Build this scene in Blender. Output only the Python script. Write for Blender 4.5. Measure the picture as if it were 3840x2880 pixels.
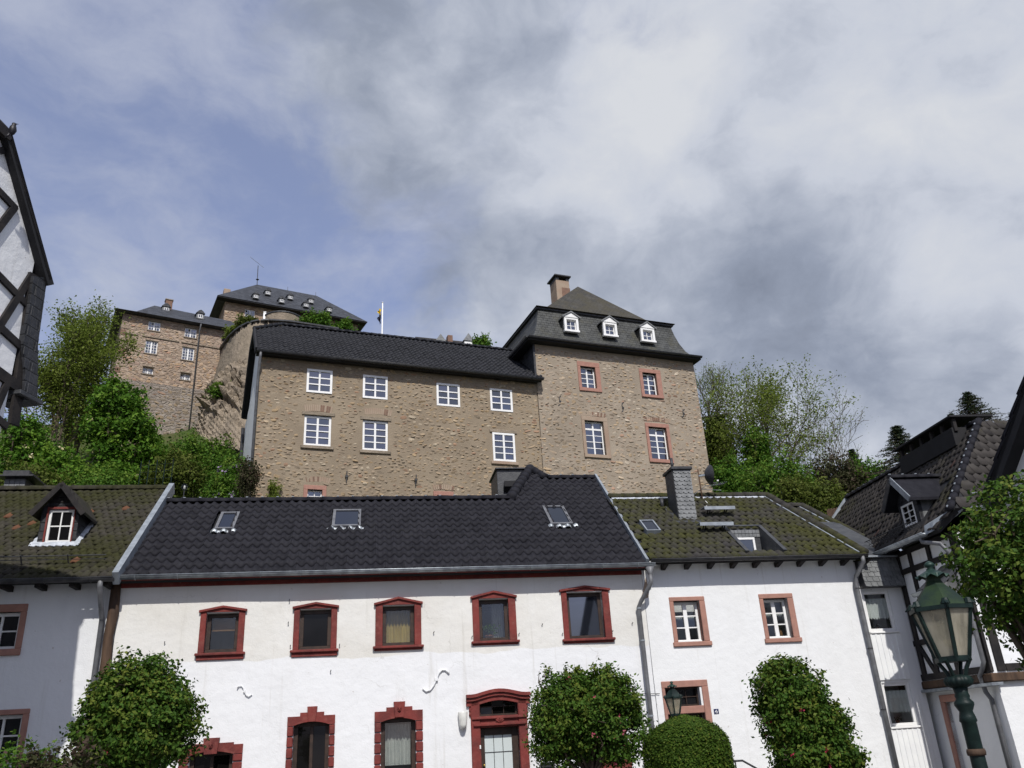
import bpy, bmesh, math, random
import numpy as np
from mathutils import Vector, Matrix
R = math.radians
random.seed(7)
for o in list(bpy.data.objects): bpy.data.objects.remove(o)
SC = bpy.context.scene
COL = SC.collection
# ------------------------------------------------------------------ camera
FPX, VX, VY = 1790.0, 858.0, -3346.0           # focal length and zenith vanishing point, in a 2212 x 1659 grid
_u = np.array([VX-1106, -(VY-829.5), -FPX]); _u /= np.linalg.norm(_u)
_f = np.array([0, 0, -1.0]); _y = _f-_u*_f.dot(_u); _y /= np.linalg.norm(_y); _x = np.cross(_y, _u)
CM = np.array([_x, _y, _u])
CAM = np.array([0, 0, 1.6])
cd = bpy.data.cameras.new('camera'); cam = bpy.data.objects.new('camera', cd); COL.objects.link(cam)
cam.matrix_world = Matrix.Translation(CAM) @ Matrix(CM.tolist()).to_4x4()
cd.sensor_fit = 'HORIZONTAL'; cd.sensor_width = 36; cd.lens = FPX/2212*36; cd.clip_start = .1; cd.clip_end = 4000
SC.camera = cam
# ------------------------------------------------------------------ light
SUN_AZ, SUN_EL = 12.5, 46.0                    # sun stands behind the viewer, a little to the right
sd = bpy.data.lights.new('sun', 'SUN'); sun = bpy.data.objects.new('sun', sd); COL.objects.link(sun)
sd.energy = 4.0; sd.angle = R(.53); sd.color = (1, .965, .91)
sdir = Vector((math.sin(R(SUN_AZ))*math.cos(R(SUN_EL)), -math.cos(R(SUN_AZ))*math.cos(R(SUN_EL)), math.sin(R(SUN_EL))))
sun.rotation_euler = sdir.to_track_quat('Z', 'Y').to_euler()
SC.view_settings.view_transform = 'Standard'; SC.view_settings.look = 'None'
SC.view_settings.exposure = 0; SC.view_settings.gamma = 1; SC.view_settings.use_curve_mapping = False
SC.cycles.max_bounces = 8; SC.cycles.transparent_max_bounces = 12
SC.cycles.use_denoising = True

def ray(x, y):
    d = CM @ np.array([x-1106, 829.5-y, -FPX]); return d/np.hypot(d[0], d[1])
def atd(p, d): return CAM+ray(*p)*d
# ------------------------------------------------------------------ sky: daylight sky with broken cloud
W = bpy.data.worlds.new('World'); SC.world = W; W.use_nodes = True
nt = W.node_tree; nt.nodes.clear(); N = nt.nodes.new; L = nt.links.new
def nd(t, **k):
    n = N(t)
    for a, b in k.items(): setattr(n, a, b)
    return n
def mth(op, a, b=None, c=None, clamp=False):
    n = nd('ShaderNodeMath', operation=op, use_clamp=clamp)
    for i, v in enumerate((a, b, c)):
        if v is None: continue
        if isinstance(v, (int, float)): n.inputs[i].default_value = v
        else: L(v, n.inputs[i])
    return n.outputs[0]
def mixc(fac, a, b):
    n = nd('ShaderNodeMix', data_type='RGBA')
    for i, v in ((0, fac), (6, a), (7, b)):
        if isinstance(v, (int, float)): n.inputs[i].default_value = v
        elif isinstance(v, tuple): n.inputs[i].default_value = (*v, 1)
        else: L(v, n.inputs[i])
    return n.outputs[2]
def smooth(v, a, b):
    n = nd('ShaderNodeMapRange', interpolation_type='SMOOTHSTEP'); L(v, n.inputs[0])
    n.inputs[1].default_value = a; n.inputs[2].default_value = b; return n.outputs[0]
tc = nd('ShaderNodeTexCoord'); D = tc.outputs['Generated']
sx = nd('ShaderNodeSeparateXYZ'); L(D, sx.inputs[0])
cx = nd('ShaderNodeMapping'); L(D, cx.inputs[0]); cx.inputs[3].default_value = (1, 1, 1.35)
P = cx.outputs[0]
def noise(vec, scale, detail=6, rough=.55, dist=0.0, off=(0, 0, 0)):
    m = nd('ShaderNodeMapping'); L(vec, m.inputs[0]); m.inputs[1].default_value = off
    n = nd('ShaderNodeTexNoise'); L(m.outputs[0], n.inputs[0])
    n.inputs['Scale'].default_value = scale; n.inputs['Detail'].default_value = detail
    n.inputs['Roughness'].default_value = rough; n.inputs['Distortion'].default_value = dist
    return n.outputs[0]
def scale_v(vec, sc):
    m = nd('ShaderNodeMapping'); L(vec, m.inputs[0]); m.inputs[3].default_value = sc; return m.outputs[0]
def blob(px, py, r0, r1, wt):                  # a soft cloud bank around one direction
    d = ray(px, py); d = d/np.linalg.norm(d)
    n = nd('ShaderNodeVectorMath', operation='DOT_PRODUCT'); L(D, n.inputs[0]); n.inputs[1].default_value = d
    return mth('MULTIPLY', smooth(n.outputs['Value'], math.cos(R(r1)), math.cos(R(r0))), wt)
# domain warp gives billowing edges
wv = nd('ShaderNodeTexNoise'); L(P, wv.inputs[0]); wv.inputs['Scale'].default_value = 5.0; wv.inputs['Detail'].default_value = 5
wa = nd('ShaderNodeVectorMath', operation='MULTIPLY_ADD'); L(wv.outputs['Color'], wa.inputs[0]); wa.inputs[1].default_value = (.13, .13, .13); L(P, wa.inputs[2]); PW_ = wa.outputs[0]
big = noise(PW_, 3.0, 9, .56, 0, (1.3, 4.1, 0))
med = noise(PW_, 7.5, 9, .6, 0, (7.1, 2.2, 3.0))
cover = mth('ADD', big, mth('MULTIPLY', med, .45))
for b in ((1850, 150, 4, 24, .22), (2100, 620, 3, 16, .22), (1150, 330, 3, 15, .16), (1500, 560, 3, 15, .20), (260, 300, 3, 16, -.20), (100, 60, 3, 11, -.10), (900, 640, 3, 12, -.02),
          (620, 520, 3, 14, -.14), (1430, 100, .2, 3.6, -.22), (200, 590, 1, 6, .22), (700, 100, 2, 13, .12), (1270, 15, .2, 4.0, -.12)):
    cover = mth('ADD', cover, blob(*b))
mask = smooth(cover, .60, .90)
shade = mth('ADD', mth('MULTIPLY', noise(PW_, 4.2, 9, .56, 0, (3.7, 9.4, 1.0)), .85), mth('MULTIPLY', mth("SUBTRACT", noise(PW_, 10, 8, .58, 0, (2, 5, 8)), .14), .48))
for b in ((1400, 170, 1.5, 7, .10), (1780, 130, 3, 20, .19), (2150, 300, 2, 13, .15), (1300, 230, 2, 9, .04), (2130, 690, 1, 8, .20), (1720, 790, 1, 6, .12), (1180, 520, 2, 8, .13), (1450, 470, 3, 9, -.03), (1880, 620, 3, 12, -.20), (1600, 600, 2, 8, -.08), (205, 545, .8, 5, .16), (1130, 160, 3, 12, .05), (500, 650, 3, 12, .08)):
    shade = mth('ADD', shade, blob(*b))
cr = nd('ShaderNodeValToRGB'); L(shade, cr.inputs[0])
e = cr.color_ramp.elements
e[0].position = .34; e[0].color = (.205, .235, .305, 1); e[1].position = 1.02; e[1].color = (.69, .71, .75, 1)
for pos, c in ((.52, (.30, .34, .43)), (.66, (.435, .475, .565)), (.80, (.585, .62, .70))):
    q = e.new(pos); q.color = (*c, 1)
sky = nd('ShaderNodeTexSky', sky_type='NISHITA'); sky.sun_disc = False
sky.sun_elevation = R(SUN_EL); sky.sun_rotation = R(180-SUN_AZ); sky.air_density = 1.0; sky.dust_density = 1.2; sky.ozone_density = 5.0
tint = nd('ShaderNodeMix', data_type='RGBA', blend_type='MULTIPLY'); tint.inputs[0].default_value = 1; L(sky.outputs[0], tint.inputs[6]); tint.inputs[7].default_value = (1.10, .96, 1.06, 1)
b1 = nd('ShaderNodeBackground'); L(tint.outputs[2], b1.inputs[0]); b1.inputs[1].default_value = .15
b2 = nd('ShaderNodeBackground'); L(cr.outputs[0], b2.inputs[0]); b2.inputs[1].default_value = 1.0
# thin high veil, wispy, everywhere; thick cloud where the mask says so
veil = mth('MULTIPLY', smooth(noise(scale_v(PW_, (1.0, 1.0, 1.6)), 4.0, 9, .6, 0, (5, 1, 2)), .34, .70), .55)
bv = nd('ShaderNodeBackground'); bv.inputs[0].default_value = (.47, .51, .63, 1); bv.inputs[1].default_value = 1.0
m0 = nd('ShaderNodeMixShader'); L(mth('ADD', veil, .33), m0.inputs[0]); L(b1.outputs[0], m0.inputs[1]); L(bv.outputs[0], m0.inputs[2])
ms = nd('ShaderNodeMixShader'); L(mth('MULTIPLY', mask, .97), ms.inputs[0]); L(m0.outputs[0], ms.inputs[1]); L(b2.outputs[0], ms.inputs[2])
wo = nd('ShaderNodeOutputWorld'); L(ms.outputs[0], wo.inputs[0])

# ------------------------------------------------------------------ frames: a pixel gives a direction, a plane gives the distance
def Zm(ox, oy, w):
    s = 2212/w; k = 3840/2212
    return lambda x, y: ((ox+x/s)/k, (oy+y/s)/k)
zA = Zm(0, 400, 960); zB = Zm(0, 1100, 960); zC = Zm(0, 1700, 960); zD = Zm(0, 2160, 960); zE = Zm(900, 1100, 1160); zF = Zm(600, 1750, 1160)
zG = Zm(600, 2160, 960); zH = Zm(1500, 2160, 960); zI = Zm(1800, 1000, 960); zJ = Zm(1800, 1650, 960); zK = Zm(2200, 1700, 1160)
zL = Zm(2400, 2160, 960); zM = Zm(2880, 1400, 960); zN = Zm(2880, 2000, 960); zQ = Zm(380, 950, 1020)
zT = Zm(2500, 1350, 900); zV = Zm(2560, 1700, 400); zX = Zm(0, 1000, 800)
class Fr:
    """local frame of a facade: x along it, y into the building, z up"""
    def __init__(s, a, dist=None, o=None):
        s.deg = a; s.a = R(a)
        s.u = np.array([math.cos(s.a), math.sin(s.a), 0]); s.b = np.array([-math.sin(s.a), math.cos(s.a), 0])
        s.o = np.array([0, dist, 0.]) if o is None else np.array([o[0], o[1], 0.])
    def loc(s, w): d = np.array(w)-s.o; return np.array([d@s.u, d@s.b, d[2]])
    def plane(s, p, n, q):
        r = ray(*p); c = s.loc(CAM); d = np.array([r@s.u, r@s.b, r[2]]); n = np.array(n, float)
        return c+d*(((np.array(q)-c)@n)/(d@n))
    def y(s, p, y=0): return s.plane(p, (0, 1, 0), (0, y, 0))
    def x(s, p, x): return s.plane(p, (1, 0, 0), (x, 0, 0))
    def z(s, p, z): return s.plane(p, (0, 0, 1), (0, 0, z))
    def sl(s, p, y0, z0, pitch): t = R(pitch); return s.plane(p, (0, -math.sin(t), math.cos(t)), (0, y0, z0))
    def w(s, l): return s.o+s.u*l[0]+s.b*l[1]+np.array([0, 0, l[2]])
    def rect(s, TL, TR, BL, BR, y=0):
        a, b, c, d = (s.y(q, y) for q in (TL, TR, BL, BR))
        return ((a[0]+c[0])/2, (b[0]+d[0])/2, (c[2]+d[2])/2, (a[2]+b[2])/2)     # x0 x1 z0 z1

# ------------------------------------------------------------------ materials
MATS = {}
def newmat(name):
    global nt, N, L
    m = bpy.data.materials.new(name); m.use_nodes = True; nt = m.node_tree; nt.nodes.clear(); N = nt.nodes.new; L = nt.links.new
    MATS[name] = m; return m
def out(s):
    o = nd('ShaderNodeOutputMaterial'); L(s, o.inputs[0])
def bsdf(col, rough=.8, spec=.3, metal=0.0):
    b = nd('ShaderNodeBsdfPrincipled')
    if isinstance(col, tuple): b.inputs['Base Color'].default_value = (*col, 1)
    else: L(col, b.inputs['Base Color'])
    if isinstance(rough, (int, float)): b.inputs['Roughness'].default_value = rough
    else: L(rough, b.inputs['Roughness'])
    b.inputs['Specular IOR Level'].default_value = spec; b.inputs['Metallic'].default_value = metal
    return b
def wpos():
    return nd('ShaderNodeNewGeometry').outputs['Position']
def bump(b, h, dist, strength=1.0):
    n = nd('ShaderNodeBump'); n.inputs['Strength'].default_value = strength; n.inputs['Distance'].default_value = dist
    L(h, n.inputs['Height']); L(n.outputs[0], b.inputs['Normal'])
def scale3(vec, s):
    m = nd('ShaderNodeMapping'); L(vec, m.inputs[0]); m.inputs[3].default_value = s; return m.outputs[0]
def mat(name, c1, c2=None, vs=2.0, rough=.8, spec=.3, metal=0.0, bs=0.0, bd=.004, lo=.35, hi=.65, stretch=(1, 1, 1)):
    m = newmat(name); p = scale3(wpos(), stretch)
    if c2 is None: c2 = tuple(v*.8 for v in c1)
    n = smooth(noise(p, vs, 6, .6), lo, hi)
    b = bsdf(mixc(n, c1, c2), rough, spec, metal)
    if bs: bump(b, noise(p, bs, 5, .6), bd)
    out(b.outputs[0]); return m
mat('dark_wood', (.028, .018, .014), (.05, .03, .022), 8, .5, .35, bs=30, bd=.002)
mat('brown_wood', (.10, .062, .04), (.05, .033, .024), 5, .75, .2, bs=18, bd=.01, stretch=(1, 1, .2))
mat('black_timber', (.012, .011, .012), (.028, .024, .022), 3, .7, .25, bs=20, bd=.006)
mat('white_frame', (.80, .80, .79), (.74, .74, .72), 5, .45, .4)
mat('white_board', (.80, .81, .80), (.75, .76, .76), 3, .5, .35)
mat('sandstone', (.37, .20, .155), (.31, .17, .135), 7, .85, .15, bs=60, bd=.002)
mat('sandstone_old', (.30, .215, .16), (.34, .27, .205), 1.2, .9, .1, bs=40, bd=.004)
mat('zinc', (.36, .39, .41), (.22, .24, .26), 5, .45, .5, .6, bs=14, bd=.002)
mat('zinc_pale', (.30, .33, .36), (.22, .245, .27), 6, .5, .4, .2)
mat('pipe_grey', (.17, .175, .185), (.12, .122, .13), 5, .55, .4, .2)
mat('dark_metal', (.035, .036, .04), (.06, .06, .062), 6, .5, .4, .3)
mat('lead_white', (.52, .55, .60), (.36, .39, .43), 9, .6, .3)
mat('slab_dark', (.02, .02, .022), None, 4, .8)
mat('slate_dark', (.030, .032, .037), (.055, .057, .06), 4, .5, .45, bs=16, bd=.006, stretch=(1, 1, 2))
mat('slate_pale', (.19, .197, .20), (.12, .126, .128), 5, .5, .45, bs=30, bd=.004)
mat('green_iron', (.004, .011, .010), (.009, .022, .019), 9, .5, .25, 0, bs=60, bd=.002)
mat('verdigris', (.010, .030, .025), (.020, .050, .034), 10, .5, .4, .2, bs=60, bd=.002)
mat('moss_paint', (.020, .040, .014), (.008, .020, .015), 5, .55, .3, bs=60, bd=.002)
mat('letterbox', (.008, .008, .010), None, 4, .35, .5)
mat('terracotta', (.34, .13, .07), None, 8, .8)
mat('yellow_curtain', (.52, .40, .12), (.45, .33, .09), 4, .9)
mat('white_curtain', (.66, .68, .66), (.55, .58, .57), 7, .9)
mat('lace', (.80, .84, .83), (.72, .77, .77), 9, .9)
mat('blind_wood', (.30, .16, .06), (.2, .1, .04), 9, .6, stretch=(1, 1, 12))
mat('lamp_white', (.70, .70, .66), None, 4, .35, .5)
mat('sign_blue', (.010, .018, .085), None, 4, .3, .5)
mat('sign_white', (.8, .8, .8), None, 4, .4, .5)
mat('brass', (.45, .30, .08), None, 9, .3, .5, .9)
mat('bark', (.07, .055, .042), (.11, .09, .065), 9, .95, .1, bs=22, bd=.02, stretch=(1, 1, .35))
mat('bark_pale', (.13, .11, .085), (.08, .07, .05), 6, .95, .1)
mat('flag_yellow', (.7, .5, .03), None, 9, .8)
mat('flag_black', (.02, .025, .05), None, 9, .8)
mat('brick_red', (.21, .125, .09), (.16, .10, .075), 6, .9, bs=20, bd=.01)
mat('grey_plaster', (.74, .75, .76), (.66, .67, .68), 1.5, .9, .1, bs=30, bd=.004)
mat('bird_black', (.012, .011, .016), None, 9, .5, .4)
def redpaint():
    m = newmat('red_paint'); p = wpos()
    col = mixc(smooth(noise(p, 2.5, 6, .65), .35, .7), (.195, .040, .034), (.115, .030, .027))
    col = mixc(mth('MULTIPLY', smooth(noise(p, 7, 6, .7), .48, .70), .5), col, (.235, .085, .068))
    col = mixc(smooth(noise(p, 16, 5, .7), .685, .72), col, (.26, .14, .11))
    b = bsdf(col, .7, .2); bump(b, mth('ADD', noise(p, 12, 6, .65), mth('MULTIPLY', noise(p, 60, 4, .6), .3)), .014, .8); out(b.outputs[0])
redpaint()
def wp2(p):
    n = nd('ShaderNodeTexNoise'); L(p, n.inputs[0]); n.inputs['Scale'].default_value = 2.5; n.inputs['Detail'].default_value = 5
    v = nd('ShaderNodeVectorMath', operation='MULTIPLY_ADD'); L(n.outputs['Color'], v.inputs[0]); v.inputs[1].default_value = (.7, .7, .7); L(p, v.inputs[2]); return v.outputs[0]
def plaster(name, c1, c2, patch=None):
    m = newmat(name); p = wpos()
    st = noise(scale3(p, (1, 1, .25)), 1.1, 6, .6)
    col = mixc(mth('MULTIPLY', smooth(st, .45, .75), .55), c1, c2)
    if patch:                                  # older coat above, brighter repainted band below an uneven line
        s = nd('ShaderNodeSeparateXYZ'); L(p, s.inputs[0])
        e = mth('ADD', s.outputs[2], mth('MULTIPLY', mth('SUBTRACT', noise(p, .55, 3, .5), .5), .5))
        col = mixc(smooth(e, patch[0], patch[0]+.03), col, mixc(smooth(noise(p, .9, 6, .6), .35, .75), patch[1], patch[2]))
    # rain streaks and small scuffs
    dr = smooth(noise(scale3(p, (6, 6, .30)), 1.0, 6, .62), .57, .76)
    col = mixc(mth('MULTIPLY', dr, .42), col, (.46, .44, .39))
    ck = nd('ShaderNodeTexVoronoi'); ck.feature = 'DISTANCE_TO_EDGE'; L(scale3(wp2(p), (.55, .55, .75)), ck.inputs['Vector']); ck.inputs['Scale'].default_value = 1.0
    crk = mth('MULTIPLY', mth('SUBTRACT', 1.0, smooth(ck.outputs['Distance'], .0, .006)), smooth(noise(p, .45, 3, .5), .54, .64))
    col = mixc(mth('MULTIPLY', crk, .35), col, (.35, .33, .30))
    sp = smooth(noise(p, 9.0, 3, .5), .735, .76)
    col = mixc(mth('MULTIPLY', sp, .45), col, (.36, .30, .25))
    b = bsdf(col, .92, .1)
    bump(b, mth('ADD', mth('MULTIPLY', noise(p, 3.0, 5, .55), 1.0), mth('MULTIPLY', noise(p, 38, 4, .6), .16)), .03, .75)
    out(b.outputs[0]); return m
plaster('plaster_main', (.735, .745, .755), (.68, .685, .68), (3.48, (.70, .695, .665), (.645, .63, .585)))
plaster('plaster_white', (.735, .745, .745), (.685, .69, .68))
plaster('plaster_left', (.73, .74, .75), (.62, .63, .64))
plaster('plaster_timber', (.78, .79, .80), (.72, .73, .74))
def tilemat(name, c1, c2, moss=None, amt=(.5, .62), rough=.68, spec=.10, odd=None):
    m = newmat(name); p = wpos()
    col = mixc(smooth(noise(p, 4.5, 3, .6), .35, .65), c1, c2)
    oi = nd('ShaderNodeAttribute'); oi.attribute_name = 'tone'
    if not moss: col = mixc(mth('MULTIPLY', smooth(noise(p, 2.1, 8, .7), .56, .72), .45), col, (.030, .031, .031))
    col = mixc(mth('MULTIPLY', oi.outputs['Fac'], .5), col, tuple(v*1.45+.002 for v in c2))
    rg = rough
    if moss:
        f = smooth(mth('ADD', mth('MULTIPLY', noise(p, .55, 4, .6), .6), mth('ADD', mth('MULTIPLY', noise(p, 6.5, 4, .65), .32), mth('MULTIPLY', oi.outputs['Fac'], .08))), *amt)
        col = mixc(f, col, mixc(smooth(noise(p, 14, 3, .6), .3, .7), moss, tuple(v*.55 for v in moss))); rg = mth('ADD', rough, mth('MULTIPLY', f, .3))
    if odd:
        col = mixc(mth('MULTIPLY', mth('GREATER_THAN', oi.outputs['Fac'], .993), .7), col, odd)
    b = bsdf(col, rg, spec); bump(b, noise(p, 45, 4, .6), .004, .7); out(b.outputs[0]); return m
tilemat('tile_black', (.013, .013, .017), (.019, .019, .024))
tilemat('tile_wing', (.012, .013, .016), (.019, .020, .025), rough=.5)
tilemat('tile_left', (.034, .031, .028), (.052, .047, .040), (.046, .047, .020), (.36, .64), .8, .08, (.17, .075, .045))
tilemat('tile_four', (.036, .034, .034), (.050, .047, .045), (.064, .066, .024), (.38, .62), .8, .08)
tilemat('tile_timber', (.032, .029, .028), (.048, .043, .039), (.052, .050, .028), (.50, .66), .7, .15, (.08, .045, .038))
def slatecourse(name, c1, c2, h, w, moss=None, mo=(.5, .62), axis=2):
    m = newmat(name); p = wpos()
    s = nd('ShaderNodeSeparateXYZ'); L(p, s.inputs[0])
    c = nd('ShaderNodeCombineXYZ'); L(mth('ADD', s.outputs[0], mth('MULTIPLY', s.outputs[1], .45)), c.inputs[0]); L(s.outputs[axis], c.inputs[1])
    bt = nd('ShaderNodeTexBrick'); L(c.outputs[0], bt.inputs[0]); bt.inputs['Scale'].default_value = 1
    bt.inputs['Brick Width'].default_value = w; bt.inputs['Row Height'].default_value = h; bt.inputs['Mortar Size'].default_value = h*.09; bt.inputs['Mortar Smooth'].default_value = .6
    bt.inputs['Color1'].default_value = (*c1, 1); bt.inputs['Color2'].default_value = (*c2, 1); bt.inputs['Mortar'].default_value = (*[v*.4 for v in c1], 1)
    col = mixc(smooth(noise(p, 2.2, 5, .65), .4, .7), bt.outputs[0], tuple(v*1.5 for v in c2))
    if moss: col = mixc(smooth(noise(p, 1.3, 5, .6), *mo), col, moss)
    b = bsdf(col, .55, .4); bump(b, mth('ADD', mth('MULTIPLY', bt.outputs['Fac'], -1), mth('MULTIPLY', noise(p, 9, 4, .6), .5)), .03, .8); out(b.outputs[0])
slatecourse('slate_upper', (.034, .031, .025), (.046, .042, .033), .13, .25, (.050, .043, .024), (.40, .62))
slatecourse('slate_lower', (.038, .040, .039), (.054, .056, .053), .16, .27, (.062, .060, .043), (.50, .72))
slatecourse('slate_far', (.030, .032, .038), (.040, .043, .050), .2, .3)
slatecourse('slate_side', (.016, .017, .020), (.026, .027, .031), .2, .3)
def masonry(name, c1, c2, c3, mortar, sc=(1, 1, 1), dist=.05):
    m = newmat(name); p = wpos(); q = scale3(p, sc)
    v = nd('ShaderNodeTexVoronoi'); v.feature = 'DISTANCE_TO_EDGE'; v2 = nd('ShaderNodeTexVoronoi')
    for k in (v, v2):
        L(q, k.inputs['Vector']); k.inputs['Scale'].default_value = 1.0
        k.inputs['Randomness'].default_value = .95
    sp = nd('ShaderNodeSeparateColor'); L(v2.outputs['Color'], sp.inputs[0])
    col = mixc(sp.outputs[0], c1, c2); col = mixc(mth('GREATER_THAN', sp.outputs[1], .82), col, c3)
    col = mixc(smooth(noise(p, .35, 5, .6), .3, .72), col, tuple(a*.72 for a in c1))
    e = smooth(v.outputs['Distance'], .02, .13)
    col = mixc(e, mortar, col)
    b = bsdf(col, .92, .1); bump(b, mth('ADD', e, mth('MULTIPLY', noise(p, 12, 5, .65), .7)), dist, .9); out(b.outputs[0])
masonry('masonry_far', (.40, .305, .23), (.47, .37, .285), (.33, .235, .19), (.35, .28, .22), (2.6, 2.6, 5.0), .06)
masonry('masonry_base', (.29, .25, .215), (.36, .315, .27), (.25, .21, .18), (.27, .235, .20), (2.2, 2.2, 5.0), .06)
masonry('masonry_keep', (.40, .30, .22), (.48, .375, .28), (.32, .215, .165), (.33, .25, .185), (2.2, 2.2, 5.0), .06)
def roughstone(name, c1, c2, dark, sc, d):
    m = newmat(name); p = wpos()
    n1 = noise(p, sc, 8, .65, .4); n2 = noise(scale3(p, (1, 1, .35)), sc*2.2, 6, .6)
    col = mixc(smooth(n1, .35, .65), c1, c2); col = mixc(smooth(n2, .56, .74), col, dark)
    b = bsdf(col, .95, .1); bump(b, mth('ADD', n1, mth('MULTIPLY', noise(p, sc*9, 5, .6), .25)), d, .9); out(b.outputs[0])
roughstone('bastion_stone', (.22, .185, .14), (.29, .24, .185), (.13, .11, .085), .7, .25)
roughstone('rock', (.34, .28, .21), (.24, .20, .155), (.10, .085, .065), .9, .5)
mat('mortar', (.325, .275, .215), (.27, .226, .175), .7, .95, .1, bs=16, bd=.02)
mat('mortar_brown', (.285, .232, .168), (.235, .19, .138), .7, .95, .1, bs=16, bd=.02)
def stonemat(name):
    m = newmat(name); a = nd('ShaderNodeAttribute'); a.attribute_name = 'tint'; p = wpos()
    col = mixc(mth('MULTIPLY', smooth(noise(p, 7, 5, .65), .35, .7), .45), a.outputs['Color'], (.20, .155, .115))
    col = mixc(mth('MULTIPLY', smooth(noise(scale3(p, (1, 1, .4)), .55, 6, .62), .46, .70), .55), col, (.20, .165, .125))
    b = bsdf(col, .92, .12); bump(b, noise(p, 22, 5, .65), .02, .8); out(b.outputs[0])
stonemat('rubble')
def leafmat(name, lo, mid, hi, trans=.3, spec=.25):
    m = newmat(name); a = nd('ShaderNodeAttribute'); a.attribute_name = 'tone'
    r = nd('ShaderNodeValToRGB'); L(a.outputs['Fac'], r.inputs[0]); e = r.color_ramp.elements
    e[0].color = (*lo, 1); e[1].color = (*hi, 1); q = e.new(.5); q.color = (*mid, 1)
    b = bsdf(r.outputs[0], .65, spec*.5); t = nd('ShaderNodeBsdfTranslucent'); L(r.outputs[0], t.inputs[0])
    x = nd('ShaderNodeMixShader'); x.inputs[0].default_value = trans; L(b.outputs[0], x.inputs[1]); L(t.outputs[0], x.inputs[2]); out(x.outputs[0])
leafmat('leaf_hawthorn', (.016, .040, .005), (.048, .106, .012), (.140, .165, .027), .2, .3)
leafmat('leaf_hedge', (.030, .062, .008), (.062, .115, .013), (.14, .155, .026))
leafmat('leaf_chestnut', (.026, .072, .007), (.064, .150, .013), (.145, .24, .027))
leafmat('leaf_spring', (.085, .120, .018), (.140, .190, .030), (.21, .26, .055), .45)
leafmat('leaf_bush', (.034, .082, .010), (.068, .150, .016), (.14, .21, .03))
leafmat('leaf_bright', (.028, .074, .008), (.058, .138, .013), (.12, .20, .026))
leafmat('leaf_olive', (.038, .058, .009), (.070, .098, .014), (.12, .14, .03))
leafmat('leaf_purple', (.035, .030, .020), (.055, .062, .024), (.085, .052, .045))
leafmat('leaf_spruce', (.012, .024, .012), (.024, .042, .018), (.055, .058, .026), .15)
leafmat('blossom_pink', (.42, .055, .11), (.52, .10, .16), (.60, .20, .24), .3)
leafmat('blossom_red', (.34, .015, .055), (.42, .025, .08), (.50, .06, .12), .3)
leafmat('blossom_cream', (.50, .44, .22), (.58, .52, .30), (.66, .60, .40), .3)
leafmat('blossom_lilac', (.33, .24, .40), (.42, .32, .50), (.55, .45, .60), .3)
leafmat('dry_grass', (.11, .10, .045), (.09, .12, .035), (.16, .15, .07), .3)
def glass(name, refl, tint, clear):
    m = newmat(name); g = nd('ShaderNodeBsdfGlossy'); g.inputs['Roughness'].default_value = .03; g.inputs['Color'].default_value = (.9, .93, 1, 1)
    if clear: d = nd('ShaderNodeBsdfTransparent')
    else: d = nd('ShaderNodeBsdfDiffuse')
    d.inputs['Color'].default_value = (*tint, 1)
    x = nd('ShaderNodeMixShader'); x.inputs[0].default_value = refl; L(d.outputs[0], x.inputs[1]); L(g.outputs[0], x.inputs[2]); out(x.outputs[0])
glass('glass_castle', .20, (.012, .014, .022), False)
glass('glass_sky', .17, (.012, .014, .02), False)
glass('glass_dark', .025, (.005, .0045, .0045), False)
glass('glass_clear', .05, (.80, .81, .80), True)
def lampglass():
    m = newmat('glass_lamp'); g = nd('ShaderNodeBsdfGlossy'); g.inputs['Roughness'].default_value = .06; t = nd('ShaderNodeBsdfTranslucent'); t.inputs[0].default_value = (.80, .77, .68, 1); d = nd('ShaderNodeBsdfDiffuse'); d.inputs[0].default_value = (.62, .59, .50, 1); c = nd('ShaderNodeBsdfTransparent'); c.inputs[0].default_value = (.9, .87, .78, 1)
    def mx(f, a, b):
        x = nd('ShaderNodeMixShader'); L(a, x.inputs[1]); L(b, x.inputs[2])
        if isinstance(f, float): x.inputs[0].default_value = f
        else: L(f, x.inputs[0])
        return x.outputs[0]
    dirt = mth('ADD', mth('MULTIPLY', smooth(noise(scale3(wpos(), (1, 1, .3)), 9, 5, .6), .35, .7), .35), .32)
    out(mx(.07, mx(dirt, c.outputs[0], mx(.5, t.outputs[0], d.outputs[0])), g.outputs[0]))
lampglass()
glass('glass_frost', .12, (.60, .66, .66), False)
def groundmat():
    m = newmat('ground'); p = wpos(); s = nd('ShaderNodeSeparateXYZ'); L(p, s.inputs[0])
    v = nd('ShaderNodeTexVoronoi'); v.feature = 'DISTANCE_TO_EDGE'; L(p, v.inputs['Vector']); v.inputs['Scale'].default_value = 7
    pav = mixc(smooth(v.outputs['Distance'], .02, .1), (.07, .065, .06), mixc(noise(p, 5, 4, .6), (.15, .145, .14), (.23, .22, .205)))
    gr = mixc(smooth(noise(p, .5, 6, .6), .4, .6), (.055, .085, .022), mixc(noise(p, 3, 5, .6), (.12, .10, .06), (.05, .07, .02)))
    col = mixc(smooth(s.outputs[2], .25, .5), pav, gr); b = bsdf(col, .95, .1); bump(b, noise(p, 6, 6, .65), .06); out(b.outputs[0])
groundmat()
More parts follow.
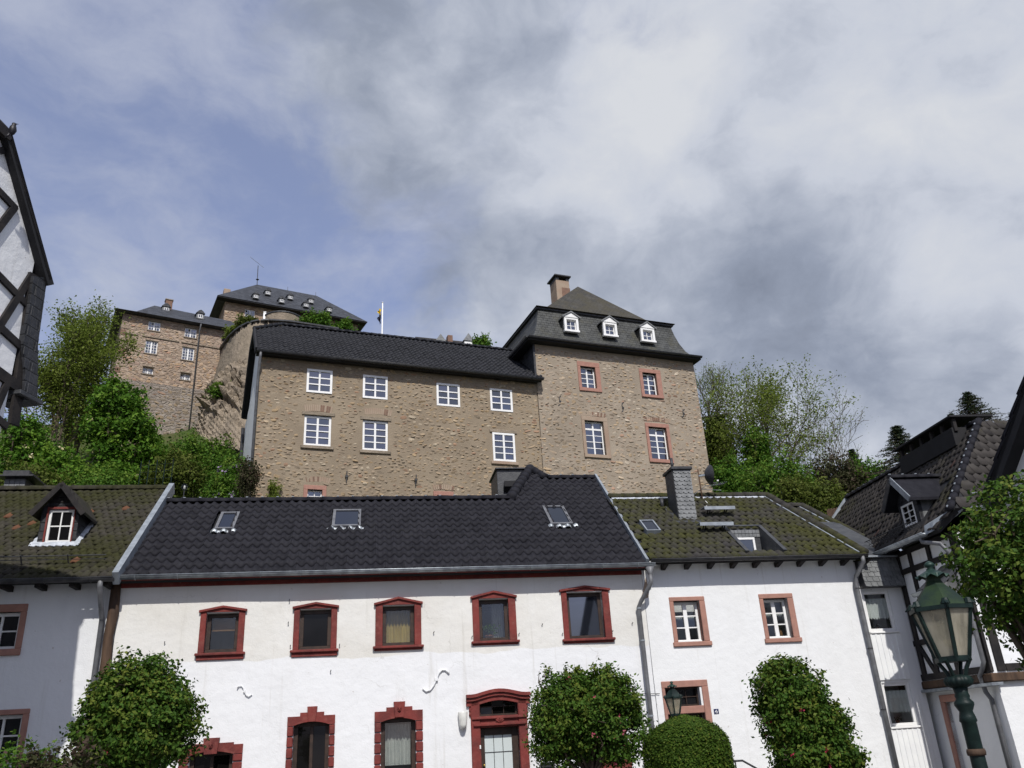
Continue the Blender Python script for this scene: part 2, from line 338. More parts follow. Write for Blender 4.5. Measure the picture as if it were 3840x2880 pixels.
# ------------------------------------------------------------------ building helpers
OFF = {}
def root_of(o):
    while o is not None and o.parent is not None: o = o.parent
    return o
def tag(o, label, cat, group=None, kind=None):
    if label: o['label'] = label
    if cat: o['category'] = cat
    if group: o['group'] = group
    if kind: o['kind'] = kind
    return o
def thing(name, label, cat, fr=None, off=(0, 0, 0), group=None, loc=None, rz=0.0):
    """an Empty at the thing's base; its parts are given in the facade frame fr"""
    o = bpy.data.objects.new(name, None); COL.objects.link(o); o.empty_display_size = .3
    if fr is not None:
        o.location = fr.w(off); o.rotation_euler = (0, 0, fr.a); OFF[o.name] = np.array(off, float)
    else:
        o.location = loc; o.rotation_euler = (0, 0, rz); OFF[o.name] = np.zeros(3)
    return tag(o, label, cat, group)
def link(name, me, parent=None, kind=None):
    o = bpy.data.objects.new(name, me); COL.objects.link(o)
    if parent is not None: o.parent = parent
    if kind: o['kind'] = kind
    return o
def raw_mesh(name, V, F, m, smooth=False, off=None, attrs=None):
    """V (n,3) array; F list of index tuples or an (m,k) array"""
    V = np.asarray(V, dtype=np.float32)
    if off is not None: V = V-np.asarray(off, dtype=np.float32)
    me = bpy.data.meshes.new(name)
    if isinstance(F, np.ndarray):
        k = F.shape[1]; nf = len(F)
        me.vertices.add(len(V)); me.vertices.foreach_set('co', V.ravel())
        me.loops.add(nf*k); me.loops.foreach_set('vertex_index', F.astype(np.int32).ravel())
        me.polygons.add(nf); me.polygons.foreach_set('loop_start', np.arange(0, nf*k, k, dtype=np.int32))
        me.update(calc_edges=True)
    else:
        me.from_pydata([tuple(map(float, v)) for v in V], [], [tuple(int(i) for i in f) for f in F])
    if smooth: me.polygons.foreach_set('use_smooth', [True]*len(me.polygons))
    for nme, (typ, arr) in (attrs or {}).items():
        a = me.attributes.new(nme, typ, 'POINT'); a.data.foreach_set('color' if typ == 'FLOAT_COLOR' else 'value', np.asarray(arr, dtype=np.float32).ravel())
    me.materials.append(MATS[m]); me.update(); return me
class MB:
    def __init__(s): s.v = []; s.f = []
    def add(s, V, F):
        n = len(s.v); s.v += [tuple(map(float, p)) for p in V]; s.f += [tuple(i+n for i in f) for f in F]; return s
    def box(s, x0, x1, y0, y1, z0, z1, c=0.0):
        x0, x1 = sorted((x0, x1)); y0, y1 = sorted((y0, y1)); z0, z1 = sorted((z0, z1))
        if c <= 0:
            return s.add([(x, y, z) for z in (z0, z1) for y in (y0, y1) for x in (x0, x1)],
                         [(0, 2, 3, 1), (4, 5, 7, 6), (0, 1, 5, 4), (2, 6, 7, 3), (0, 4, 6, 2), (1, 3, 7, 5)])
        c = min(c, (x1-x0)*.4, (y1-y0)*.4, (z1-z0)*.4); V = []; F = []; I = {}
        for i in (0, 1):
            for j in (0, 1):
                for k in (0, 1):
                    p = ((x0, x1)[i], (y0, y1)[j], (z0, z1)[k]); q = ((c, -c)[i], (c, -c)[j], (c, -c)[k])
                    for a in range(3):
                        I[i, j, k, a] = len(V); V.append(tuple(p[b] if b == a else p[b]+q[b] for b in range(3)))
        for a in range(3):
            b, d = (a+1) % 3, (a+2) % 3
            def ix(av, bv, dv, ax):
                t = [0, 0, 0]; t[a] = av; t[b] = bv; t[d] = dv; return I[(*t, ax)]
            for v in (0, 1):
                q = [ix(v, 0, 0, a), ix(v, 1, 0, a), ix(v, 1, 1, a), ix(v, 0, 1, a)]; F.append(q if v else q[::-1])
            for v in (0, 1):
                for w in (0, 1): F.append([ix(0, v, w, b), ix(1, v, w, b), ix(1, v, w, d), ix(0, v, w, d)])
        for i in (0, 1):
            for j in (0, 1):
                for k in (0, 1): F.append([I[i, j, k, 0], I[i, j, k, 1], I[i, j, k, 2]])
        return s.add(V, F)
    def prism(s, pts, vec):
        """closed extrusion of a planar polygon"""
        n = len(pts); P = [np.array(p, float) for p in pts]; Q = [p+np.array(vec, float) for p in P]
        return s.add(P+Q, [tuple(range(n)), tuple(range(2*n-1, n-1, -1))]+[(i, i+n, (i+1) % n+n, (i+1) % n) for i in range(n)])
    def hexa(s, b, t):
        return s.add(list(b)+list(t), [(3, 2, 1, 0), (4, 5, 6, 7)]+[(i, (i+1) % 4, (i+1) % 4+4, i+4) for i in range(4)])
    def tube(s, pts, r, n=8, cap=True):
        P = [np.array(p, float) for p in pts]; rr = r if isinstance(r, (list, tuple)) else [r]*len(P); V = []; F = []
        prev = None
        for i, p in enumerate(P):
            d = P[min(i+1, len(P)-1)]-P[max(i-1, 0)]; d = d/(np.linalg.norm(d)+1e-9)
            a = np.array([0, 0, 1.]) if abs(d[2]) < .9 else np.array([1., 0, 0])
            if prev is not None: a = prev
            u = a-d*(a@d); u /= np.linalg.norm(u)+1e-9; v = np.cross(d, u); prev = u
            for k in range(n):
                t = 2*math.pi*k/n; V.append(p+(u*math.cos(t)+v*math.sin(t))*rr[i])
        for i in range(len(P)-1):
            for k in range(n):
                F.append((i*n+k, i*n+(k+1) % n, (i+1)*n+(k+1) % n, (i+1)*n+k))
        if cap: F += [tuple(range(n-1, -1, -1)), tuple((len(P)-1)*n+k for k in range(n))]
        return s.add(V, F)
    def lathe(s, prof, n=20, c=(0, 0, 0), flute=0, amp=0.0):
        V = []; F = []
        for r, z in prof:
            for k in range(n):
                t = 2*math.pi*k/n; q = r*(1+amp*math.cos(flute*t)) if flute else r
                V.append((c[0]+q*math.cos(t), c[1]+q*math.sin(t), c[2]+z))
        for i in range(len(prof)-1):
            for k in range(n): F.append((i*n+k, i*n+(k+1) % n, (i+1)*n+(k+1) % n, (i+1)*n+k))
        F += [tuple(range(n-1, -1, -1)), tuple((len(prof)-1)*n+k for k in range(n))]
        return s.add(V, F)
    def bar(s, a, b, w, h, up=(0, 0, 1)):
        """square beam from a to b"""
        a = np.array(a, float); b = np.array(b, float); d = (b-a)/np.linalg.norm(b-a); up = np.array(up, float)
        x = np.cross(d, up); x /= np.linalg.norm(x)+1e-9; z = np.cross(x, d)
        c = [(-w/2, -h/2), (w/2, -h/2), (w/2, h/2), (-w/2, h/2)]
        return s.hexa([a+x*i+z*j for i, j in c], [b+x*i+z*j for i, j in c])
    def build(s, name, m, parent=None, smooth=False, kind=None, fix=True):
        off = OFF[root_of(parent).name] if parent is not None else None
        me = raw_mesh(name, s.v, s.f, m, smooth, off)
        if fix:
            b = bmesh.new(); b.from_mesh(me); bmesh.ops.recalc_face_normals(b, faces=b.faces); b.to_mesh(me); b.free()
        return link(name, me, parent, kind)
def vnoise(x, z, seed=0):
    """cheap smooth 2d noise in -1..1"""
    return (math.sin(x*1.3+seed)*math.cos(z*1.7+seed*2.1)+math.sin(x*.57-z*.9+seed*.7)+.5*math.sin(x*2.9+z*2.3+seed*3.3))/2.5
def wall_holes(x0, x1, z0, z1, holes, reveal=.22, y=0.0, step=.5, amp=0.0, seed=0, back=True):
    """front sheet of a wall with rectangular openings, their reveals and the inner face"""
    m = MB()
    def cuts(a, b, vs):
        v = sorted({a, b, *[q for q in vs if a < q < b]}); r = []
        for p, q in zip(v, v[1:]):
            k = max(1, int(round((q-p)/step))); r += [p+(q-p)*i/k for i in range(k)]
        return r+[v[-1]]
    X = cuts(x0, x1, [h[0] for h in holes]+[h[1] for h in holes]); Z = cuts(z0, z1, [h[2] for h in holes]+[h[3] for h in holes])
    ins = lambda x, z: any(h[0] < x < h[1] and h[2] < z < h[3] for h in holes)
    idx = {}; V = []; F = []
    def vid(i, j, k):
        if (i, j, k) not in idx:
            idx[i, j, k] = len(V); V.append((X[i], y+(amp*vnoise(X[i], Z[j], seed) if k == 0 else reveal), Z[j]))
        return idx[i, j, k]
    for i in range(len(X)-1):
        for j in range(len(Z)-1):
            if ins((X[i]+X[i+1])/2, (Z[j]+Z[j+1])/2): continue
            F.append((vid(i, j, 0), vid(i+1, j, 0), vid(i+1, j+1, 0), vid(i, j+1, 0)))
            if back: F.append((vid(i, j+1, 1), vid(i+1, j+1, 1), vid(i+1, j, 1), vid(i, j, 1)))
            for (a, b, ci, cj) in (((i, j), (i+1, j), i, j-1), ((i+1, j), (i+1, j+1), i+1, j), ((i+1, j+1), (i, j+1), i, j+1), ((i, j+1), (i, j), i-1, j)):
                cxm = (X[ci]+X[ci+1])/2 if 0 <= ci < len(X)-1 else None; czm = (Z[cj]+Z[cj+1])/2 if 0 <= cj < len(Z)-1 else None
                if cxm is None or czm is None or ins(cxm, czm):
                    F.append((vid(*a, 0), vid(*a, 1), vid(*b, 1), vid(*b, 0)))
    return m.add(V, F)
def window(par, r, y, cols, rows, fm='white_frame', fw=.07, bw=.032, th=.07, glassm='glass_clear', mid=None, zs=None, name='window', mull=None, c=.006):
    """casement: frame and glazing bars as one part, every pane a sub-part"""
    x0, x1, z0, z1 = r; m = MB()
    m.box(x0, x1, y, y+th, z0, z0+fw, c).box(x0, x1, y, y+th, z1-fw, z1, c).box(x0, x0+fw, y, y+th, z0+fw, z1-fw, c).box(x1-fw, x1, y, y+th, z0+fw, z1-fw, c)
    ix0, ix1, iz0, iz1 = x0+fw, x1-fw, z0+fw, z1-fw
    xs = [ix0+(ix1-ix0)*i/cols for i in range(cols+1)]; zl = [iz0+(iz1-iz0)*i/rows for i in range(rows+1)] if zs is None else [iz0+(iz1-iz0)*q for q in zs]
    for i in range(1, cols):
        w = (mull or bw) if (cols % 2 == 0 and i == cols//2) else bw
        m.box(xs[i]-w/2, xs[i]+w/2, y+.006, y+th-.006, iz0, iz1, c*.7)
    for j in range(1, len(zl)-1):
        w = mid if (mid and j == len(zl)-2 and zs is not None) else bw
        m.box(ix0, ix1, y+.011, y+th-.011, zl[j]-w/2, zl[j]+w/2, c*.5)
    o = m.build(name, fm, par)
    for i in range(cols):
        for j in range(len(zl)-1):
            ta, tb = random.uniform(-.012, .012), random.uniform(-.012, .012); yy = y+th*.5; q = [(xs[i], yy-ta-tb, zl[j]), (xs[i+1], yy+ta-tb, zl[j]), (xs[i+1], yy+ta+tb, zl[j+1]), (xs[i], yy-ta+tb, zl[j+1])]
            MB().hexa(q, [(p[0], p[1]+.006, p[2]) for p in q]).build('pane', glassm, o, fix=False)
    return o
def surround(win, r, ro, y0, y1, m, sill=True, out_s=.0, lint=0.0, c=.012):
    """stone or painted frame round an opening: lintel, sill and two jambs"""
    x0, x1, z0, z1 = r; a, b, d, e = ro
    MB().box(a, x0, y0, y1, z0, z1, c).build('jamb', m, win); MB().box(x1, b, y0, y1, z0, z1, c).build('jamb', m, win)
    MB().box(a, b, y0-lint, y1, z1, e, c).build('lintel', m, win)
    if sill: MB().box(a-out_s, b+out_s, y0-.03, y1, d, z0, c).build('sill', m, win)
def wave_curtain(win, x0, x1, y, z0, z1, m, n=40, amp=.02, zig=0, name='curtain'):
    V = []; F = []
    for i in range(n+1):
        x = x0+(x1-x0)*i/n; yy = y+amp*math.sin(i*1.1)+amp*.4*math.sin(i*2.7); zb = z0+(zig*abs((i % 4)-2)/2 if zig else 0)
        V += [(x, yy, zb), (x, yy, z1), (x, yy+.004, zb), (x, yy+.004, z1)]
    for i in range(n):
        k = i*4; F += [(k, k+4, k+5, k+1), (k+2, k+3, k+7, k+6)]
    return MB().add(V, F).build(name, m, win, True, fix=False)
# ---- roof coverings
def tile_template(w, l, amp, th, n=8, power=1.5, lap=1.12, shape='pan'):
    V = []; F = []
    for i in range(n+1):
        t = i/n
        if shape == 'pan': h = amp*((1+math.cos(2*math.pi*t))/2)**power
        else: h = amp*(1-abs(2*t-1))**.7
        x = t*w
        dip = -.16*l*math.sin(math.pi*t) if shape == 'pan' else -.16*l*math.sin(math.pi*t)
        V += [(x, dip, h+th), (x, l*lap, h), (x, dip, h+th*.1-.012)]
    for i in range(n):
        k = i*3; F += [(k, k+3, k+4, k+1), (k, k+2, k+5, k+3)]
    return np.array(V), F
def tile_roof(par, O, X, T, Nn, width, rows, tpl, w, l, inside, m, nparts, rng, stagger=0.0, jit=.004, name='roof_tile', tj=0.0):
    """lay tiles row by row on the plane O + a X + b T; the largest-looking ones become parts of their own"""
    V, F = tpl; O, X, T, Nn = (np.array(q, float) for q in (O, X, T, Nn)); pos = []
    for r in range(rows):
        k0 = -1
        for k in range(k0, int(width/w)+2):
            a = (k+stagger*(r % 2))*w; b = r*l
            if inside(a+w/2, b+l/2): pos.append((a, b))
    pos = np.array(pos); n = len(pos); off = OFF[root_of(par).name]
    ja = (rng.random((n, 3))-.5)*2*np.array([jit, jit, jit]); tone = rng.random(n); tilt = (rng.random(n)-.5)*2*tj
    ja[:, 2] += np.array([.022*vnoise(q[0]*.55, q[1]*.7, 3) for q in pos])
    order = np.lexsort((np.abs(pos[:, 0]-pos[:, 0].mean()), pos[:, 1])); one = set(order[:nparts].tolist())
    rest = np.array([i for i in range(n) if i not in one], int)
    base = V[:, 0:1]*X+V[:, 1:2]*T+V[:, 2:3]*Nn
    me = {}
    for i in sorted(one):
        q = int(tone[i]*8)
        if tone[i] > .993: q = 8
        if q not in me:
            tv = .995 if q == 8 else q/8
            me[q] = raw_mesh(name, base, F, m, True, None, {'tone': ('FLOAT', np.full(len(base), tv))})
        o = link(name, me[q], par); a, b = pos[i]
        o.location = O+X*(a+ja[i, 0])+T*(b+ja[i, 1])+Nn*ja[i, 2]-off
        if tj: o.rotation_euler = (0, 0, tilt[i])
    if len(rest):
        c = O+X[None]*(pos[rest, 0]+ja[rest, 0])[:, None]+T[None]*(pos[rest, 1]+ja[rest, 1])[:, None]+Nn[None]*ja[rest, 2][:, None]
        AV = (base[None]+c[:, None]).reshape(-1, 3); nv = len(base); Fa = np.array(F)
        AF = (Fa[None]+(np.arange(len(rest))*nv)[:, None, None]).reshape(-1, Fa.shape[1])
        me2 = raw_mesh(name+'s', AV, AF, m, True, off, {'tone': ('FLOAT', np.repeat(tone[rest], nv))})
        link('upper_'+name+'s', me2, par, 'stuff')
    return n
def ridge_run(par, A, B, r, m, seg=.36, clip='zinc_pale', lift=.02, name='ridge_tile', clips=True):
    """overlapping half-round cap tiles from A to B"""
    A = np.array(A, float); B = np.array(B, float); d = B-A; Lh = np.linalg.norm(d); n = max(1, int(round(Lh/seg))); d /= Lh
    x = np.cross(d, (0, 0, 1.)); x /= np.linalg.norm(x); z = np.cross(x, d)
    for i in range(n):
        p = A+d*(Lh*i/n); q = A+d*(Lh*(i+1)/n+.04); V = []; F = []
        for e, (c, rr) in enumerate(((p, r*1.1), (q, r*.94))):
            for k in range(9):
                t = math.pi*(k/8*1.16-.08); V.append(c+x*math.cos(t)*rr+z*(math.sin(t)*rr*.85+lift))
        for k in range(8): F.append((k, k+1, k+10, k+9))
        V.append(p-z*.02); V.append(q-z*.02); F += [tuple(range(8, -1, -1))+(18,), tuple(range(9, 18))+(19,)]
        t = MB().add(V, F).build(name, m, par, True)
        if clips:
            c = p+z*(r*.97+lift)+d*.02; MB().box(-.02, .02, -.03, .03, 0, .02).add([], [])
            b = MB().bar(c-d*.03, c+d*.03, .03, .022).build('ridge_clip', clip, t)
def slab(par, pts, th, nrm, m='slab_dark', name='roof_deck'):
    return MB().prism(pts, np.array(nrm, float)*-th).build(name, m, par)
def gutter(par, A, B, r, m='zinc', name='gutter', n=9, brackets=True, out_dir=(0, -1, 0), step=.85):
    A = np.array(A, float); B = np.array(B, float); o = np.array(out_dir, float); up = np.array([0, 0, 1.]); V = []; F = []
    for ring, rr in ((0, r), (1, r-.008)):
        for c in (A, B):
            for k in range(n):
                t = math.pi*k/(n-1); V.append(c+o*(-math.cos(t)*rr)-up*math.sin(t)*rr)
    for ring in (0, 1):
        b0 = ring*2*n
        for k in range(n-1): F.append((b0+k, b0+k+1, b0+n+k+1, b0+n+k))
    F += [(0, n, 3*n, 2*n), (n-1, 2*n-1+0, 4*n-1, 3*n-1), tuple(range(n)), tuple(range(2*n-1, n-1, -1))]
    m2 = MB().add(V, F); m2.tube([A+o*r+up*.006, B+o*r+up*.006], .014, 6); g = m2.build(name, m, par, True)
    if brackets:
        d = B-A; Lh = np.linalg.norm(d); k = int(Lh/step)
        for i in range(k):
            c = A+d*((i+.5)/k); pts = [c+o*(-math.cos(t)*(r+.008))-up*math.sin(t)*(r+.008) for t in [math.pi*j/8 for j in range(9)]]
            MB().tube(pts, .009, 4).build('gutter_bracket', m, g)
    return g
# ---- foliage
def leaf_arrays(P, Nn, size, rng, asp=.6):
    n = len(P); a = np.cross(Nn, rng.normal(size=(n, 3))); a /= np.linalg.norm(a, axis=1, keepdims=True)+1e-9; b = np.cross(Nn, a)
    s = size[:, None] if isinstance(size, np.ndarray) else size
    V = np.stack([P-a*s*.5, P+b*s*.5*asp-a*s*.05, P+a*s*.5, P-b*s*.5*asp-a*s*.05], 1).reshape(-1, 3)
    return V, np.arange(n*4).reshape(-1, 4)
def leaves_obj(name, P, Nn, size, tone, m, par, rng, asp=.6, kind=None):
    V, F = leaf_arrays(P, Nn, size, rng, asp)
    me = raw_mesh(name, V, F, m, False, OFF[root_of(par).name], {'tone': ('FLOAT', np.repeat(np.clip(tone, 0, 1), 4))})
    return link(name, me, par, kind)
def unit(v): return v/(np.linalg.norm(v, axis=-1, keepdims=True)+1e-9)
def skeleton(rng, base, h, r0, levels=4, ch=(7, 5, 4, 3), ang=(40, 45, 45, 45), ratio=.62, wob=.16, trop=.12, first=.35, lean=(0, 0), shrink=.55):
    """branching limbs: segments with radii, and the tips"""
    segs = []; tips = []; st = [(np.array(base, float), unit(np.array([lean[0], lean[1], 1.])), h, r0, 0)]
    while st:
        p, d, ln, r, lv = st.pop(); k = 5 if lv == 0 else (4 if lv < 3 else 3); pts = [p]; rs = [r]
        for i in range(k):
            d = unit(d+rng.normal(size=3)*wob*(1 if lv else .4)+np.array([0, 0, trop])); p = p+d*ln/k; pts.append(p); rs.append(max(r*(1-(.72 if lv else .8)*(i+1)/k), .004))
        for i in range(k): segs.append((pts[i], pts[i+1], rs[i], rs[i+1]))
        if lv >= levels-1: tips.append((pts[-1], d)); tips.append((pts[-2], d)); continue
        tips.append((pts[-1], d))
        c = ch[min(lv, len(ch)-1)]; az0 = rng.random()*6.28
        for j in range(c):
            t = first+(1-first)*(j+.5+rng.random()*.5-.25)/c if lv == 0 else .25+.75*(j+.6)/c
            f = min(t, .999)*k; i = int(f); q = pts[i]+(pts[i+1]-pts[i])*(f-i); dd = unit(pts[i+1]-pts[i])
            az = az0+j*2.4+rng.normal()*.3; pr = unit(np.cross(dd, [math.cos(az), math.sin(az), .3])); a = R(ang[min(lv, len(ang)-1)]*(1+rng.normal()*.18))
            nd_ = unit(dd*math.cos(a)+pr*math.sin(a)); rr = (rs[i]+(rs[i+1]-rs[i])*(f-i))*ratio
            st.append((q, nd_, ln*(shrink if lv else shrink*(1.15-.55*t))*(1+rng.normal()*.12), max(rr, .006), lv+1))
    return segs, tips
def seg_mesh(name, segs, m, par, n=5):
    A = np.array([s[0] for s in segs]); B = np.array([s[1] for s in segs]); ra = np.array([s[2] for s in segs]); rb = np.array([s[3] for s in segs])
    d = unit(B-A); h = np.where(np.abs(d[:, 2:3]) < .9, np.array([[0, 0, 1.]]), np.array([[1., 0, 0]])); u = unit(np.cross(d, h)); v = np.cross(d, u)
    t = np.arange(n)*2*math.pi/n; c, s = np.cos(t)[None, :, None], np.sin(t)[None, :, None]
    ring = u[:, None]*c+v[:, None]*s
    VA = A[:, None]+ring*ra[:, None, None]; VB = B[:, None]+ring*rb[:, None, None]; V = np.concatenate([VA, VB], 1).reshape(-1, 3)
    k = np.arange(n); q = np.stack([k, (k+1) % n, (k+1) % n+n, k+n], 1); F = (q[None]+(np.arange(len(segs))*2*n)[:, None, None]).reshape(-1, 4)
    return link(name, raw_mesh(name, V, F, m, True, OFF[root_of(par).name]), par)
def blob_points(rng, n, ells, shell=.55):
    """points in a union of ellipsoids (cx,cy,cz,rx,ry,rz), denser towards the skin, with outward normals"""
    E = np.array(ells, float); w = E[:, 3]*E[:, 4]*E[:, 5]; k = rng.choice(len(E), n, p=w/w.sum()); d = unit(rng.normal(size=(n, 3)))
    r = shell+(1-shell)*rng.random(n)**.6; P = E[k, :3]+d*E[k, 3:]*r[:, None]; Nn = unit(d/E[k, 3:])
    return P, Nn, r
def clumps(rng, C, Nn, per, rad, flat=.7):
    """leaves gathered round clump centres"""
    n = len(C); o = rng.normal(size=(n, per, 3))*rad; o[..., 2] *= flat
    P = (C[:, None]+o).reshape(-1, 3); Q = unit(np.repeat(Nn, per, 0)*.8+rng.normal(size=(n*per, 3))*.7+np.array([0, 0, .35])); return P, Q
# ------------------------------------------------------------------ ground: one sheet, flat street in front, castle hill behind
def gz(x, y):
    x = np.asarray(x, float); y = np.asarray(y, float)
    z = np.interp(y, [26.5, 29, 33, 45, 56, 62, 75, 95, 160, 400], [0, 3.2, 7.6, 14, 23.2, 27, 32.5, 34, 20, 0])
    k = np.interp(x, [-120, -60, 9, 16, 30, 140], [.5, 1, 1, .62, .36, .1])
    n = .5*np.sin(x*.31+y*.17)+.4*np.sin(x*.13-y*.37+1)+.25*np.sin(x*.9+y*.7)
    return z*k+n*np.clip(z/12, 0, 1)*.9
def build_ground():
    xs = np.unique(np.concatenate([np.linspace(-900, -80, 18), np.linspace(-80, 80, 81), np.linspace(80, 900, 18)]))
    ys = np.unique(np.concatenate([np.linspace(-900, -30, 16), np.linspace(-30, 25, 23), np.linspace(25, 100, 76), np.linspace(100, 1500, 26)]))
    X, Y = np.meshgrid(xs, ys); V = np.stack([X, Y, gz(X, Y)], -1).reshape(-1, 3); n = len(xs)
    i, j = np.meshgrid(np.arange(n-1), np.arange(len(ys)-1)); a = (j*n+i).ravel(); F = np.stack([a, a+1, a+n+1, a+n], 1)
    link('ground', raw_mesh('ground', V, F, 'ground', True), None, 'structure')
build_ground()
def in_poly(pts):
    P = [(float(a), float(b)) for a, b in pts]
    def f(x, y):
        c = False
        for (ax, ay), (bx, by) in zip(P, P[1:]+P[:1]):
            if (ay > y) != (by > y) and x < (bx-ax)*(y-ay)/(by-ay)+ax: c = not c
        return c
    return f
class Slope:
    """roof plane in a facade frame: ab() turns a pixel into (along, up-slope), pt() gives the local point"""
    def __init__(s, fr, y0, z0, pitch): s.fr, s.y0, s.z0, s.p = fr, y0, z0, R(pitch); s.deg = pitch; s.c, s.s = math.cos(s.p), math.sin(s.p)
    T = property(lambda s: np.array([0, s.c, s.s])); N = property(lambda s: np.array([0, -s.s, s.c]))
    def hit(s, p): return s.fr.sl(p, s.y0, s.z0, s.deg)
    def ab(s, p): q = s.hit(p); return np.array([q[0], (q[1]-s.y0)/s.c])
    def pt(s, a, b, h=0.0): return np.array([a, s.y0, s.z0])+s.T*b+s.N*h
    def O(s, x): return np.array([x, s.y0, s.z0])
    def box(s, m, a0, a1, b0, b1, h0, h1):
        return m.hexa([s.pt(a0, b0, h0), s.pt(a1, b0, h0), s.pt(a1, b1, h0), s.pt(a0, b1, h0)], [s.pt(a0, b0, h1), s.pt(a1, b0, h1), s.pt(a1, b1, h1), s.pt(a0, b1, h1)])
def skylight(par, sp, TL, TR, BL, BR, fm='pipe_grey', g='glass_sky', apron=True, h=.10, fw=.07):
    q = [sp.ab(p) for p in (TL, TR, BL, BR)]; a0 = (q[0][0]+q[2][0])/2; a1 = (q[1][0]+q[3][0])/2; b1 = (q[0][1]+q[1][1])/2; b0 = (q[2][1]+q[3][1])/2
    m = MB()
    for (u0, u1, v0, v1) in ((a0, a1, b0, b0+fw), (a0, a1, b1-fw, b1), (a0, a0+fw, b0+fw, b1-fw), (a1-fw, a1, b0+fw, b1-fw)): sp.box(m, u0, u1, v0, v1, -.02, h)
    o = m.build('skylight', fm, par); m = MB(); sp.box(m, a0+fw, a1-fw, b0+fw, b1-fw, .02, h-.025); m.build('pane', g, o)
    if apron:
        V = []; F = []; n = 28
        for i in range(n+1):
            a = a0-.12+(a1-a0+.24)*i/n; hh = .055+.028*math.cos(2*math.pi*(a-a0)/.225)
            V += [sp.pt(a, b0+.01, hh+.015), sp.pt(a, b0-.11-.02*math.sin(i*2.1), hh), sp.pt(a, b0-.11-.02*math.sin(i*2.1), hh-.02)]
        for i in range(n): k = i*3; F += [(k, k+1, k+4, k+3), (k+1, k+2, k+5, k+4)]
        MB().add(V, F).build('lead_apron', 'zinc', o, True, fix=False)
    return o, (a0, a1, b0, b1)
rng = np.random.default_rng(11)
H = Fr(10.5, 20.0)                              # the row of white houses
CX = {'left': -11.8, 'main': -3.1, 'four': 5.9}
# ================================================================== white house with oxblood window frames
main = thing('white_house', 'white plastered house with dark red window frames and black pantile roof', 'house', H, (CX['main'], 0, 0))
X0, X1, ZE = -9.02, 2.93, 5.24
GW = lambda z, *q: H.rect(*[z(*p) for p in q])
op = [GW(zG, (405, 325), (682, 315), (378, 668), (663, 658)), GW(zG, (1210, 292), (1480, 285), (1197, 640), (1475, 632)),
      GW(zF, (1592, 998), (1817, 990), (1592, 1285), (1820, 1275)), GW(zH, (680, 205), (935, 195), (690, 565), (945, 555)),
      GW(zH, (1437, 145), (1745, 135), (1465, 545), (1770, 535))]
ou = [GW(zG, (355, 320), (738, 305), (318, 732), (716, 718)), GW(zG, (1160, 290), (1535, 275), (1142, 703), (1522, 690)),
      GW(zF, (1545, 990), (1865, 975), (1534, 1320), (1872, 1306)), GW(zH, (615, 200), (1000, 180), (640, 603), (1008, 590)), GW(zH, (1390, 140), (1805, 120), (1418, 587), (1832, 572))]
apx = [H.y(zG(555, 258)), H.y(zG(1348, 228)), H.y(zF(1702, 933)), H.y(zH(800, 130)), H.y(zH(1600, 85))]
lo_top = [H.y(zG(440, 1515)), H.y(zG(1310, 1258)), H.y(zG(2080, 1225))]
lo_op = [(H.y(zG(250, 1560))[0], H.y(zG(630, 1560))[0], .55, lo_top[0][2]), (H.y(zG(1155, 1262))[0], H.y(zG(1465, 1255))[0], .62, lo_top[1][2]), (H.y(zG(1910, 1230))[0], H.y(zH(135, 1210))[0], .62, lo_top[2][2])]
dx0, dx1 = H.y(zH(688, 1200))[0], H.y(zH(1018, 1200))[0]
tr = (dx0, dx1, H.y(zH(850, 1205))[2], H.y(zH(850, 1045))[2]); dr = (dx0, dx1, .02, H.y(zH(850, 1305))[2])
hid = (H.y(zH(1690, 1600))[0], H.y(zH(1930, 1600))[0], H.y(zH(1800, 1605))[2], H.y(zH(1800, 1605))[2]+1.15)
holes = op+lo_op+[tr, dr, hid]
wall_holes(X0, X1, 0, ZE, holes, .26, 0, .45, .022, 2).build('wall', 'plaster_main', main)
MB().box(X0, X0+.2, .27, 6.4, 0, ZE).box(X1-.2, X1, .27, 6.4, 0, ZE).box(X0+.2, X1-.2, 6.2, 6.4, 0, ZE).build('side_walls', 'plaster_white', main)
MB().box(X0+.2, X1-.2, .3, 6.2, 2.75, 2.9).build('upper_floor', 'brown_wood', main)
MB().box(X0, X1, -.05, .0, ZE-.12, ZE-.02, .01).build('eaves_board', 'red_paint', main)
MB().box(X0, X1, -.40, 0, ZE-.02, ZE+.01).build('soffit', 'red_paint', main)
mw = []
for i, (r, ro, a) in enumerate(zip(op, ou, apx)):
    gm = ('glass_clear', 'glass_dark', 'glass_clear', 'glass_clear', 'glass_sky')[i]
    w = window(main, r, .13, 1, 1, 'dark_wood', fw=.085, glassm=gm); mw.append(w)
    x0, x1, z0, z1 = r; b0, b1, d0, e1 = ro; y0, y1 = -.035, .13
    MB().box(b0, x0, y0, y1, z0, z1+.02, .01).build('jamb', 'red_paint', w); MB().box(x1, b1, y0, y1, z0, z1+.02, .01).build('jamb', 'red_paint', w)
    xm = (b0+b1)/2; ze = z1+.03
    MB().prism([(b0, y0, z1+.02), (b1, y0, z1+.02), (b1, y0, ze+.02), (xm, y0, a[2]-.045), (b0, y0, ze+.02)], (0, y1-y0, 0)).build('pediment', 'red_paint', w)
    for s in (-1, 1):
        xe = b0-.035 if s < 0 else b1+.035
        MB().prism([(xm, y0-.045, a[2]-.045), (xe, y0-.045, ze-.012), (xe, y0-.045, ze+.035), (xm, y0-.045, a[2])], (0, .09, 0)).build('pediment_moulding', 'red_paint', w)
    MB().box(b0-.05, b1+.05, y0-.06, y1, z0-.06, z0, .014).build('sill', 'red_paint', w)
    MB().box(b0-.02, b1+.02, y0, y1, d0, z0-.06, .01).build('apron', 'red_paint', w)
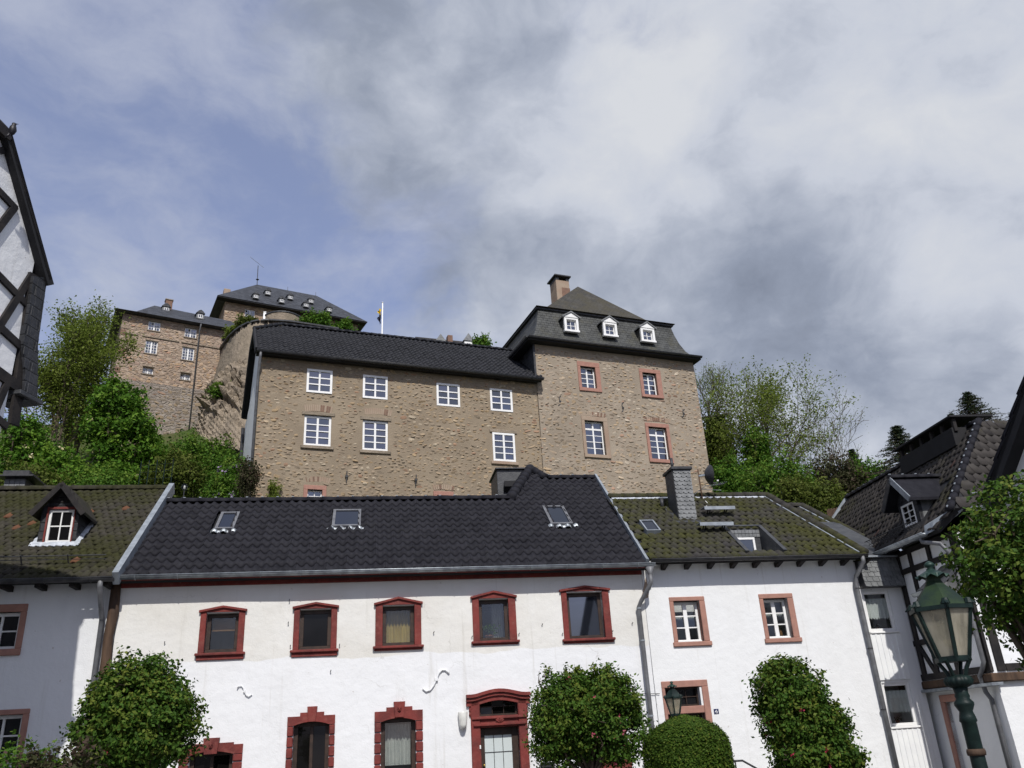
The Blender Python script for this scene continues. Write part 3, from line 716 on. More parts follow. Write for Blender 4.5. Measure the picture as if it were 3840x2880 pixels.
x0, x1, z0, z1 = op[0]; MB().box(x0+.09, x1-.09, .30, .32, z0+.60*(z1-z0), z1-.09).build('roller_blind', 'blind_wood', mw[0]); MB().box(x0+.09, x1-.09, .29, .33, z0+.57*(z1-z0), z0+.62*(z1-z0), .01).build('blind_rail', 'blind_wood', mw[0])
x0, x1, z0, z1 = op[2]; wave_curtain(mw[2], x0+.07, x1-.07, .36, z0+.05, z1-.05, 'yellow_curtain', 44, .03)
x0, x1, z0, z1 = op[3]; xm = x0+.4*(x1-x0); wave_curtain(mw[3], xm+.12, x1-.02, .75, z0, z1, 'white_curtain', 30, .03)
pot = thing('flower_pot', 'terracotta pot with a green houseplant behind a red framed upstairs window', 'plant pot', H, (xm, .38, z0))
MB().lathe([(.07, 0), (.095, .14), (.105, .14), (.105, .17), (.09, .17)], 16, (xm, .38, z0)).build('pot', 'terracotta', pot, True)
Pp, Nn = clumps(rng, np.array([[xm-.06, .38, z0+.30], [xm+.05, .36, z0+.26], [xm-.01, .4, z0+.36]]), np.tile([[0, -.6, .6]], (3, 1)), 45, .07); leaves_obj('leaves', Pp, Nn, .06, rng.random(len(Pp)), 'leaf_bright', pot, rng)
MB().box(xm-.35, xm+.35, .28, .55, z0-.03, z0).build('inner_sill', 'white_frame', mw[3])
# ground floor windows with stepped heads and keystones
kst = [(zG(380, 1405), zG(520, 1400), zG(440, 1530), zG(440, 1400)), (zG(1275, 1130), zG(1362, 1128), zG(1310, 1250), zG(1315, 1128)), (zG(2018, 1090), zG(2118, 1086), zG(2080, 1210), zG(2068, 1086))]
outs = [(zG(165, 1560), zG(712, 1560)), (zG(1100, 1300), zG(1512, 1300)), (zG(1853, 1300), zH(197, 1300))]
steps = [zG(640, 1435), zG(1420, 1172), zG(2180, 1125)]; heads = [zG(700, 1450), zG(1515, 1198), zG(2240, 1155)]
for i, r in enumerate(lo_op):
    x0, x1, z0, z1 = r; b0, b1 = H.y(outs[i][0])[0], H.y(outs[i][1])[0]; k0, k1 = H.y(kst[i][0])[0], H.y(kst[i][1])[0]; kb, kt = H.y(kst[i][2])[2], H.y(kst[i][3])[2]
    zh, zs = H.y(heads[i])[2], H.y(steps[i])[2]; sx_ = abs(H.y(steps[i])[0]-(k0+k1)/2)
    w = window(main, (x0, x1, z0, z1), .15, 2 if i < 2 else 1, 1, 'dark_wood', fw=.09, glassm='glass_dark' if i < 2 else 'glass_clear', mull=.07)
    km = (k0+k1)/2; y0, y1 = -.05, .14; n = 10; up = lambda t: kb-.02+.055*(1-(2*t-1)**2)-.05
    arch = [(x0+(x1-x0)*t/n, y0, z1-.07*(2*t/n-1)**2) for t in range(n+1)]
    MB().prism([(b0, y0, z1-.07), *arch, (b1, y0, z1-.07), (b1, y0, zh), (km+sx_, y0, zh), (km+sx_, y0, zs), (km-sx_, y0, zs), (km-sx_, y0, zh), (b0, y0, zh)], (0, y1-y0, 0)).build('lintel', 'red_paint', w)
    MB().prism([(k0+.035, y0-.04, kb-.02), (k1-.035, y0-.04, kb-.02), (k1, y0-.04, kt), (k0, y0-.04, kt)], (0, .1, 0)).build('keystone', 'red_paint', w)
    if i != 1:                                   # carved mask on the keystone
        m = MB(); zc = (kb+kt)/2
        m.lathe([(.0, -.055), (.035, -.045), (.045, 0), (.038, .04), (.0, .055)], 10, (km, y0-.045, zc)); m.bar((km-.03, y0-.085, zc+.02), (km+.03, y0-.085, zc+.02), .02, .014); m.bar((km, y0-.095, zc-.02), (km, y0-.08, zc+.015), .014, .03); m.build('carved_face', 'red_paint', w)
    nb = 7
    for s, (a, b) in enumerate(((b0, x0), (x1, b1))):
        for j in range(nb):
            za = z0+(z1-.07-z0)*j/nb; zb = z0+(z1-.07-z0)*(j+1)/nb; MB().box(a, b, y0, y1, za+.008, zb-.008, .018).build('jamb_block', 'red_paint', w)
    MB().box(b0-.05, b1+.05, y0-.06, y1, z0-.14, z0, .015).build('sill', 'red_paint', w)
    if i == 2: wave_curtain(w, x0+.1, x1-.1, .34, z0+.6, z1-.12, 'white_curtain', 40, .025)
    if i == 0: wave_curtain(w, x0+.1, x1-.1, .4, z0+.3, z1-.3, 'white_curtain', 30, .02)
# window half hidden by the tree right of the door
x0, x1, z0, z1 = hid; w = window(main, hid, .13, 2, 2, 'white_frame', glassm='glass_dark'); surround(w, hid, (x0-.13, x1+.13, z0-.15, z1+.13), -.04, .13, 'red_paint', out_s=.05)
# right jamb of a gateway left of the stepped windows
gx0, gx1 = H.y(zD(1392, 1600))[0], H.y(zD(1448, 1600))[0]; MB().box(gx0, gx1, -.05, .0, .0, H.y(zD(1420, 1565))[2], .012).build('gateway_jamb', 'red_paint', main)
# front door
jw0, jw1 = H.y(zH(612, 1300))[0], H.y(zH(1100, 1300))[0]; ztop = H.y(zH(560, 1030))[2]; zar = H.y(zH(840, 975))[2]; zc0 = H.y(zH(600, 1065))[2]
leaf = MB(); gx0, gx1 = H.y(zH(738, 1450))[0], H.y(zH(975, 1450))[0]; gz1 = H.y(zH(850, 1372))[2]
leaf.box(dx0, gx0, .11, .17, .02, dr[3], .008).box(gx1, dx1, .11, .17, .02, dr[3], .008).box(gx0, gx1, .11, .17, gz1, dr[3], .008).box(gx0, gx1, .11, .17, .02, .35, .008)
fd = lf = leaf.build('front_door', 'dark_wood', main); fd['label'] = 'dark wood front door with leaded glass in a carved dark red surround'
y0, y1 = -.07, .16
for a, b in ((jw0, dx0), (dx1, jw1)):
    MB().box(a, b, y0, y1, 0, zc0, .015).build('pilaster', 'red_paint', fd)
    for k in range(4): MB().lathe([(.0, -.05), (.03, -.04), (.036, 0), (.03, .04), (0, .05)], 10, (a if a == jw0 else b, y0+.05, tr[2]+.05+.09*k)).build('scroll', 'red_paint', fd, True)
n = 14; cx0, cx1 = jw0-.09, jw1+.09
for dz, yo, hh in ((0, -.09, .07), (-.08, -.045, .06), (-.15, 0, .09)):
    top = []; bot = []
    for i in range(n+1):
        t = i/n; b = max(0, math.cos((t-.5)*math.pi*1.25))**1.3; zq = ztop+(zar-ztop)*b+dz; xx = cx0+(cx1-cx0)*t-yo*0; top.append((xx, y0+yo, zq)); bot.append((xx, y0+yo, zq-hh))
    MB().prism(top+bot[::-1], (0, y1-y0-yo, 0)).build('cornice', 'red_paint', fd)
MB().box(dx0, dx1, y0+.02, y1, dr[3], tr[2], .01).build('transom_bar', 'red_paint', fd)
MB().box(jw0+.05, jw1-.05, y0-.05, y0, dr[3]+.03, dr[3]+.09, .012).build('transom_moulding', 'red_paint', fd); MB().box(jw0+.02, jw1-.02, y0-.04, y0, tr[2]-.07, tr[2]-.02, .012).build('transom_moulding', 'red_paint', fd)
m = MB()
for k in range(7): t = (k-3)*.3; m.bar(((dx0+dx1)/2, y0-.05, dr[3]+.10), ((dx0+dx1)/2+.11*math.sin(t), y0-.05, dr[3]+.10+.09*math.cos(t)), .03, .03)
m.build('shell_ornament', 'red_paint', fd)
tw = window(main, tr, .10, 3, 2, 'dark_wood', fw=.04, bw=.018, glassm='glass_dark', name='transom_window')
MB().box(gx0, gx1, .135, .145, .35, gz1).build('glass', 'glass_frost', lf)
m = MB()
for k in (1, 2): m.box(gx0+(gx1-gx0)*k/3-.006, gx0+(gx1-gx0)*k/3+.006, .126, .136, .35, gz1)
for k in range(1, 6):
    zq = gz1-.365*k+.02
    if zq > .4: m.box(gx0, gx1, .124, .134, zq-.007, zq+.007)
m.build('lead_bars', 'dark_metal', lf)
MB().lathe([(.0, -.03), (.022, -.02), (.022, .02), (0, .03)], 10, (dx0+.07, .07, H.y(zH(715, 1640))[2])).build('door_knob', 'brass', lf, True)
MB().box(dx0-.035, dx0-.005, -.09, -.07, H.y(zH(692, 1495))[2], H.y(zH(692, 1462))[2], .004).build('bell_push', 'white_frame', fd)
# things fixed to the wall
for z, x, y in ((zH, 1400, 505), (zH, 1832, 482), (zH, 620, 530), (zH, 1025, 505), (zH, 1225, 425), (zH, 2003, 412), (zH, 290, 492), (zG, 1108, 410), (zG, 1118, 215), (zG, 42, 580), (zG, 1474, 826), (zG, 1126, 610), (zG, 1550, 600)):
    q = H.y(z(x, y)); MB().tube([(q[0], .01, q[2]), (q[0], -.05, q[2]), (q[0]+.012, -.06, q[2]+.03)], .009, 5).build('iron_hook', 'dark_metal', main)
q0, q1 = H.y(zH(1990, 1018), -.02), H.y(zL(168, 1016), -.02); MB().tube([(q0[0]-.9, -.025, q0[2]), (q0[0], -.025, q0[2]), (X1, -.025, q1[2]), (q1[0], -.04, q1[2])], .008, 5).build('cable', 'dark_metal', main)
q0, q1 = H.y(zH(513, 1235)), H.y(zH(568, 1325)); xl = (q0[0]+q1[0])/2
wl = thing('wall_lamp', 'small white tapered wall lamp beside the red front door', 'wall lamp', H, (xl, 0, q1[2]))
MB().lathe([(.055, 0), (.085, .10), (.105, .34), (.10, .36)], 18, (xl, -.10, q1[2])).build('shade', 'lamp_white', wl, True); MB().box(xl-.05, xl+.05, -.06, 0, q1[2]+.08, q1[2]+.28, .01).build('back_plate', 'white_frame', wl)
q = H.y(zH(1268, 1640)); lb = thing('letter_box', 'black rounded letter box on the wall right of the red door', 'letter box', H, (q[0], 0, q[2]-.4))
MB().box(q[0]-.16, q[0]+.16, -.14, 0, q[2]-.4, q[2]+.075, .03).build('body', 'letterbox', lb); MB().box(q[0]-.13, q[0]+.13, -.15, -.14, q[2]-.02, q[2]+.01).build('slot_flap', 'dark_metal', lb)
def s_anchor(house, par_fr, pts, r, m, label=None):
    P = [par_fr.y(p) for p in pts]; c = P[len(P)//2]
    a = MB().tube([(q[0], -r*.9-.01, q[2]) for q in P], r, 7).build('wall_anchor', m, house, True)
    if label: a['label'] = label
    MB().box(c[0]-r*1.8, c[0]+r*1.8, -r*2.6, -.0, c[2]-r*1.6, c[2]+r*1.6, r*.3).build('wedge', m, a)
s_anchor(main, H, [zG(*p) for p in ((668, 972), (682, 950), (705, 948), (722, 968), (730, 998), (745, 1030), (768, 1042), (795, 1022))], .013, 'plaster_main', 'small white S shaped wall anchor on the white plaster')
s_anchor(main, H, [zH(*p) for p in ((198, 972), (225, 998), (262, 985), (290, 945), (312, 895), (335, 840), (362, 812), (392, 812), (424, 842))], .021, 'plaster_main', 'large white S shaped wall anchor on the plaster left of the red door')
# roof
SM = Slope(H, -.37, ZE+.05, 38)
ab = lambda z, x, y: SM.ab(z(x, y))
lowb = SM.ab((720, 1084))[1]; r0 = SM.ab((362, 1089)); pk = ab(zJ, 430, 262); kn = ab(zJ, 590, 342); re = ab(zJ, 990, 342); hl = ab(zJ, 268, 505)
poly = [(X0-.02, 0), (X0-.02, lowb), (hl[0], lowb), tuple(pk), tuple(kn), (re[0], kn[1]), (X1+.05, 0)]
slab(main, [SM.pt(a, b, -.01) for a, b in poly], .14, SM.N)
skl = []
for q in ((zF, (440, 348), (572, 345), (388, 470), (530, 462)), (zF, (1243, 330), (1443, 325), (1225, 452), (1430, 440)), (zJ, (548, 595), (722, 592), (600, 755), (795, 745))):
    z = q[0]; skl.append(skylight(main, SM, *[z(*p) for p in q[1:]])[1])
TW, TL_ = .222, .340
pin = in_poly(poly)
def main_in(a, b):
    a += X0-.02
    if any(s[0]+.02 < a < s[1]-.02 and s[2]-.10 < b < s[3]-.02 for s in skl): return False
    return pin(a, b) or (b < .3 and X0-.02 < a < X1+.02)
tpl = tile_template(TW, TL_, .070, .055, 8, 1.25)
tile_roof(main, SM.O(X0-.02)+SM.N*.0, (1, 0, 0), SM.T, SM.N, X1-X0+.2, 30, tpl, TW, TL_, main_in, 'tile_black', 300, rng)
ridge_run(main, SM.pt(X0+.1, lowb, .03), SM.pt(hl[0]-.05, lowb, .03), .11, 'tile_black', .40)
ridge_run(main, SM.pt(hl[0]-.05, lowb-.05, .05), SM.pt(pk[0], pk[1], .05), .15, 'tile_black', .34, clips=False)
ridge_run(main, SM.pt(kn[0]-.1, kn[1]+.02, .05), SM.pt(pk[0], pk[1], .05), .13, 'tile_black', .34, clips=False)
ridge_run(main, SM.pt(kn[0], kn[1], .03), SM.pt(re[0]+.05, kn[1], .03), .11, 'tile_black', .40)
# back slopes close the roof
zr = SM.pt(0, lowb)[2]; yr = SM.pt(0, lowb)[1]; zk = SM.pt(0, kn[1])[2]; yk = SM.pt(0, kn[1])[1]
MB().prism([(X0, yr, zr-.03), (X0, 6.6, ZE), (X0, 6.5, ZE-.1), (X0, yr, zr-.2)], (hl[0]-X0, 0, 0)).prism([(hl[0]+.02, yk, zk-.03), (hl[0]+.02, 8.5, ZE), (hl[0]+.02, 8.4, ZE-.1), (hl[0]+.02, yk, zk-.2)], (X1-hl[0], 0, 0)).build('back_roof', 'slab_dark', main)
MB().prism([(X1-.12, .1, ZE), (X1-.12, 6.3, ZE), (X1-.12, yk+2.5, zk-2.6), (X1-.12, yk, zk-.16)], (.1, 0, 0)).prism([(X0+.02, .1, ZE), (X0+.02, 6.3, ZE), (X0+.02, yr, zr-.16)], (.1, 0, 0)).build('gable_walls', 'plaster_white', main)
MB().prism([(hl[0]+.05, yr+.1, zr-.3), (pk[0]-.02, SM.pt(*pk)[1]+.1, SM.pt(*pk)[2]-.12), (pk[0]-.02, 7, SM.pt(*pk)[2]-2.6), (hl[0]+.05, 6, ZE)], (.06, 0, 0)).build('step_wall', 'slate_dark', main)
# black clad box behind the step in the ridge
b0, b1, b2 = H.y(zJ(148, 330), 4.3), H.y(zJ(400, 256), 4.3), H.y(zJ(190, 250), 4.3)
bx = MB().box(b0[0], b1[0]-.1, 4.3, 5.6, zr-.8, b1[2], .01).build('stair_head', 'slate_dark', main); MB().box(b0[0]-.05, b1[0]-.05, 4.22, 5.7, b1[2], b1[2]+.05, .01).build('cover_plate', 'dark_metal', bx)
# verge, gutter and rain pipe
MB().hexa([SM.pt(X1+.0, -.02, -.1), SM.pt(X1+.08, -.02, -.1), SM.pt(re[0]+.08, kn[1]+.05, -.1), SM.pt(re[0], kn[1]+.05, -.1)], [SM.pt(X1+.0, -.02, .17), SM.pt(X1+.08, -.02, .15), SM.pt(re[0]+.08, kn[1]+.05, .15), SM.pt(re[0], kn[1]+.05, .17)]).build('verge_flashing', 'zinc_pale', main)
gutter(main, (X0-.05, -.43, ZE+.06), (X1+.22, -.43, ZE+.06), .075)
fx = X1+.08
rp = MB().lathe([(.045, 0), (.05, .06), (.105, .24)], 14, (fx, -.43, ZE-.26)).tube([(fx, -.43, ZE-.2), (fx, -.43, ZE-.36), (fx-.06, -.36, ZE-.5), (fx-.22, -.17, ZE-.78), (fx-.27, -.1, ZE-.9), (fx-.27, -.1, 2.6), (fx-.27, -.1, 0)], .052, 10)
rp = rp.build('rain_pipe', 'pipe_grey', main, True)
for zq in (ZE-.95, 3.55, 1.9): MB().lathe([(.062, 0), (.062, .035)], 12, (fx-.27, -.1, zq)).build('pipe_clamp', 'zinc_pale', rp)
# tan, slightly uneven patch on the wall beside the pipe
pl = [H.y(zJ(*p)) for p in ((1432, 1180), (1458, 1300), (1455, 1360), (1420, 1372), (1395, 1350), (1408, 1300))]
MB().prism([(q[0], -.004-.022*abs(vnoise(q[0], q[2], 2)), q[2]) for q in pl], (0, .02, 0)).build('tan_wall_patch', 'sandstone_old', main)

# ================================================================== left house, mossy roof
left = thing('white_house', 'white house with mossy tile roof, red framed dormer and sandstone windows', 'house', H, (CX['left'], 0, 0))
LX0, LX1 = -15.2, -9.04; ZL = 5.30
rl = []
for z, tr_, br_, itr, ibr in ((zD, (243, 240), (180, 685), (190, 310), (120, 630)), (zD, (262, 1145), (190, 1600), (200, 1195), (140, 1560))):
    a, b, c, d = H.y(z(*tr_)), H.y(z(*br_)), H.y(z(*itr)), H.y(z(*ibr)); xr = (a[0]+b[0])/2; xi = (c[0]+d[0])/2; wd = 1.0
    rl.append(((xi-.78, xi, d[2], c[2]), (xi-.78-(xr-xi), xr, b[2], a[2])))
wall_holes(LX0, LX1, 0, ZL, [r[0] for r in rl], .24, 0, .5, .02, 5).build('wall', 'plaster_left', left)
MB().box(LX0, LX0+.2, .25, 7.5, 0, ZL).box(LX1-.2, LX1, .25, 7.5, 0, ZL).box(LX0+.2, LX1-.2, 7.3, 7.5, 0, ZL).build('side_walls', 'plaster_white', left)
for r, ro in rl:
    w = window(left, r, .12, 2, 2, 'white_frame', glassm='glass_dark', mull=.05); surround(w, r, ro, -.03, .12, 'sandstone')
SL = Slope(H, -.55, ZL-.02, 38); lr = SL.ab((200, 1058))[1]
slab(left, [SL.pt(a, b, -.01) for a, b in ((LX0-.2, 0), (LX1, 0), (LX1, lr), (LX0-.2, lr))], .14, SL.N)
db = SL.hit(zC(480, 790)); dy = db[1]; dxa, dxb = H.y(zC(340, 640), dy)[0], H.y(zC(668, 640), dy)[0]-.0; dza, dze = db[2]-.05, H.y(zC(500, 462), dy)[2]; dap = H.y(zC(565, 250), dy-.2)
DW = .172; DL = .225
def left_in(a, b):
    x = a+LX0-.2; p = SL.pt(x, b)
    if dxa-.02 < x < dxb+.02 and dy-.05 < p[1] < dy+1.35: return False
    return 0 <= b < lr and x < LX1-.02
tile_roof(left, SL.O(LX0-.2), (1, 0, 0), SL.T, SL.N, LX1-LX0+.2, int(lr/DL)+1, tile_template(DW, DL, .03, .02, 6, 1.2, 1.15, 'rnd'), DW, DL, left_in, 'tile_left', 300, rng, .5, .009, tj=.05)
ridge_run(left, SL.pt(LX0-.1, lr, .0), SL.pt(LX1-.05, lr, .0), .12, 'tile_left', .34, clips=False)
pr = SL.pt(0, lr); MB().prism([(LX0, pr[1], pr[2]-.03), (LX0, 7.7, ZL), (LX0, 7.6, ZL-.1), (LX0, pr[1], pr[2]-.2)], (LX1-LX0, 0, 0)).build('back_roof', 'slab_dark', left)
MB().prism([(LX1-.1, .1, ZL), (LX1-.1, 7.4, ZL), (LX1-.1, pr[1], pr[2]-.16)], (.09, 0, 0)).build('gable_wall', 'slate_dark', left)
m = MB(); SL.box(m, LX1-.02, LX1+.11, -.06, lr+.12, -.16, .13); m.build('verge_flashing', 'zinc_pale', left)
gutter(left, (LX0-.2, -.62, ZL-.06), (LX1+.02, -.62, ZL-.06), .08, 'dark_metal')
for k in range(9): MB().box(LX0+.5+k*.68, LX0+.6+k*.68, -.5, .0, ZL-.2, ZL-.08).build('rafter_end', 'black_timber', left)
px = H.y(zC(868, 1110), -.62)[0]; xb_ = H.y(zD(780, 860), -.1)[0]
rp = MB().tube([(px, -.62, ZL-.08), (px, -.62, ZL-.25), (px-.0, -.36, ZL-.6), (px-.02, -.1, ZL-.85), (px-.02, -.1, 2.5), (px-.02, -.1, 0)], .055, 10).build('rain_pipe', 'pipe_grey', left, True)
gr = MB(); pa = SL.ab(zC(10, 985)); pb = SL.ab(zC(930, 945)); gb = (pa[1]+pb[1])/2; gr.tube([SL.pt(LX0, gb, .22), SL.pt(pb[0], gb, .22)], .014, 6); gr.tube([SL.pt(LX0, gb, .13), SL.pt(pb[0], gb, .13)], .009, 6)
k = 0
while LX0+.3+k*.95 < pb[0]: gr.bar(SL.pt(LX0+.3+k*.95, gb, .02), SL.pt(LX0+.3+k*.95, gb, .25), .02, .03); k += 1
gr.build('snow_guard', 'dark_metal', left)
# timber corner post between the two houses
ps = [H.y(zC(1005, 1120)), H.y(zD(985, 330)), H.y(zD(955, 520)), H.y(zD(925, 730))]; xs_ = [q[0] for q in ps]
post = MB().tube([(xs_[0]+.02, -.07, ZL), (xs_[1]+.0, -.06, ps[1][2]), (xs_[2]-.02, -.08, ps[2][2]), (xs_[3], -.07, ps[3][2]), (xs_[3]-.02, -.06, 0)], [.10, .115, .10, .11, .11], 10).build('corner_post', 'brown_wood', left, True)
# dormer
ddep = (dze-SL.z0)/math.tan(SL.p)+SL.y0-dy
wdz = H.rect(zC(425, 490), zC(655, 480), zC(385, 775), zC(600, 768), dy)
ho = GW2 = H.rect(zC(410, 470), zC(668, 460), zC(370, 785), zC(612, 775), dy)
dw = wall_holes(dxa, dxb, dza, dze, [wdz], .12, dy, 1).build('dormer_front', 'slate_side', left)
w = window(left, wdz, dy+.02, 2, 2, 'white_frame', fw=.06, bw=.03, glassm='glass_dark', name='dormer_window')
for a, b in ((ho[0], wdz[0]), (wdz[1], ho[1])): MB().box(a, b, dy-.03, dy+.02, wdz[2]-.02, ho[3], .006).build('red_casing', 'red_paint', w)
MB().box(wdz[0], wdz[1], dy-.03, dy+.02, wdz[3], ho[3], .006).build('red_casing', 'red_paint', w)
for xq in (dxa, dxb-.05): MB().prism([(xq, dy+.125, dza), (xq, dy+.125, dze), (xq, dy+ddep, dze)], (.05, 0, 0)).build('dormer_cheek', 'slate_side', left)
xm = (dxa+dxb)/2; oh = .16; dh = dap[2]-dze; bdep = (dap[2]-SL.z0)/math.tan(SL.p)+SL.y0
for s in (-1, 1):
    xe = xm+s*((dxb-dxa)/2+oh); ze = dze-oh*dh/((dxb-dxa)/2)*.9
    ye = (ze-SL.z0)/math.tan(SL.p)+SL.y0
    o = MB().hexa([(xm, dy-.22, dap[2]-.05), (xe, dy-.22, ze-.05), (xe, ye+.1, ze-.05), (xm, bdep+.1, dap[2]-.05)], [(xm, dy-.22, dap[2]+.02), (xe, dy-.22, ze+.02), (xe, ye+.1, ze+.02), (xm, bdep+.1, dap[2]+.02)]).build('dormer_roof', 'tile_left', left)
    MB().bar((xm, dy-.23, dap[2]-.05), (xe, dy-.23, ze-.05), .03, .12).build('barge_board', 'black_timber', o)
MB().prism([(dxa, dy+.01, dze), (dxb, dy+.01, dze), (xm, dy+.01, dap[2]-.05)], (0, .08, 0)).build('dormer_gable', 'slate_side', left)
for k in range(4): zq = dze+.1+k*.13; hw = (dxb-dxa)/2*(1-(zq-dze)/dh); MB().box(xm-hw, xm+hw, dy-.01, dy+.012, zq, zq+.11, .004).build('gable_board', 'black_timber', dw) if hw > .05 else None
m = MB(); bb = (dy-SL.y0)/SL.c
for i in range(22):
    a = dxa-.12+(dxb-dxa+.24)*i/22; a2 = dxa-.12+(dxb-dxa+.24)*(i+1)/22; e = .02*(i % 3)
    m.hexa([SL.pt(a, bb-.13-e, .035), SL.pt(a2, bb-.13-e, .035), SL.pt(a2, bb+.03, .05), SL.pt(a, bb+.03, .05)], [SL.pt(a, bb-.13-e, .05), SL.pt(a2, bb-.13-e, .05), SL.pt(a2, bb+.03, .065), SL.pt(a, bb+.03, .065)])
for s, xq in ((-1, dxa), (1, dxb)):
    for i in range(7):
        b = bb+.02+i*.17; m.hexa([SL.pt(xq, b, .03), SL.pt(xq+s*(.10+.02*(i % 2)), b, .03), SL.pt(xq+s*.1, b+.16, .035), SL.pt(xq, b+.16, .035)], [SL.pt(xq, b, .06), SL.pt(xq+s*(.10+.02*(i % 2)), b, .05), SL.pt(xq+s*.1, b+.16, .055), SL.pt(xq, b+.16, .06)])
m.build('lead_flashing', 'lead_white', left)
c0, c1 = H.y(zC(45, 215), 4.6), H.y(zC(205, 330), 4.6)
ch = MB().box(c0[0], c1[0], 4.6, 5.3, 7.2, c0[2], .01).build('chimney', 'slate_dark', left)
for i in range(4):
    for j in range(5):
        xa = c0[0]+(c1[0]-c0[0])*i/4; za = c0[2]-.02-.13*(j+1); MB().box(xa+.004, xa+(c1[0]-c0[0])/4-.004, 4.585, 4.6, za, za+.125, .003).build('slate', 'slate_pale', ch)
MB().box(c0[0]-.12, c1[0]+.25, 4.4, 5.5, c0[2], c0[2]+.05, .01).box(c0[0]-.05, c1[0]+.1, 4.5, 5.4, c0[2]+.05, c0[2]+.2, .02).build('chimney_cap', 'dark_metal', ch)
q = atd(zC(1595, 290), 24.5); sl_ = thing('globe_lamp', 'small clear globe lamp on a bracket at the gable of the mossy roof', 'lamp', None, loc=(q[0], q[1], q[2]-.3))
MB().lathe([(0, .20), (.07, .215), (.10, .29), (.07, .37), (0, .385)], 14).build('globe', 'glass_clear', sl_, True); MB().lathe([(.02, .22), (.03, .25), (.03, .32), (.0, .35)], 10).build('bulb', 'lamp_white', sl_, True); MB().tube([(0, 0, .2), (0, 0, .0), (-.4, .05, -.2)], .018, 6).build('bracket', 'dark_metal', sl_)
# ================================================================== house number 4
four = thing('white_house', 'white house number four with pink sandstone windows and mossy hipped roof', 'house', H, (CX['four'], 0, 0))
FX0, FX1 = 2.94, 8.62; ZF = 5.34
v = [GW(zL, (288, 222), (515, 212), (330, 572), (548, 565)), GW(zL, (1062, 198), (1280, 190), (1118, 540), (1315, 535))]
vo = [GW(zL, (245, 185), (550, 175), (300, 612), (612, 602)), GW(zL, (1018, 158), (1308, 148), (1090, 580), (1392, 570))]
dt = GW(zL, (212, 970), (535, 955), (232, 1130), (540, 1120)); dd = (H.y(zL(240, 1200))[0], H.y(zL(562, 1200))[0], .02, H.y(zL(400, 1190))[2]); do = GW(zL, (170, 912), (577, 895), (240, 1360), (640, 1360))
dt = (dd[0], dd[1]-.05, dt[2], dt[3])
wall_holes(FX0, FX1, 0, ZF, v+[dt, dd], .3, 0, .5, .014, 9).build('wall', 'plaster_white', four)
MB().box(FX0+.01, FX0+.2, .31, 6.2, 0, ZF).box(FX1-.2, FX1, .31, 6.2, 0, ZF).box(FX0+.2, FX1-.2, 6.0, 6.2, 0, ZF).build('side_walls', 'plaster_white', four)
MB().box(FX0+.2, FX1-.2, .32, 6.0, 2.7, 2.85).build('upper_floor', 'brown_wood', four)
for i, (r, ro) in enumerate(zip(v, vo)):
    w = window(four, r, .16, 2, 3, 'white_frame', fw=.065, bw=.03, glassm='glass_clear', mull=.10, zs=[0, .34, .67, 1]); surround(w, r, ro, -.025, .17, 'sandstone', out_s=.03)
    x0, x1, z0, z1 = r; MB().box(x0, x1, .12, .16, z0, z0+.045, .008).build('weather_bar', 'white_frame', w)
    wave_curtain(w, x0+.07, (x0+x1)/2-.05, .26, z0+.56*(z1-z0), z0+.66*(z1-z0), 'lace', 20, .006, .03); wave_curtain(w, (x0+x1)/2+.05, x1-.07, .26, z0+.56*(z1-z0), z0+.66*(z1-z0), 'lace', 20, .006, .03)
x0, x1, z0, z1 = v[1]; fg = thing('vase', 'small tan vase with dried flowers behind the sandstone framed upper window', 'vase', H, (x1-.17, .30, z0+.06))
MB().lathe([(.03, 0), (.045, .05), (.04, .12), (.02, .16), (.03, .19)], 12, (x1-.17, .30, z0+.06)).build('body', 'blind_wood', fg, True)
Pp, Nn = clumps(rng, np.array([[x1-.19, .3, z0+.32], [x1-.14, .3, z0+.29]]), np.tile([[0, -.7, .4]], (2, 1)), 25, .03); leaves_obj('dried_flowers', Pp, Nn, .035, rng.random(len(Pp)), 'leaf_olive', fg, rng)
MB().box(x0, x1, .235, .4, z0+.03, z0+.06).build('inner_sill', 'white_frame', four)
# door
leaf = MB().box(dd[0], dd[1], .18, .24, .02, dd[3], .01).build('front_door', 'dark_wood', four); fd4 = leaf
for k in range(2): MB().box(dd[0]+.1, dd[1]-.1, .168, .18, .3+k*.8, .95+k*.8, .008).build('door_panel', 'dark_wood', leaf)
MB().lathe([(.0, -.03), (.02, -.02), (.02, .02), (0, .03)], 10, (dd[0]+.08, .14, 1.05)).build('door_knob', 'brass', leaf, True)
for a, b in ((do[0], dd[0]), (dd[1], do[1])): MB().box(a, b, -.03, .18, 0, dt[3], .012).build('jamb', 'sandstone', leaf)
MB().box(do[0], do[1], -.03, .18, dt[3], do[3], .012).build('lintel', 'sandstone', leaf); MB().box(dd[0], dd[1], -.02, .18, dd[3], dt[2], .012).build('transom_bar', 'sandstone', leaf)
window(four, dt, .14, 3, 2, 'dark_wood', fw=.04, bw=.02, glassm='glass_dark', name='transom_window')
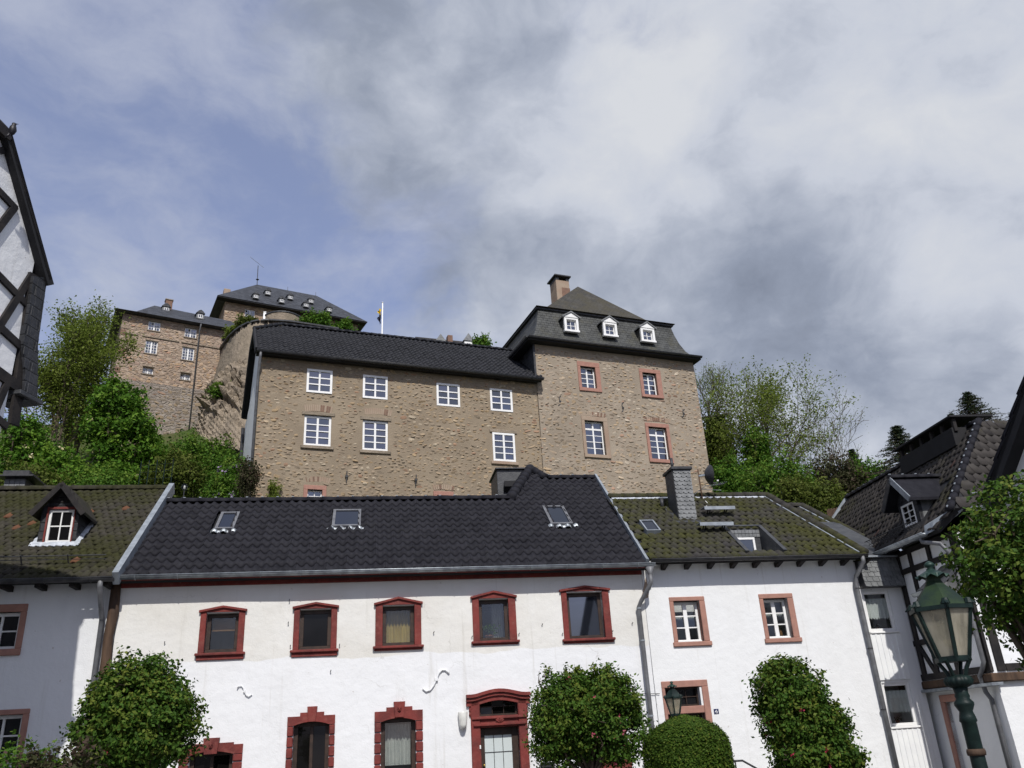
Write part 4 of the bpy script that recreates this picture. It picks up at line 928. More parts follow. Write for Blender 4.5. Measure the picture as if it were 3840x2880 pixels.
# number plate
q0, q1 = H.y(zL(635, 1150)), H.y(zL(682, 1190)); sx0, sx1, sz0, sz1 = q0[0], q1[0], q1[2], q0[2]
sg = thing('number_sign', 'small blue enamel house number plate reading 4 beside the sandstone door', 'sign', H, ((sx0+sx1)/2, 0, sz0))
MB().box(sx0, sx1, -.014, .0, sz0, sz1, .003).build('plate', 'sign_blue', sg); m = MB(); cx_, cz_ = (sx0+sx1)/2, (sz0+sz1)/2; hh = (sz1-sz0)*.32
m.prism([(cx_+.006, -.018, cz_+hh), (cx_+.022, -.018, cz_+hh), (cx_-.024, -.018, cz_-hh*.25), (cx_-.042, -.018, cz_-hh*.25)], (0, .004, 0)); m.box(cx_-.042, cx_+.034, -.018, -.014, cz_-hh*.45, cz_-hh*.2); m.box(cx_+.004, cx_+.02, -.0185, -.0145, cz_-hh*.95, cz_+hh*.25)
m.build('numeral_four', 'sign_white', sg); MB().box(cx_-.022, cx_+.024, -.017, -.014, sz0+.012, sz0+.018).build('small_line', 'sign_white', sg)
# roof of number 4: front slope with a hip on the right
SF = Slope(H, -.42, ZF+.07, 38); kr = SF.ab(zK(700, 317))[1]; hx = SF.ab(zK(1290, 312))[0]; bx1 = SF.ab(zK(2010, 738))[0]
fp = [(FX0+.1, 0), (bx1, 0), (hx, kr), (FX0+.1, kr)]; pass
rk = SF.pt(hx, kr); be = 2*rk[1]-SF.y0
MB().prism([SF.pt(bx1, 0, -.02), (bx1, be, SF.z0), rk], (0, 0, -.1)).prism([SF.pt(FX0+.1, kr, -.02), rk, (bx1, be, SF.z0), (FX0+.1, be, SF.z0)], (0, 0, -.1)).build('back_roof', 'tile_four', four)
sk, skr = skylight(four, SF, zK(375, 508), zK(470, 506), zK(425, 583), zK(530, 580), 'zinc_pale', apron=False, h=.13, fw=.035)
q = [SF.ab(zK(*p)) for p in ((930, 540), (1215, 538), (1440, 708), (1150, 713))]; ra0 = q[3][0]-.02; ra1 = (q[1][0]+q[2][0])/2; rb1 = (q[0][1]+q[1][1])/2; rb0 = (q[2][1]+q[3][1])/2
chy = SF.hit(zK(730, 488)); cc = [H.y(zK(*p), chy[1]) for p in ((632, 118), (735, 115), (655, 490), (800, 485))]; c0x, c1x = 4.60, 5.10; chz = cc[0][2]

for pp in ([(FX0+.1, 0), (bx1, 0), (bx1-(bx1-hx)*rb0/kr, rb0), (FX0+.1, rb0)], [(FX0+.1, rb0), (ra0, rb0), (ra0, rb1), (FX0+.1, rb1)], [(ra1, rb0), (bx1-(bx1-hx)*rb0/kr, rb0), (bx1-(bx1-hx)*rb1/kr, rb1), (ra1, rb1)], [(FX0+.1, rb1), (bx1-(bx1-hx)*rb1/kr, rb1), (hx, kr), (FX0+.1, kr)]):
    slab(four, [SF.pt(a, b, -.01) for a, b in pp], .14, SF.N)
fin = in_poly(fp); fw4, fl4 = .198, .268
def four_in(a, b):
    a += FX0+.1
    if skr[0]-.02 < a < skr[1]+.02 and skr[2] < b < skr[3]: return False
    if ra0 < a < ra1 and rb0 < b < rb1: return False
    return a > FX0+.12 and (fin(a, b) or (b < .2 and a < bx1))
t4 = tile_template(fw4, fl4, .044, .036, 6, 1.1, 1.14, 'rnd')
tile_roof(four, SF.O(FX0+.1), (1, 0, 0), SF.T, SF.N, bx1-FX0, int(kr/fl4)+1, t4, fw4, fl4, four_in, 'tile_four', 300, rng, .5, .008, tj=.03)
ridge_run(four, SF.pt(FX0+.15, kr, .02), SF.pt(hx, kr, .02), .12, 'tile_four', .36, clips=False); ridge_run(four, SF.pt(bx1, 0, .03), SF.pt(hx, kr, .03), .11, 'tile_four', .36, clips=False, name='hip_tile')
m = MB()
for i in range(60):
    a = FX0+.2+(hx-FX0-.3)*i/60; a2 = FX0+.2+(hx-FX0-.3)*(i+1)/60; e = .035*abs(math.sin(i*1.05)); m.hexa([SF.pt(a, kr-.13-e, .035), SF.pt(a2, kr-.13-.035*abs(math.sin((i+1)*1.05)), .035), SF.pt(a2, kr-.05, .06), SF.pt(a, kr-.05, .06)], [SF.pt(a, kr-.13-e, .05), SF.pt(a2, kr-.13-.035*abs(math.sin((i+1)*1.05)), .05), SF.pt(a2, kr-.05, .075), SF.pt(a, kr-.05, .075)])
m.build('ridge_flashing', 'lead_white', four)
MB().bar(SF.pt(bx1-.16, .02, .05), SF.pt(hx-.16, kr-.02, .05), .045, .03, SF.N).build('hip_flashing', 'zinc_pale', four)
# chimney clad in slates
ch = MB().box(c0x, c1x, chy[1], chy[1]+.62, chy[2]-.6, chz, .01).build('chimney', 'slate_dark', four); ns = 13; shh = (chz-chy[2]+.02)/ns
for j in range(ns):
    z = chz-(j+1)*shh
    for i in range(-1, 4):
        a = c0x+(c1x-c0x)*(i+.5*(j % 2))/3.5; b = a+(c1x-c0x)/3.5; a = max(a, c0x-.006); b = min(b, c1x+.006)
        if b-a < .03: continue
        MB().prism([(a, chy[1]-.008-.004*(i % 2), z+shh*1.08), (b, chy[1]-.008, z+shh*1.08), (b, chy[1]-.018, z+.045), (a+(b-a)*.72, chy[1]-.022, z), (a+(b-a)*.25, chy[1]-.022, z+.012), (a, chy[1]-.02, z+.05)], (0, .008, 0)).build('slate', 'slate_pale', ch)
    for i in range(4):
        a = chy[1]+.62*i/4; MB().box(c0x-.016, c0x-.004, a+.003, a+.152, z+.004, z+shh*1.04, .002).build('slate', 'slate_dark', ch)
MB().box(c0x-.06, c1x+.05, chy[1]-.07, chy[1]+.69, chz, chz+.085, .012).build('chimney_cap', 'dark_metal', ch); MB().tube([(c0x+.1, chy[1]+.25, chz+.08), (c0x+.1, chy[1]+.25, chz+.42)], .04, 10).build('flue', 'dark_metal', ch, True)
m = MB(); SF.box(m, c0x-.14, c1x+.06, (chy[1]-SF.y0)/SF.c-.16, (chy[1]-SF.y0)/SF.c+.02, .02, .055); SF.box(m, c0x-.16, c0x-.0, (chy[1]-SF.y0)/SF.c, (chy[1]-SF.y0)/SF.c+.9, .02, .055); m.build('chimney_flashing', 'slate_dark', four)
# dormer window let into the slope
wy = SF.pt(0, rb1)[1]-.12; wz0 = SF.pt(0, rb0)[2]-.06; wz1 = SF.pt(0, rb1)[2]
inner = MB(); inner.prism([SF.pt(ra0, rb0, .0), SF.pt(ra0, rb1, .0), (ra0, wy, wz0), (ra0, SF.pt(0, rb0)[1], wz0)], (.05, 0, 0)).prism([SF.pt(ra1-.05, rb0, .0), SF.pt(ra1-.05, rb1, .0), (ra1-.05, wy, wz0), (ra1-.05, SF.pt(0, rb0)[1], wz0)], (.05, 0, 0)); inner.build('recess_cheeks', 'slate_dark', four)
wq = H.rect(zK(1035, 603), zK(1205, 600), zK(1100, 730), zK(1215, 725), wy); wr = (max(wq[0], ra0+.06), wq[1], wz0+.02, wq[3])
MB().box(ra0+.05, ra1-.05, wy+.07, wy+.12, wz0, wz1).build('recess_back', 'slate_dark', four); window(four, wr, wy, 1, 1, 'white_frame', fw=.06, glassm='glass_sky', name='recessed_window')
MB().box(ra0+.05, ra1-.05, SF.pt(0, rb0)[1], wy+.1, wz0-.05, wz0).build('recess_floor', 'zinc', four)
for j in range(2):
    for i in range(9):
        a = ra0+.05+(ra1-ra0-.1)*i/9; MB().box(a+.003, a+(ra1-ra0-.1)/9-.003, wy+.05, wy+.068, wr[3]+.02+j*.1, wr[3]+.11+j*.1, .003).build('slate', 'slate_pale', four)
for xq in (ra0, ra1): m = MB(); SF.box(m, xq-.05, xq+.05, rb0-.02, rb1+.05, .0, .085); m.build('recess_coping', 'slate_dark', four)
m = MB(); SF.box(m, ra0-.25, ra1+.05, rb1-.01, rb1+.06, .02, .085); m.build('recess_coping', 'slate_dark', four)
for pp in (((820, 448), (1040, 448)), ((790, 568), (1025, 560))):              # chimney sweep steps
    q0, q1 = SF.ab(zK(*pp[0])), SF.ab(zK(*pp[1])); b = (q0[1]+q1[1])/2; st = MB(); p = SF.pt(q0[0], b, .22); st.box(q0[0], q1[0], p[1]-.14, p[1]+.12, p[2], p[2]+.03, .006).box(q0[0], q1[0], p[1]-.15, p[1]-.135, p[2]-.06, p[2]+.03)
    o = st.build('roof_step', 'zinc_pale', four)
    for xq in (q0[0]+.2, q1[0]-.2): MB().bar(SF.pt(xq, b, .02), (xq, p[1]-.1, p[2]), .03, .02).bar(SF.pt(xq, b+.12, .02), (xq, p[1]+.08, p[2]), .03, .02).build('bracket', 'dark_metal', o)
MB().tube([SF.pt(4.42, (chy[1]-SF.y0)/SF.c+.85, 0), SF.pt(4.42, (chy[1]-SF.y0)/SF.c+.85, 0)+np.array([0, 0, .32])], .05, 10).build('vent_pipe', 'dark_metal', four, True)
# eaves
gutter(four, (FX0+.12, -.48, ZF+.04), (bx1+.02, -.48, ZF+.04), .06, 'dark_metal', brackets=False)
for k in range(10): a = FX0+.5+k*.6; MB().prism([(a, -.36, ZF+.0), (a, 0, ZF+.0), (a, 0, ZF-.13), (a, -.30, ZF-.05)], (.11, 0, 0)).build('rafter_end', 'black_timber', four)
MB().box(FX0+.1, FX1+.05, -.40, 0, ZF+.0, ZF+.03).build('soffit', 'grey_plaster', four)
px = H.y(zN(735, 320), -.1)[0]
rp = MB().tube([(px+.1, -.48, ZF+.02), (px+.1, -.48, ZF-.12), (px+.04, -.12, ZF-.42), (px, -.1, ZF-.6), (px+.02, -.1, 3), (px+.04, -.1, 0)], .055, 10).build('rain_pipe', 'pipe_grey', four, True)
for z in (4.6, 3.15, 1.75): MB().lathe([(.064, 0), (.064, .03)], 12, (px+.01, -.1, z)).build('pipe_clamp', 'dark_metal', rp)
# lower roof with its own hip set back behind number 4
SB = Slope(H, .75, ZF+.07, 38); k0, k1, k2, k3 = (SB.ab(zK(*p)) for p in ((1330, 395), (1540, 385), (2040, 650), (1960, 700)))
bp = [(k0[0]-.3, 0), (k2[0]+.35, 0), tuple(k2), tuple(k1), (k0[0]-.3, k1[1])]
rear = thing('rear_wing', 'low rear wing with mossy hipped roof behind the hip of house number four', 'house', H, (8.6, 3, 0))
slab(rear, [SB.pt(a, b, -.01) for a, b in bp], .14, SB.N); bin_ = in_poly(bp)
tile_roof(rear, SB.O(k0[0]-.3), (1, 0, 0), SB.T, SB.N, k2[0]-k0[0]+.8, 24, t4, fw4, fl4, lambda a, b: bin_(a+k0[0]-.3, b), 'tile_four', 120, rng, .5, .008)
ridge_run(rear, SB.pt(k0[0]-.2, k1[1], .02), SB.pt(k1[0], k1[1], .02), .12, 'tile_four', .36, clips=False); ridge_run(rear, SB.pt(k2[0]+.1, k2[1]-.2, .03), SB.pt(k1[0], k1[1], .03), .11, 'tile_four', .36, clips=False, name='hip_tile')
MB().bar(SB.pt(k2[0]-.1, k2[1]-.1, .05), SB.pt(k1[0]-.16, k1[1]-.02, .05), .045, .03, SB.N).build('hip_flashing', 'zinc_pale', rear)
rb_ = SB.pt(*k1); MB().prism([SB.pt(k2[0]+.2, 0, -.05), (k2[0]+.2, rb_[1]*2-.7, SB.z0), rb_-np.array([0, 0, .05])], (0, 0, -.1)).build('hip_slope', 'tile_four', rear)
MB().box(7.2, k2[0]+.1, 1.2, 7.5, 0, SB.z0+.02).build('wall', 'plaster_white', rear)
# aerial mast with dish
mb_ = SF.hit(zV(415, 1000)); my = mb_[1]; mt = H.y(zV(308, 330), my); dc = H.y(zV(455, 470), my)
an = thing('satellite_dish', 'dark satellite dish and rake aerials on a rusty mast behind the slate chimney', 'satellite dish', H, tuple(mb_))
MB().tube([mb_-np.array([0, 0, .1]), (mb_[0], my, mt[2])], .024, 8).build('mast', 'brown_wood', an, True)
rd = abs(H.y(zV(455, 270), my)[2]-H.y(zV(455, 670), my)[2])/2; V = []; F = []; nr, na = 5, 20
for i in range(nr+1):
    for k in range(na):
        t = 2*math.pi*k/na; q = rd*i/nr; V.append((dc[0]+.03+.16*(i/nr)**2-.06, my-.12+q*math.cos(t)*.95, dc[2]+q*math.sin(t)))
for i in range(nr):
    for k in range(na): F.append((i*na+k, i*na+(k+1) % na, (i+1)*na+(k+1) % na, (i+1)*na+k))
d_ = MB().add(V, F); d_.add([(p[0]-.012, p[1], p[2]) for p in V], [f[::-1] for f in F]); d_.build('dish', 'dark_metal', an, True, fix=False)
MB().bar((mb_[0], my, dc[2]), (dc[0]-.02, my-.1, dc[2]), .06, .05).build('dish_bracket', 'zinc', an)
lf_ = H.y(zV(727, 568), my-.2); MB().bar((dc[0], my-.12, dc[2]-rd*.9), lf_-np.array([.03, 0, .05]), .02, .02).build('feed_arm', 'dark_metal', an); MB().lathe([(.0, -.03), (.028, -.02), (.028, .02), (0, .03)], 10, lf_).build('feed_horn', 'white_frame', an, True)
y0_ = H.y(zV(375, 745), my); y1_ = H.y(zV(860, 625), my-.3); y2_ = H.y(zV(235, 855), my+.1)
ya = MB().tube([y2_, y0_, H.y(zV(480, 675), my-.1), y1_], .010, 5)
for t in np.linspace(.35, 1, 7): p = np.array(H.y(zV(480, 675), my-.1))*(1-t)+np.array(y1_)*t; ya.tube([p-np.array([0, .18, 0]), p+np.array([0, .18, 0])], .006, 4)
ya.build('rake_aerial', 'zinc', an); q = H.y(zV(800, 765), my-.2); MB().tube([y0_, q], .009, 5).build('lower_aerial', 'zinc', an)
cb = [SF.pt(*SF.ab(zV(*p)), .05) for p in ((420, 950), (440, 1000), (490, 1045), (530, 1085), (510, 1125), (480, 1130))]; MB().tube(cb, .012, 5).build('cable_loop', 'white_frame', an, True)
# handrail at the steps
p0, p1, p2, p3 = (H.y(zL(*p), -1.1) for p in ((715, 1605), (885, 1595), (1000, 1659), (822, 1600)))
hr = thing('handrail', 'thin dark iron handrail beside the clipped hedge in front of number four', 'handrail', H, (p1[0], -1.1, 0))
MB().tube([(p0[0]-.8, -1.1, p0[2]), p0, p1, p2, (p2[0]+.8, -1.1, p2[2]-.55)], .022, 8).build('rail', 'dark_metal', hr, True)
for xq, zq in ((p3[0], p3[2]), (p0[0]-.75, p0[2]), (p2[0]+.78, p2[2]-.54)): MB().tube([(xq, -1.1, 0), (xq, -1.1, zq)], .016, 6).build('baluster', 'dark_metal', hr)
# ================================================================== narrow boarded infill between number 4 and the timbered house
nar = thing('narrow_house', 'narrow white boarded house front with lace curtains beside house number four', 'house', H, (9.2, 0, 0))
NX0, NX1 = FX1+.02, 9.86; ny = .10
n1 = H.rect(zN(800, 500), zN(1040, 495), zN(875, 850), zN(1110, 845), ny); n2 = H.rect(zN(995, 1290), zN(1235, 1285), zN(1085, 1670), zN(1310, 1660), ny)
n1 = (n1[0]+.02, n1[1], n1[2], n1[3]); n2 = (n1[0], n1[1], n2[2], n2[3])
wall_holes(NX0, NX1, 0, 5.32, [n1, n2], .16, ny, .6, .006, 4).build('wall', 'plaster_white', nar); MB().box(NX0, NX1, ny+2.5, ny+2.7, 0, 5.3).build('back_wall', 'plaster_white', nar); MB().box(NX0, NX1, ny+.2, ny+2.5, 5.2, 5.3).build('ceiling', 'grey_plaster', nar)
for r in (n1, n2):
    w = window(nar, r, ny+.03, 1, 1, 'white_frame', fw=.075, glassm='glass_clear'); x0, x1, z0, z1 = r
    wave_curtain(w, x0+.07, x1-.07, ny+.10, z0+.30*(z1-z0), z0+.82*(z1-z0), 'lace', 32, .012, .05); MB().box(x0-.03, x1+.03, ny-.07, ny+.03, z0-.05, z0, .01).build('sill', 'white_frame', w); MB().box(x0, x1, ny+.3, ny+.5, z0-.02, z0+.05).build('inner_sill', 'brown_wood', w)
    Pp, Nn = clumps(rng, np.array([[x0+.6*(x1-x0), ny+.36, z0+.16]]), np.array([[0, -.7, .5]]), 30, .045); q = thing('pot_plant', 'small plant on the sill behind the %s lace curtained window' % ('upper' if r is n1 else 'lower'), 'plant', H, (x0+.6*(x1-x0), ny+.36, z0+.05)); leaves_obj('leaves', Pp, Nn, .05, rng.random(len(Pp)), 'leaf_olive', q, rng); MB().lathe([(.03, 0), (.05, .09)], 10, (x0+.6*(x1-x0), ny+.36, z0+.05)).build('pot', 'terracotta', q)
for (zb, zt) in ((n2[3]+.06, n1[2]-.06), (.0, n2[2]-.06)):
    nb = 6
    for i in range(nb):
        a = n1[0]-.02+(n1[1]-n1[0]+.08)*i/nb; MB().box(a+.004, a+(n1[1]-n1[0]+.08)/nb-.004, ny-.035, ny, zb, zt, .006).build('board', 'white_board', nar); MB().box(a-.022, a+.022, ny-.05, ny-.03, zb+.002, zt-.002, .005).build('cover_strip', 'white_board', nar)
ap0, ap1 = H.y(zN(800, 225)), H.y(zN(1055, 465)); az1, az0 = ap0[2]+.02, ap1[2]
MB().prism([(NX0+.08, -.02, az1), (NX0+.08, -.16, az0), (NX0+.08, ny, az0), (NX0+.08, ny, az1)], (NX1-NX0-.1, 0, 0)).build('slate_apron', 'slate_dark', nar)
for j in range(6):
    for i in range(7):
        t0, t1 = j/6, (j+1)/6; w_ = (NX1-NX0-.1)/6.5; a = NX0+.08+w_*(i-.5*(j % 2)); b = min(a+w_, NX1-.02); a = max(a, NX0+.08)
        if b-a < .04: continue
        zz0 = az0+(az1-az0)*t0; zz1 = az0+(az1-az0)*min(1, t1+.03); ya, yb = -.16+.14*t0, -.16+.14*min(1, t1+.03)
        MB().hexa([(a+.004, ya-.02, zz0+.02), (b-.004, ya-.02, zz0), (b-.004, yb-.008, zz1), (a+.004, yb-.008, zz1)], [(a+.004, ya-.006, zz0+.02), (b-.004, ya-.006, zz0), (b-.004, yb, zz1), (a+.004, yb, zz1)]).build('slate', 'slate_pale', nar)
MB().prism([(NX0+.02, -.10, az1+.02), (NX0+.02, 2.6, az1+1.6), (NX0+.02, 2.6, az1+1.5), (NX0+.02, -.1, az1-.02)], (NX1-NX0+.1, 0, 0)).build('zinc_roof', 'slate_dark', nar); MB().box(NX0+.1, NX1, -.14, -.06, az1, az1+.05, .008).build('zinc_edge', 'zinc_pale', nar)

# ================================================================== half timbered house on the right
RF = Fr(-82.9, o=H.w((9.88, 0, 0)))
th = thing('half_timbered_house', 'half timbered house with dark tile roof and dormer behind the green street lamp', 'house', RF, (0, 0, 0))
rx0, rx1, rz = -7.0, 2.62, 5.50; jz = 2.33                          # jettied upper storey above a plastered ground floor
MB().box(rx0, rx1, .0, 6.2, jz, rz).build('upper_wall', 'plaster_timber', th)
dre = RF.rect(zN(1470, 1480), zN(1620, 1450), zN(1560, 1900), zN(1700, 1900), .12); drr = (.42, 1.12, .02, 1.85)
lw = wall_holes(rx0, rx1-.1, 0, jz, [drr], .2, .12, .5, .03, 7).build('lower_wall', 'plaster_white', th); MB().box(rx0, rx1-.12, 5.9, 6.1, 0, jz).build('lower_back_wall', 'plaster_white', th); 
fwm = MB(); NN = 10
for i in range(NN): fwm.box(rx1-.32, rx1-.1-.02*math.sin(i), .32+i*.56, .32+(i+1)*.56, 0, jz-.01)
fwm.build('lower_front_wall', 'plaster_white', th)
MB().box(rx0, rx1+.03, -.08, 6.2, jz-.16, jz+.02, .02).build('jetty_beam', 'brown_wood', th); MB().box(rx0, rx1+.05, -.14, .14, jz-.24, jz-.17, .01).build('weather_board', 'zinc', th)
lf = MB().box(drr[0], drr[1], .2, .25, .02, drr[3], .01).build('side_door', 'white_board', th)
for a, b in ((drr[0]-.16, drr[0]), (drr[1], drr[1]+.16)): MB().box(a, b, .06, .25, 0, drr[3], .012).build('jamb', 'sandstone', lf)
MB().box(drr[0]-.16, drr[1]+.16, .06, .25, drr[3], drr[3]+.16, .012).build('lintel', 'sandstone', lf)
def timber(fr, par, y, lst, m='black_timber', t=.05, nm='timber'):
    for (a, b, w) in lst:
        d = np.array(b)-np.array(a); Lh = np.hypot(*d); d = d/Lh; n = np.array([-d[1], d[0]])*w/2; P_ = [np.array(a)+n, np.array(b)+n, np.array(b)-n, np.array(a)-n]
        j = .004*random.random(); MB().prism([(p[0], y-t-j, p[1]) for p in P_], (0, t+j+.02, 0)).build(nm, m, par)
top, bot = rz-.02, jz+.05
timber(RF, th, 0, [((.05, bot), (.05, top), .16), ((.62, bot), (.62, top), .12), ((1.44, bot), (1.44, top), .13), ((2.50, bot), (2.50, top), .26), ((-.9, bot), (-.9, top), .14), ((-1.9, bot), (-1.9, top), .14),
                   ((-3, 4.97), (2.4, 4.98), .13), ((-3, 3.22), (2.4, 3.26), .13), ((-3, bot+.06), (2.6, bot+.06), .14), ((.12, 3.15), (.56, bot+.1), .11), ((-3, top-.05), (2.6, top-.05), .12)])
for yy in (.1, 1.3, 2.6, 3.9, 5.2): MB().box(rx1-.02, rx1+.04, yy, yy+.2, bot, top, .008).build('timber', 'black_timber', th)
for zq in (bot, 3.7, top-.16): MB().box(rx1-.01, rx1+.035, .31, 6, zq, zq+.15, .008).build('timber', 'black_timber', th)
SR = Slope(RF, -.42, rz+.06, 48); rrb = SR.ab(zM(1300, 720))[1]; ra = SR.ab(zM(715, 1040)); vb = SR.ab(zM(575, 1270)); re_ = SR.ab(zM(1800, 480)); hb = SR.ab(zM(1620, 1160))
rrb = (ra[1]+re_[1])/2; rxa = (ra[0]+vb[0])/2
tp = [(rxa, 0), (hb[0]-.45, 0), (hb[0]-.1, hb[1]), (re_[0], rrb), (rxa, rrb)]; slab(th, [SR.pt(a, b, -.01) for a, b in tp], .14, SR.N); tin = in_poly(tp)
dfa = SR.hit(zM(1195, 1345)); dfy = -.04
qx = [RF.y(zM(*p), dfy) for p in ((1145, 1165), (1245, 1110), (1195, 1340), (1300, 1290), (1115, 960), (1030, 1160))]
def th_in(a, b):
    x = a+rxa; p = SR.pt(x, b)
    if .62 < x < 1.75 and .3 < b < 1.9: return False
    return tin(x, b)
t5 = tile_template(.20, .27, .03, .026, 6, 1.1, 1.14, 'rnd')
tile_roof(th, SR.O(rxa), (1, 0, 0), SR.T, SR.N, hb[0]-rxa+.3, 20, t5, .20, .27, th_in, 'tile_timber', 300, rng, .5, .012, tj=.05)
ridge_run(th, SR.pt(rxa, rrb, .02), SR.pt(re_[0], rrb, .02), .11, 'tile_black', .38); ridge_run(th, SR.pt(hb[0]-.08, hb[1]-.1, .05), SR.pt(re_[0], rrb, .04), .095, 'tile_black', .30, name='hip_tile')
MB().bar(SR.pt(rxa-.02, 0, .04), SR.pt(rxa-.02, rrb, .04), .12, .12).build('verge_flashing', 'zinc_pale', th)
# front hip slope (faces the street)
pe = SR.pt(re_[0], rrb); hz = SR.pt(*hb); hx0 = hz[0]; zf = hz[2]; dvec = np.array([pe[0]-hx0, 0, pe[2]-zf]); Lh_ = np.linalg.norm(dvec); Th = dvec/Lh_; Nh = np.array([Th[2], 0, -Th[0]])
hipp = [(hz[1], 0), (6.3, 0), (6.3-(pe[1]-hz[1]), Lh_), (pe[1], Lh_)]
MB().prism([np.array([hx0, a, zf])+Th*b-Nh*.01 for a, b in hipp], -Nh*.14).build('hip_deck', 'slab_dark', th); hin = in_poly(hipp)
tile_roof(th, np.array([hx0, 0, zf]), (0, 1, 0), Th, Nh, 6.5, 14, t5, .20, .27, hin, 'tile_timber', 60, rng, .5, .01, name='hip_slope_tile')
pb_ = SR.pt(rxa, rrb); MB().prism([pb_, pe, (pe[0], pe[1]*2+.4, rz), (rxa, pe[1]*2+.4, rz)], (0, 0, -.1)).build('back_roof', 'slab_dark', th); MB().prism([(rxa+.05, .1, rz), (rxa+.05, pe[1]*2, rz), (rxa+.05, pe[1], pe[2]-.2)], (.1, 0, 0)).build('gable_wall', 'slate_dark', th)
gutter(th, (-3, -.50, rz+.03), (2.22, -.50, rz+.03), .085, 'zinc', step=.7); gutter(th, (hx0+.07, .2, zf-.03), (hx0+.07, 5.5, zf-.03), .075, 'zinc', out_dir=(1, 0, 0))
m = MB(); m.hexa([(2.2, -.5, rz-.02), (2.45, -.42, rz+.02), (2.95, .1, zf-.05), (2.7, .1, zf-.12)], [(2.2, -.46, rz+.2), (2.45, -.38, rz+.24), (2.95, .1, zf+.12), (2.7, .1, zf+.10)]); m.build('eaves_return', 'zinc_pale', th)
sgq = MB()
for k in range(26): sgq.bar((hx0-.1, .5+k*.1, zf+.08), (hx0-.1, .5+k*.1, zf+.36), .012, .012)
sgq.bar((hx0-.1, .45, zf+.36), (hx0-.1, 3.2, zf+.36), .02, .02); sgq.bar((hx0-.1, .45, zf+.1), (hx0-.1, 3.2, zf+.1), .02, .02); sgq.build('snow_guard', 'zinc', th)
sg2 = MB()
for k in range(20): sg2.bar(SR.pt(-.6+k*.12, .32, .03), SR.pt(-.6+k*.12, .32, .24), .01, .01)
sg2.tube([SR.pt(-.7, .32, .24), SR.pt(1.8, .32, .24)], .012, 5); sg2.tube([SR.pt(-.7, .32, .12), SR.pt(1.8, .32, .12)], .008, 5); sg2.build('snow_guard', 'dark_metal', th)
# dormer of the timbered house, facing the row
dwr = ((qx[0][0]+qx[2][0])/2, (qx[1][0]+qx[3][0])/2, qx[2][2]+.02, (qx[0][2]+qx[1][2])/2+.02); da, db_ = dwr[0]-.12, dwr[1]+.16; dzt = dwr[3]+.14; dax = (da+db_)/2; dapz = qx[4][2]+.08
dw = wall_holes(da, db_, rz+.2, dzt, [dwr], .1, dfy, 1).build('dormer_front', 'slate_side', th); window(th, dwr, dfy-.01, 2, 3, 'white_frame', fw=.05, bw=.022, glassm='glass_dark', name='dormer_window')
yq = lambda z: (z-SR.z0)/math.tan(SR.p)+SR.y0
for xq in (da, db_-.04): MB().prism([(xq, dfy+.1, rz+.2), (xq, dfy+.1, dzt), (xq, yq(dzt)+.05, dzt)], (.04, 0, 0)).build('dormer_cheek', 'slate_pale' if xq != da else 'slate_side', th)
MB().prism([(da, dfy+.01, dzt), (db_, dfy+.01, dzt), (dax, dfy+.01, dapz-.06)], (0, .06, 0)).build('dormer_gable', 'slate_side', th)
for s in (-1, 1):
    xe = dax+s*((db_-da)/2+.22); ze = dzt-.16
    o = MB().hexa([(dax, dfy-.3, dapz-.05), (xe, dfy-.3, ze-.05), (xe, yq(ze)+.1, ze-.05), (dax, yq(dapz)+.1, dapz-.05)], [(dax, dfy-.3, dapz+.02), (xe, dfy-.3, ze+.02), (xe, yq(ze)+.1, ze+.02), (dax, yq(dapz)+.1, dapz+.02)]).build('dormer_roof', 'tile_black', th)
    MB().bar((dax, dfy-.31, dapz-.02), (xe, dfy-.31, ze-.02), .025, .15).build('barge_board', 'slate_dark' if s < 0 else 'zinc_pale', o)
ridge_run(th, (dax, dfy-.3, dapz+.02), (dax, yq(dapz)+.05, dapz+.02), .09, 'tile_black', .32)
# raised louvre along the ridge
vq = [RF.y(zM(*p), pe[1]) for p in ((1290, 640), (1580, 465), (1800, 475), (1300, 700))]; va, vb_, vz = vq[0][0]-.1, vq[2][0]-.2, vq[0][2]+.02
lv = MB().box(va-.2, vb_+.15, pe[1]-.62, pe[1]+.62, vz-.06, vz, .01).build('ridge_louvre', 'slab_dark', th)
for k in range(6): xq = va+(vb_-va)*k/5; MB().box(xq-.05, xq+.05, pe[1]-.5, pe[1]-.4, vz-.42, vz-.06, .01).build('louvre_post', 'black_timber', lv)
MB().box(va-.1, vb_, pe[1]-.55, pe[1]+.55, vz-.8, vz-.30, .01).build('louvre_base', 'slab_dark', lv)
q = SR.ab(zM(1330, 740)); m = MB(); SR.box(m, q[0]-.45, q[0]+.5, q[1]-.1, q[1]+.25, .02, .16); m.build('roof_hatch', 'zinc_pale', th)
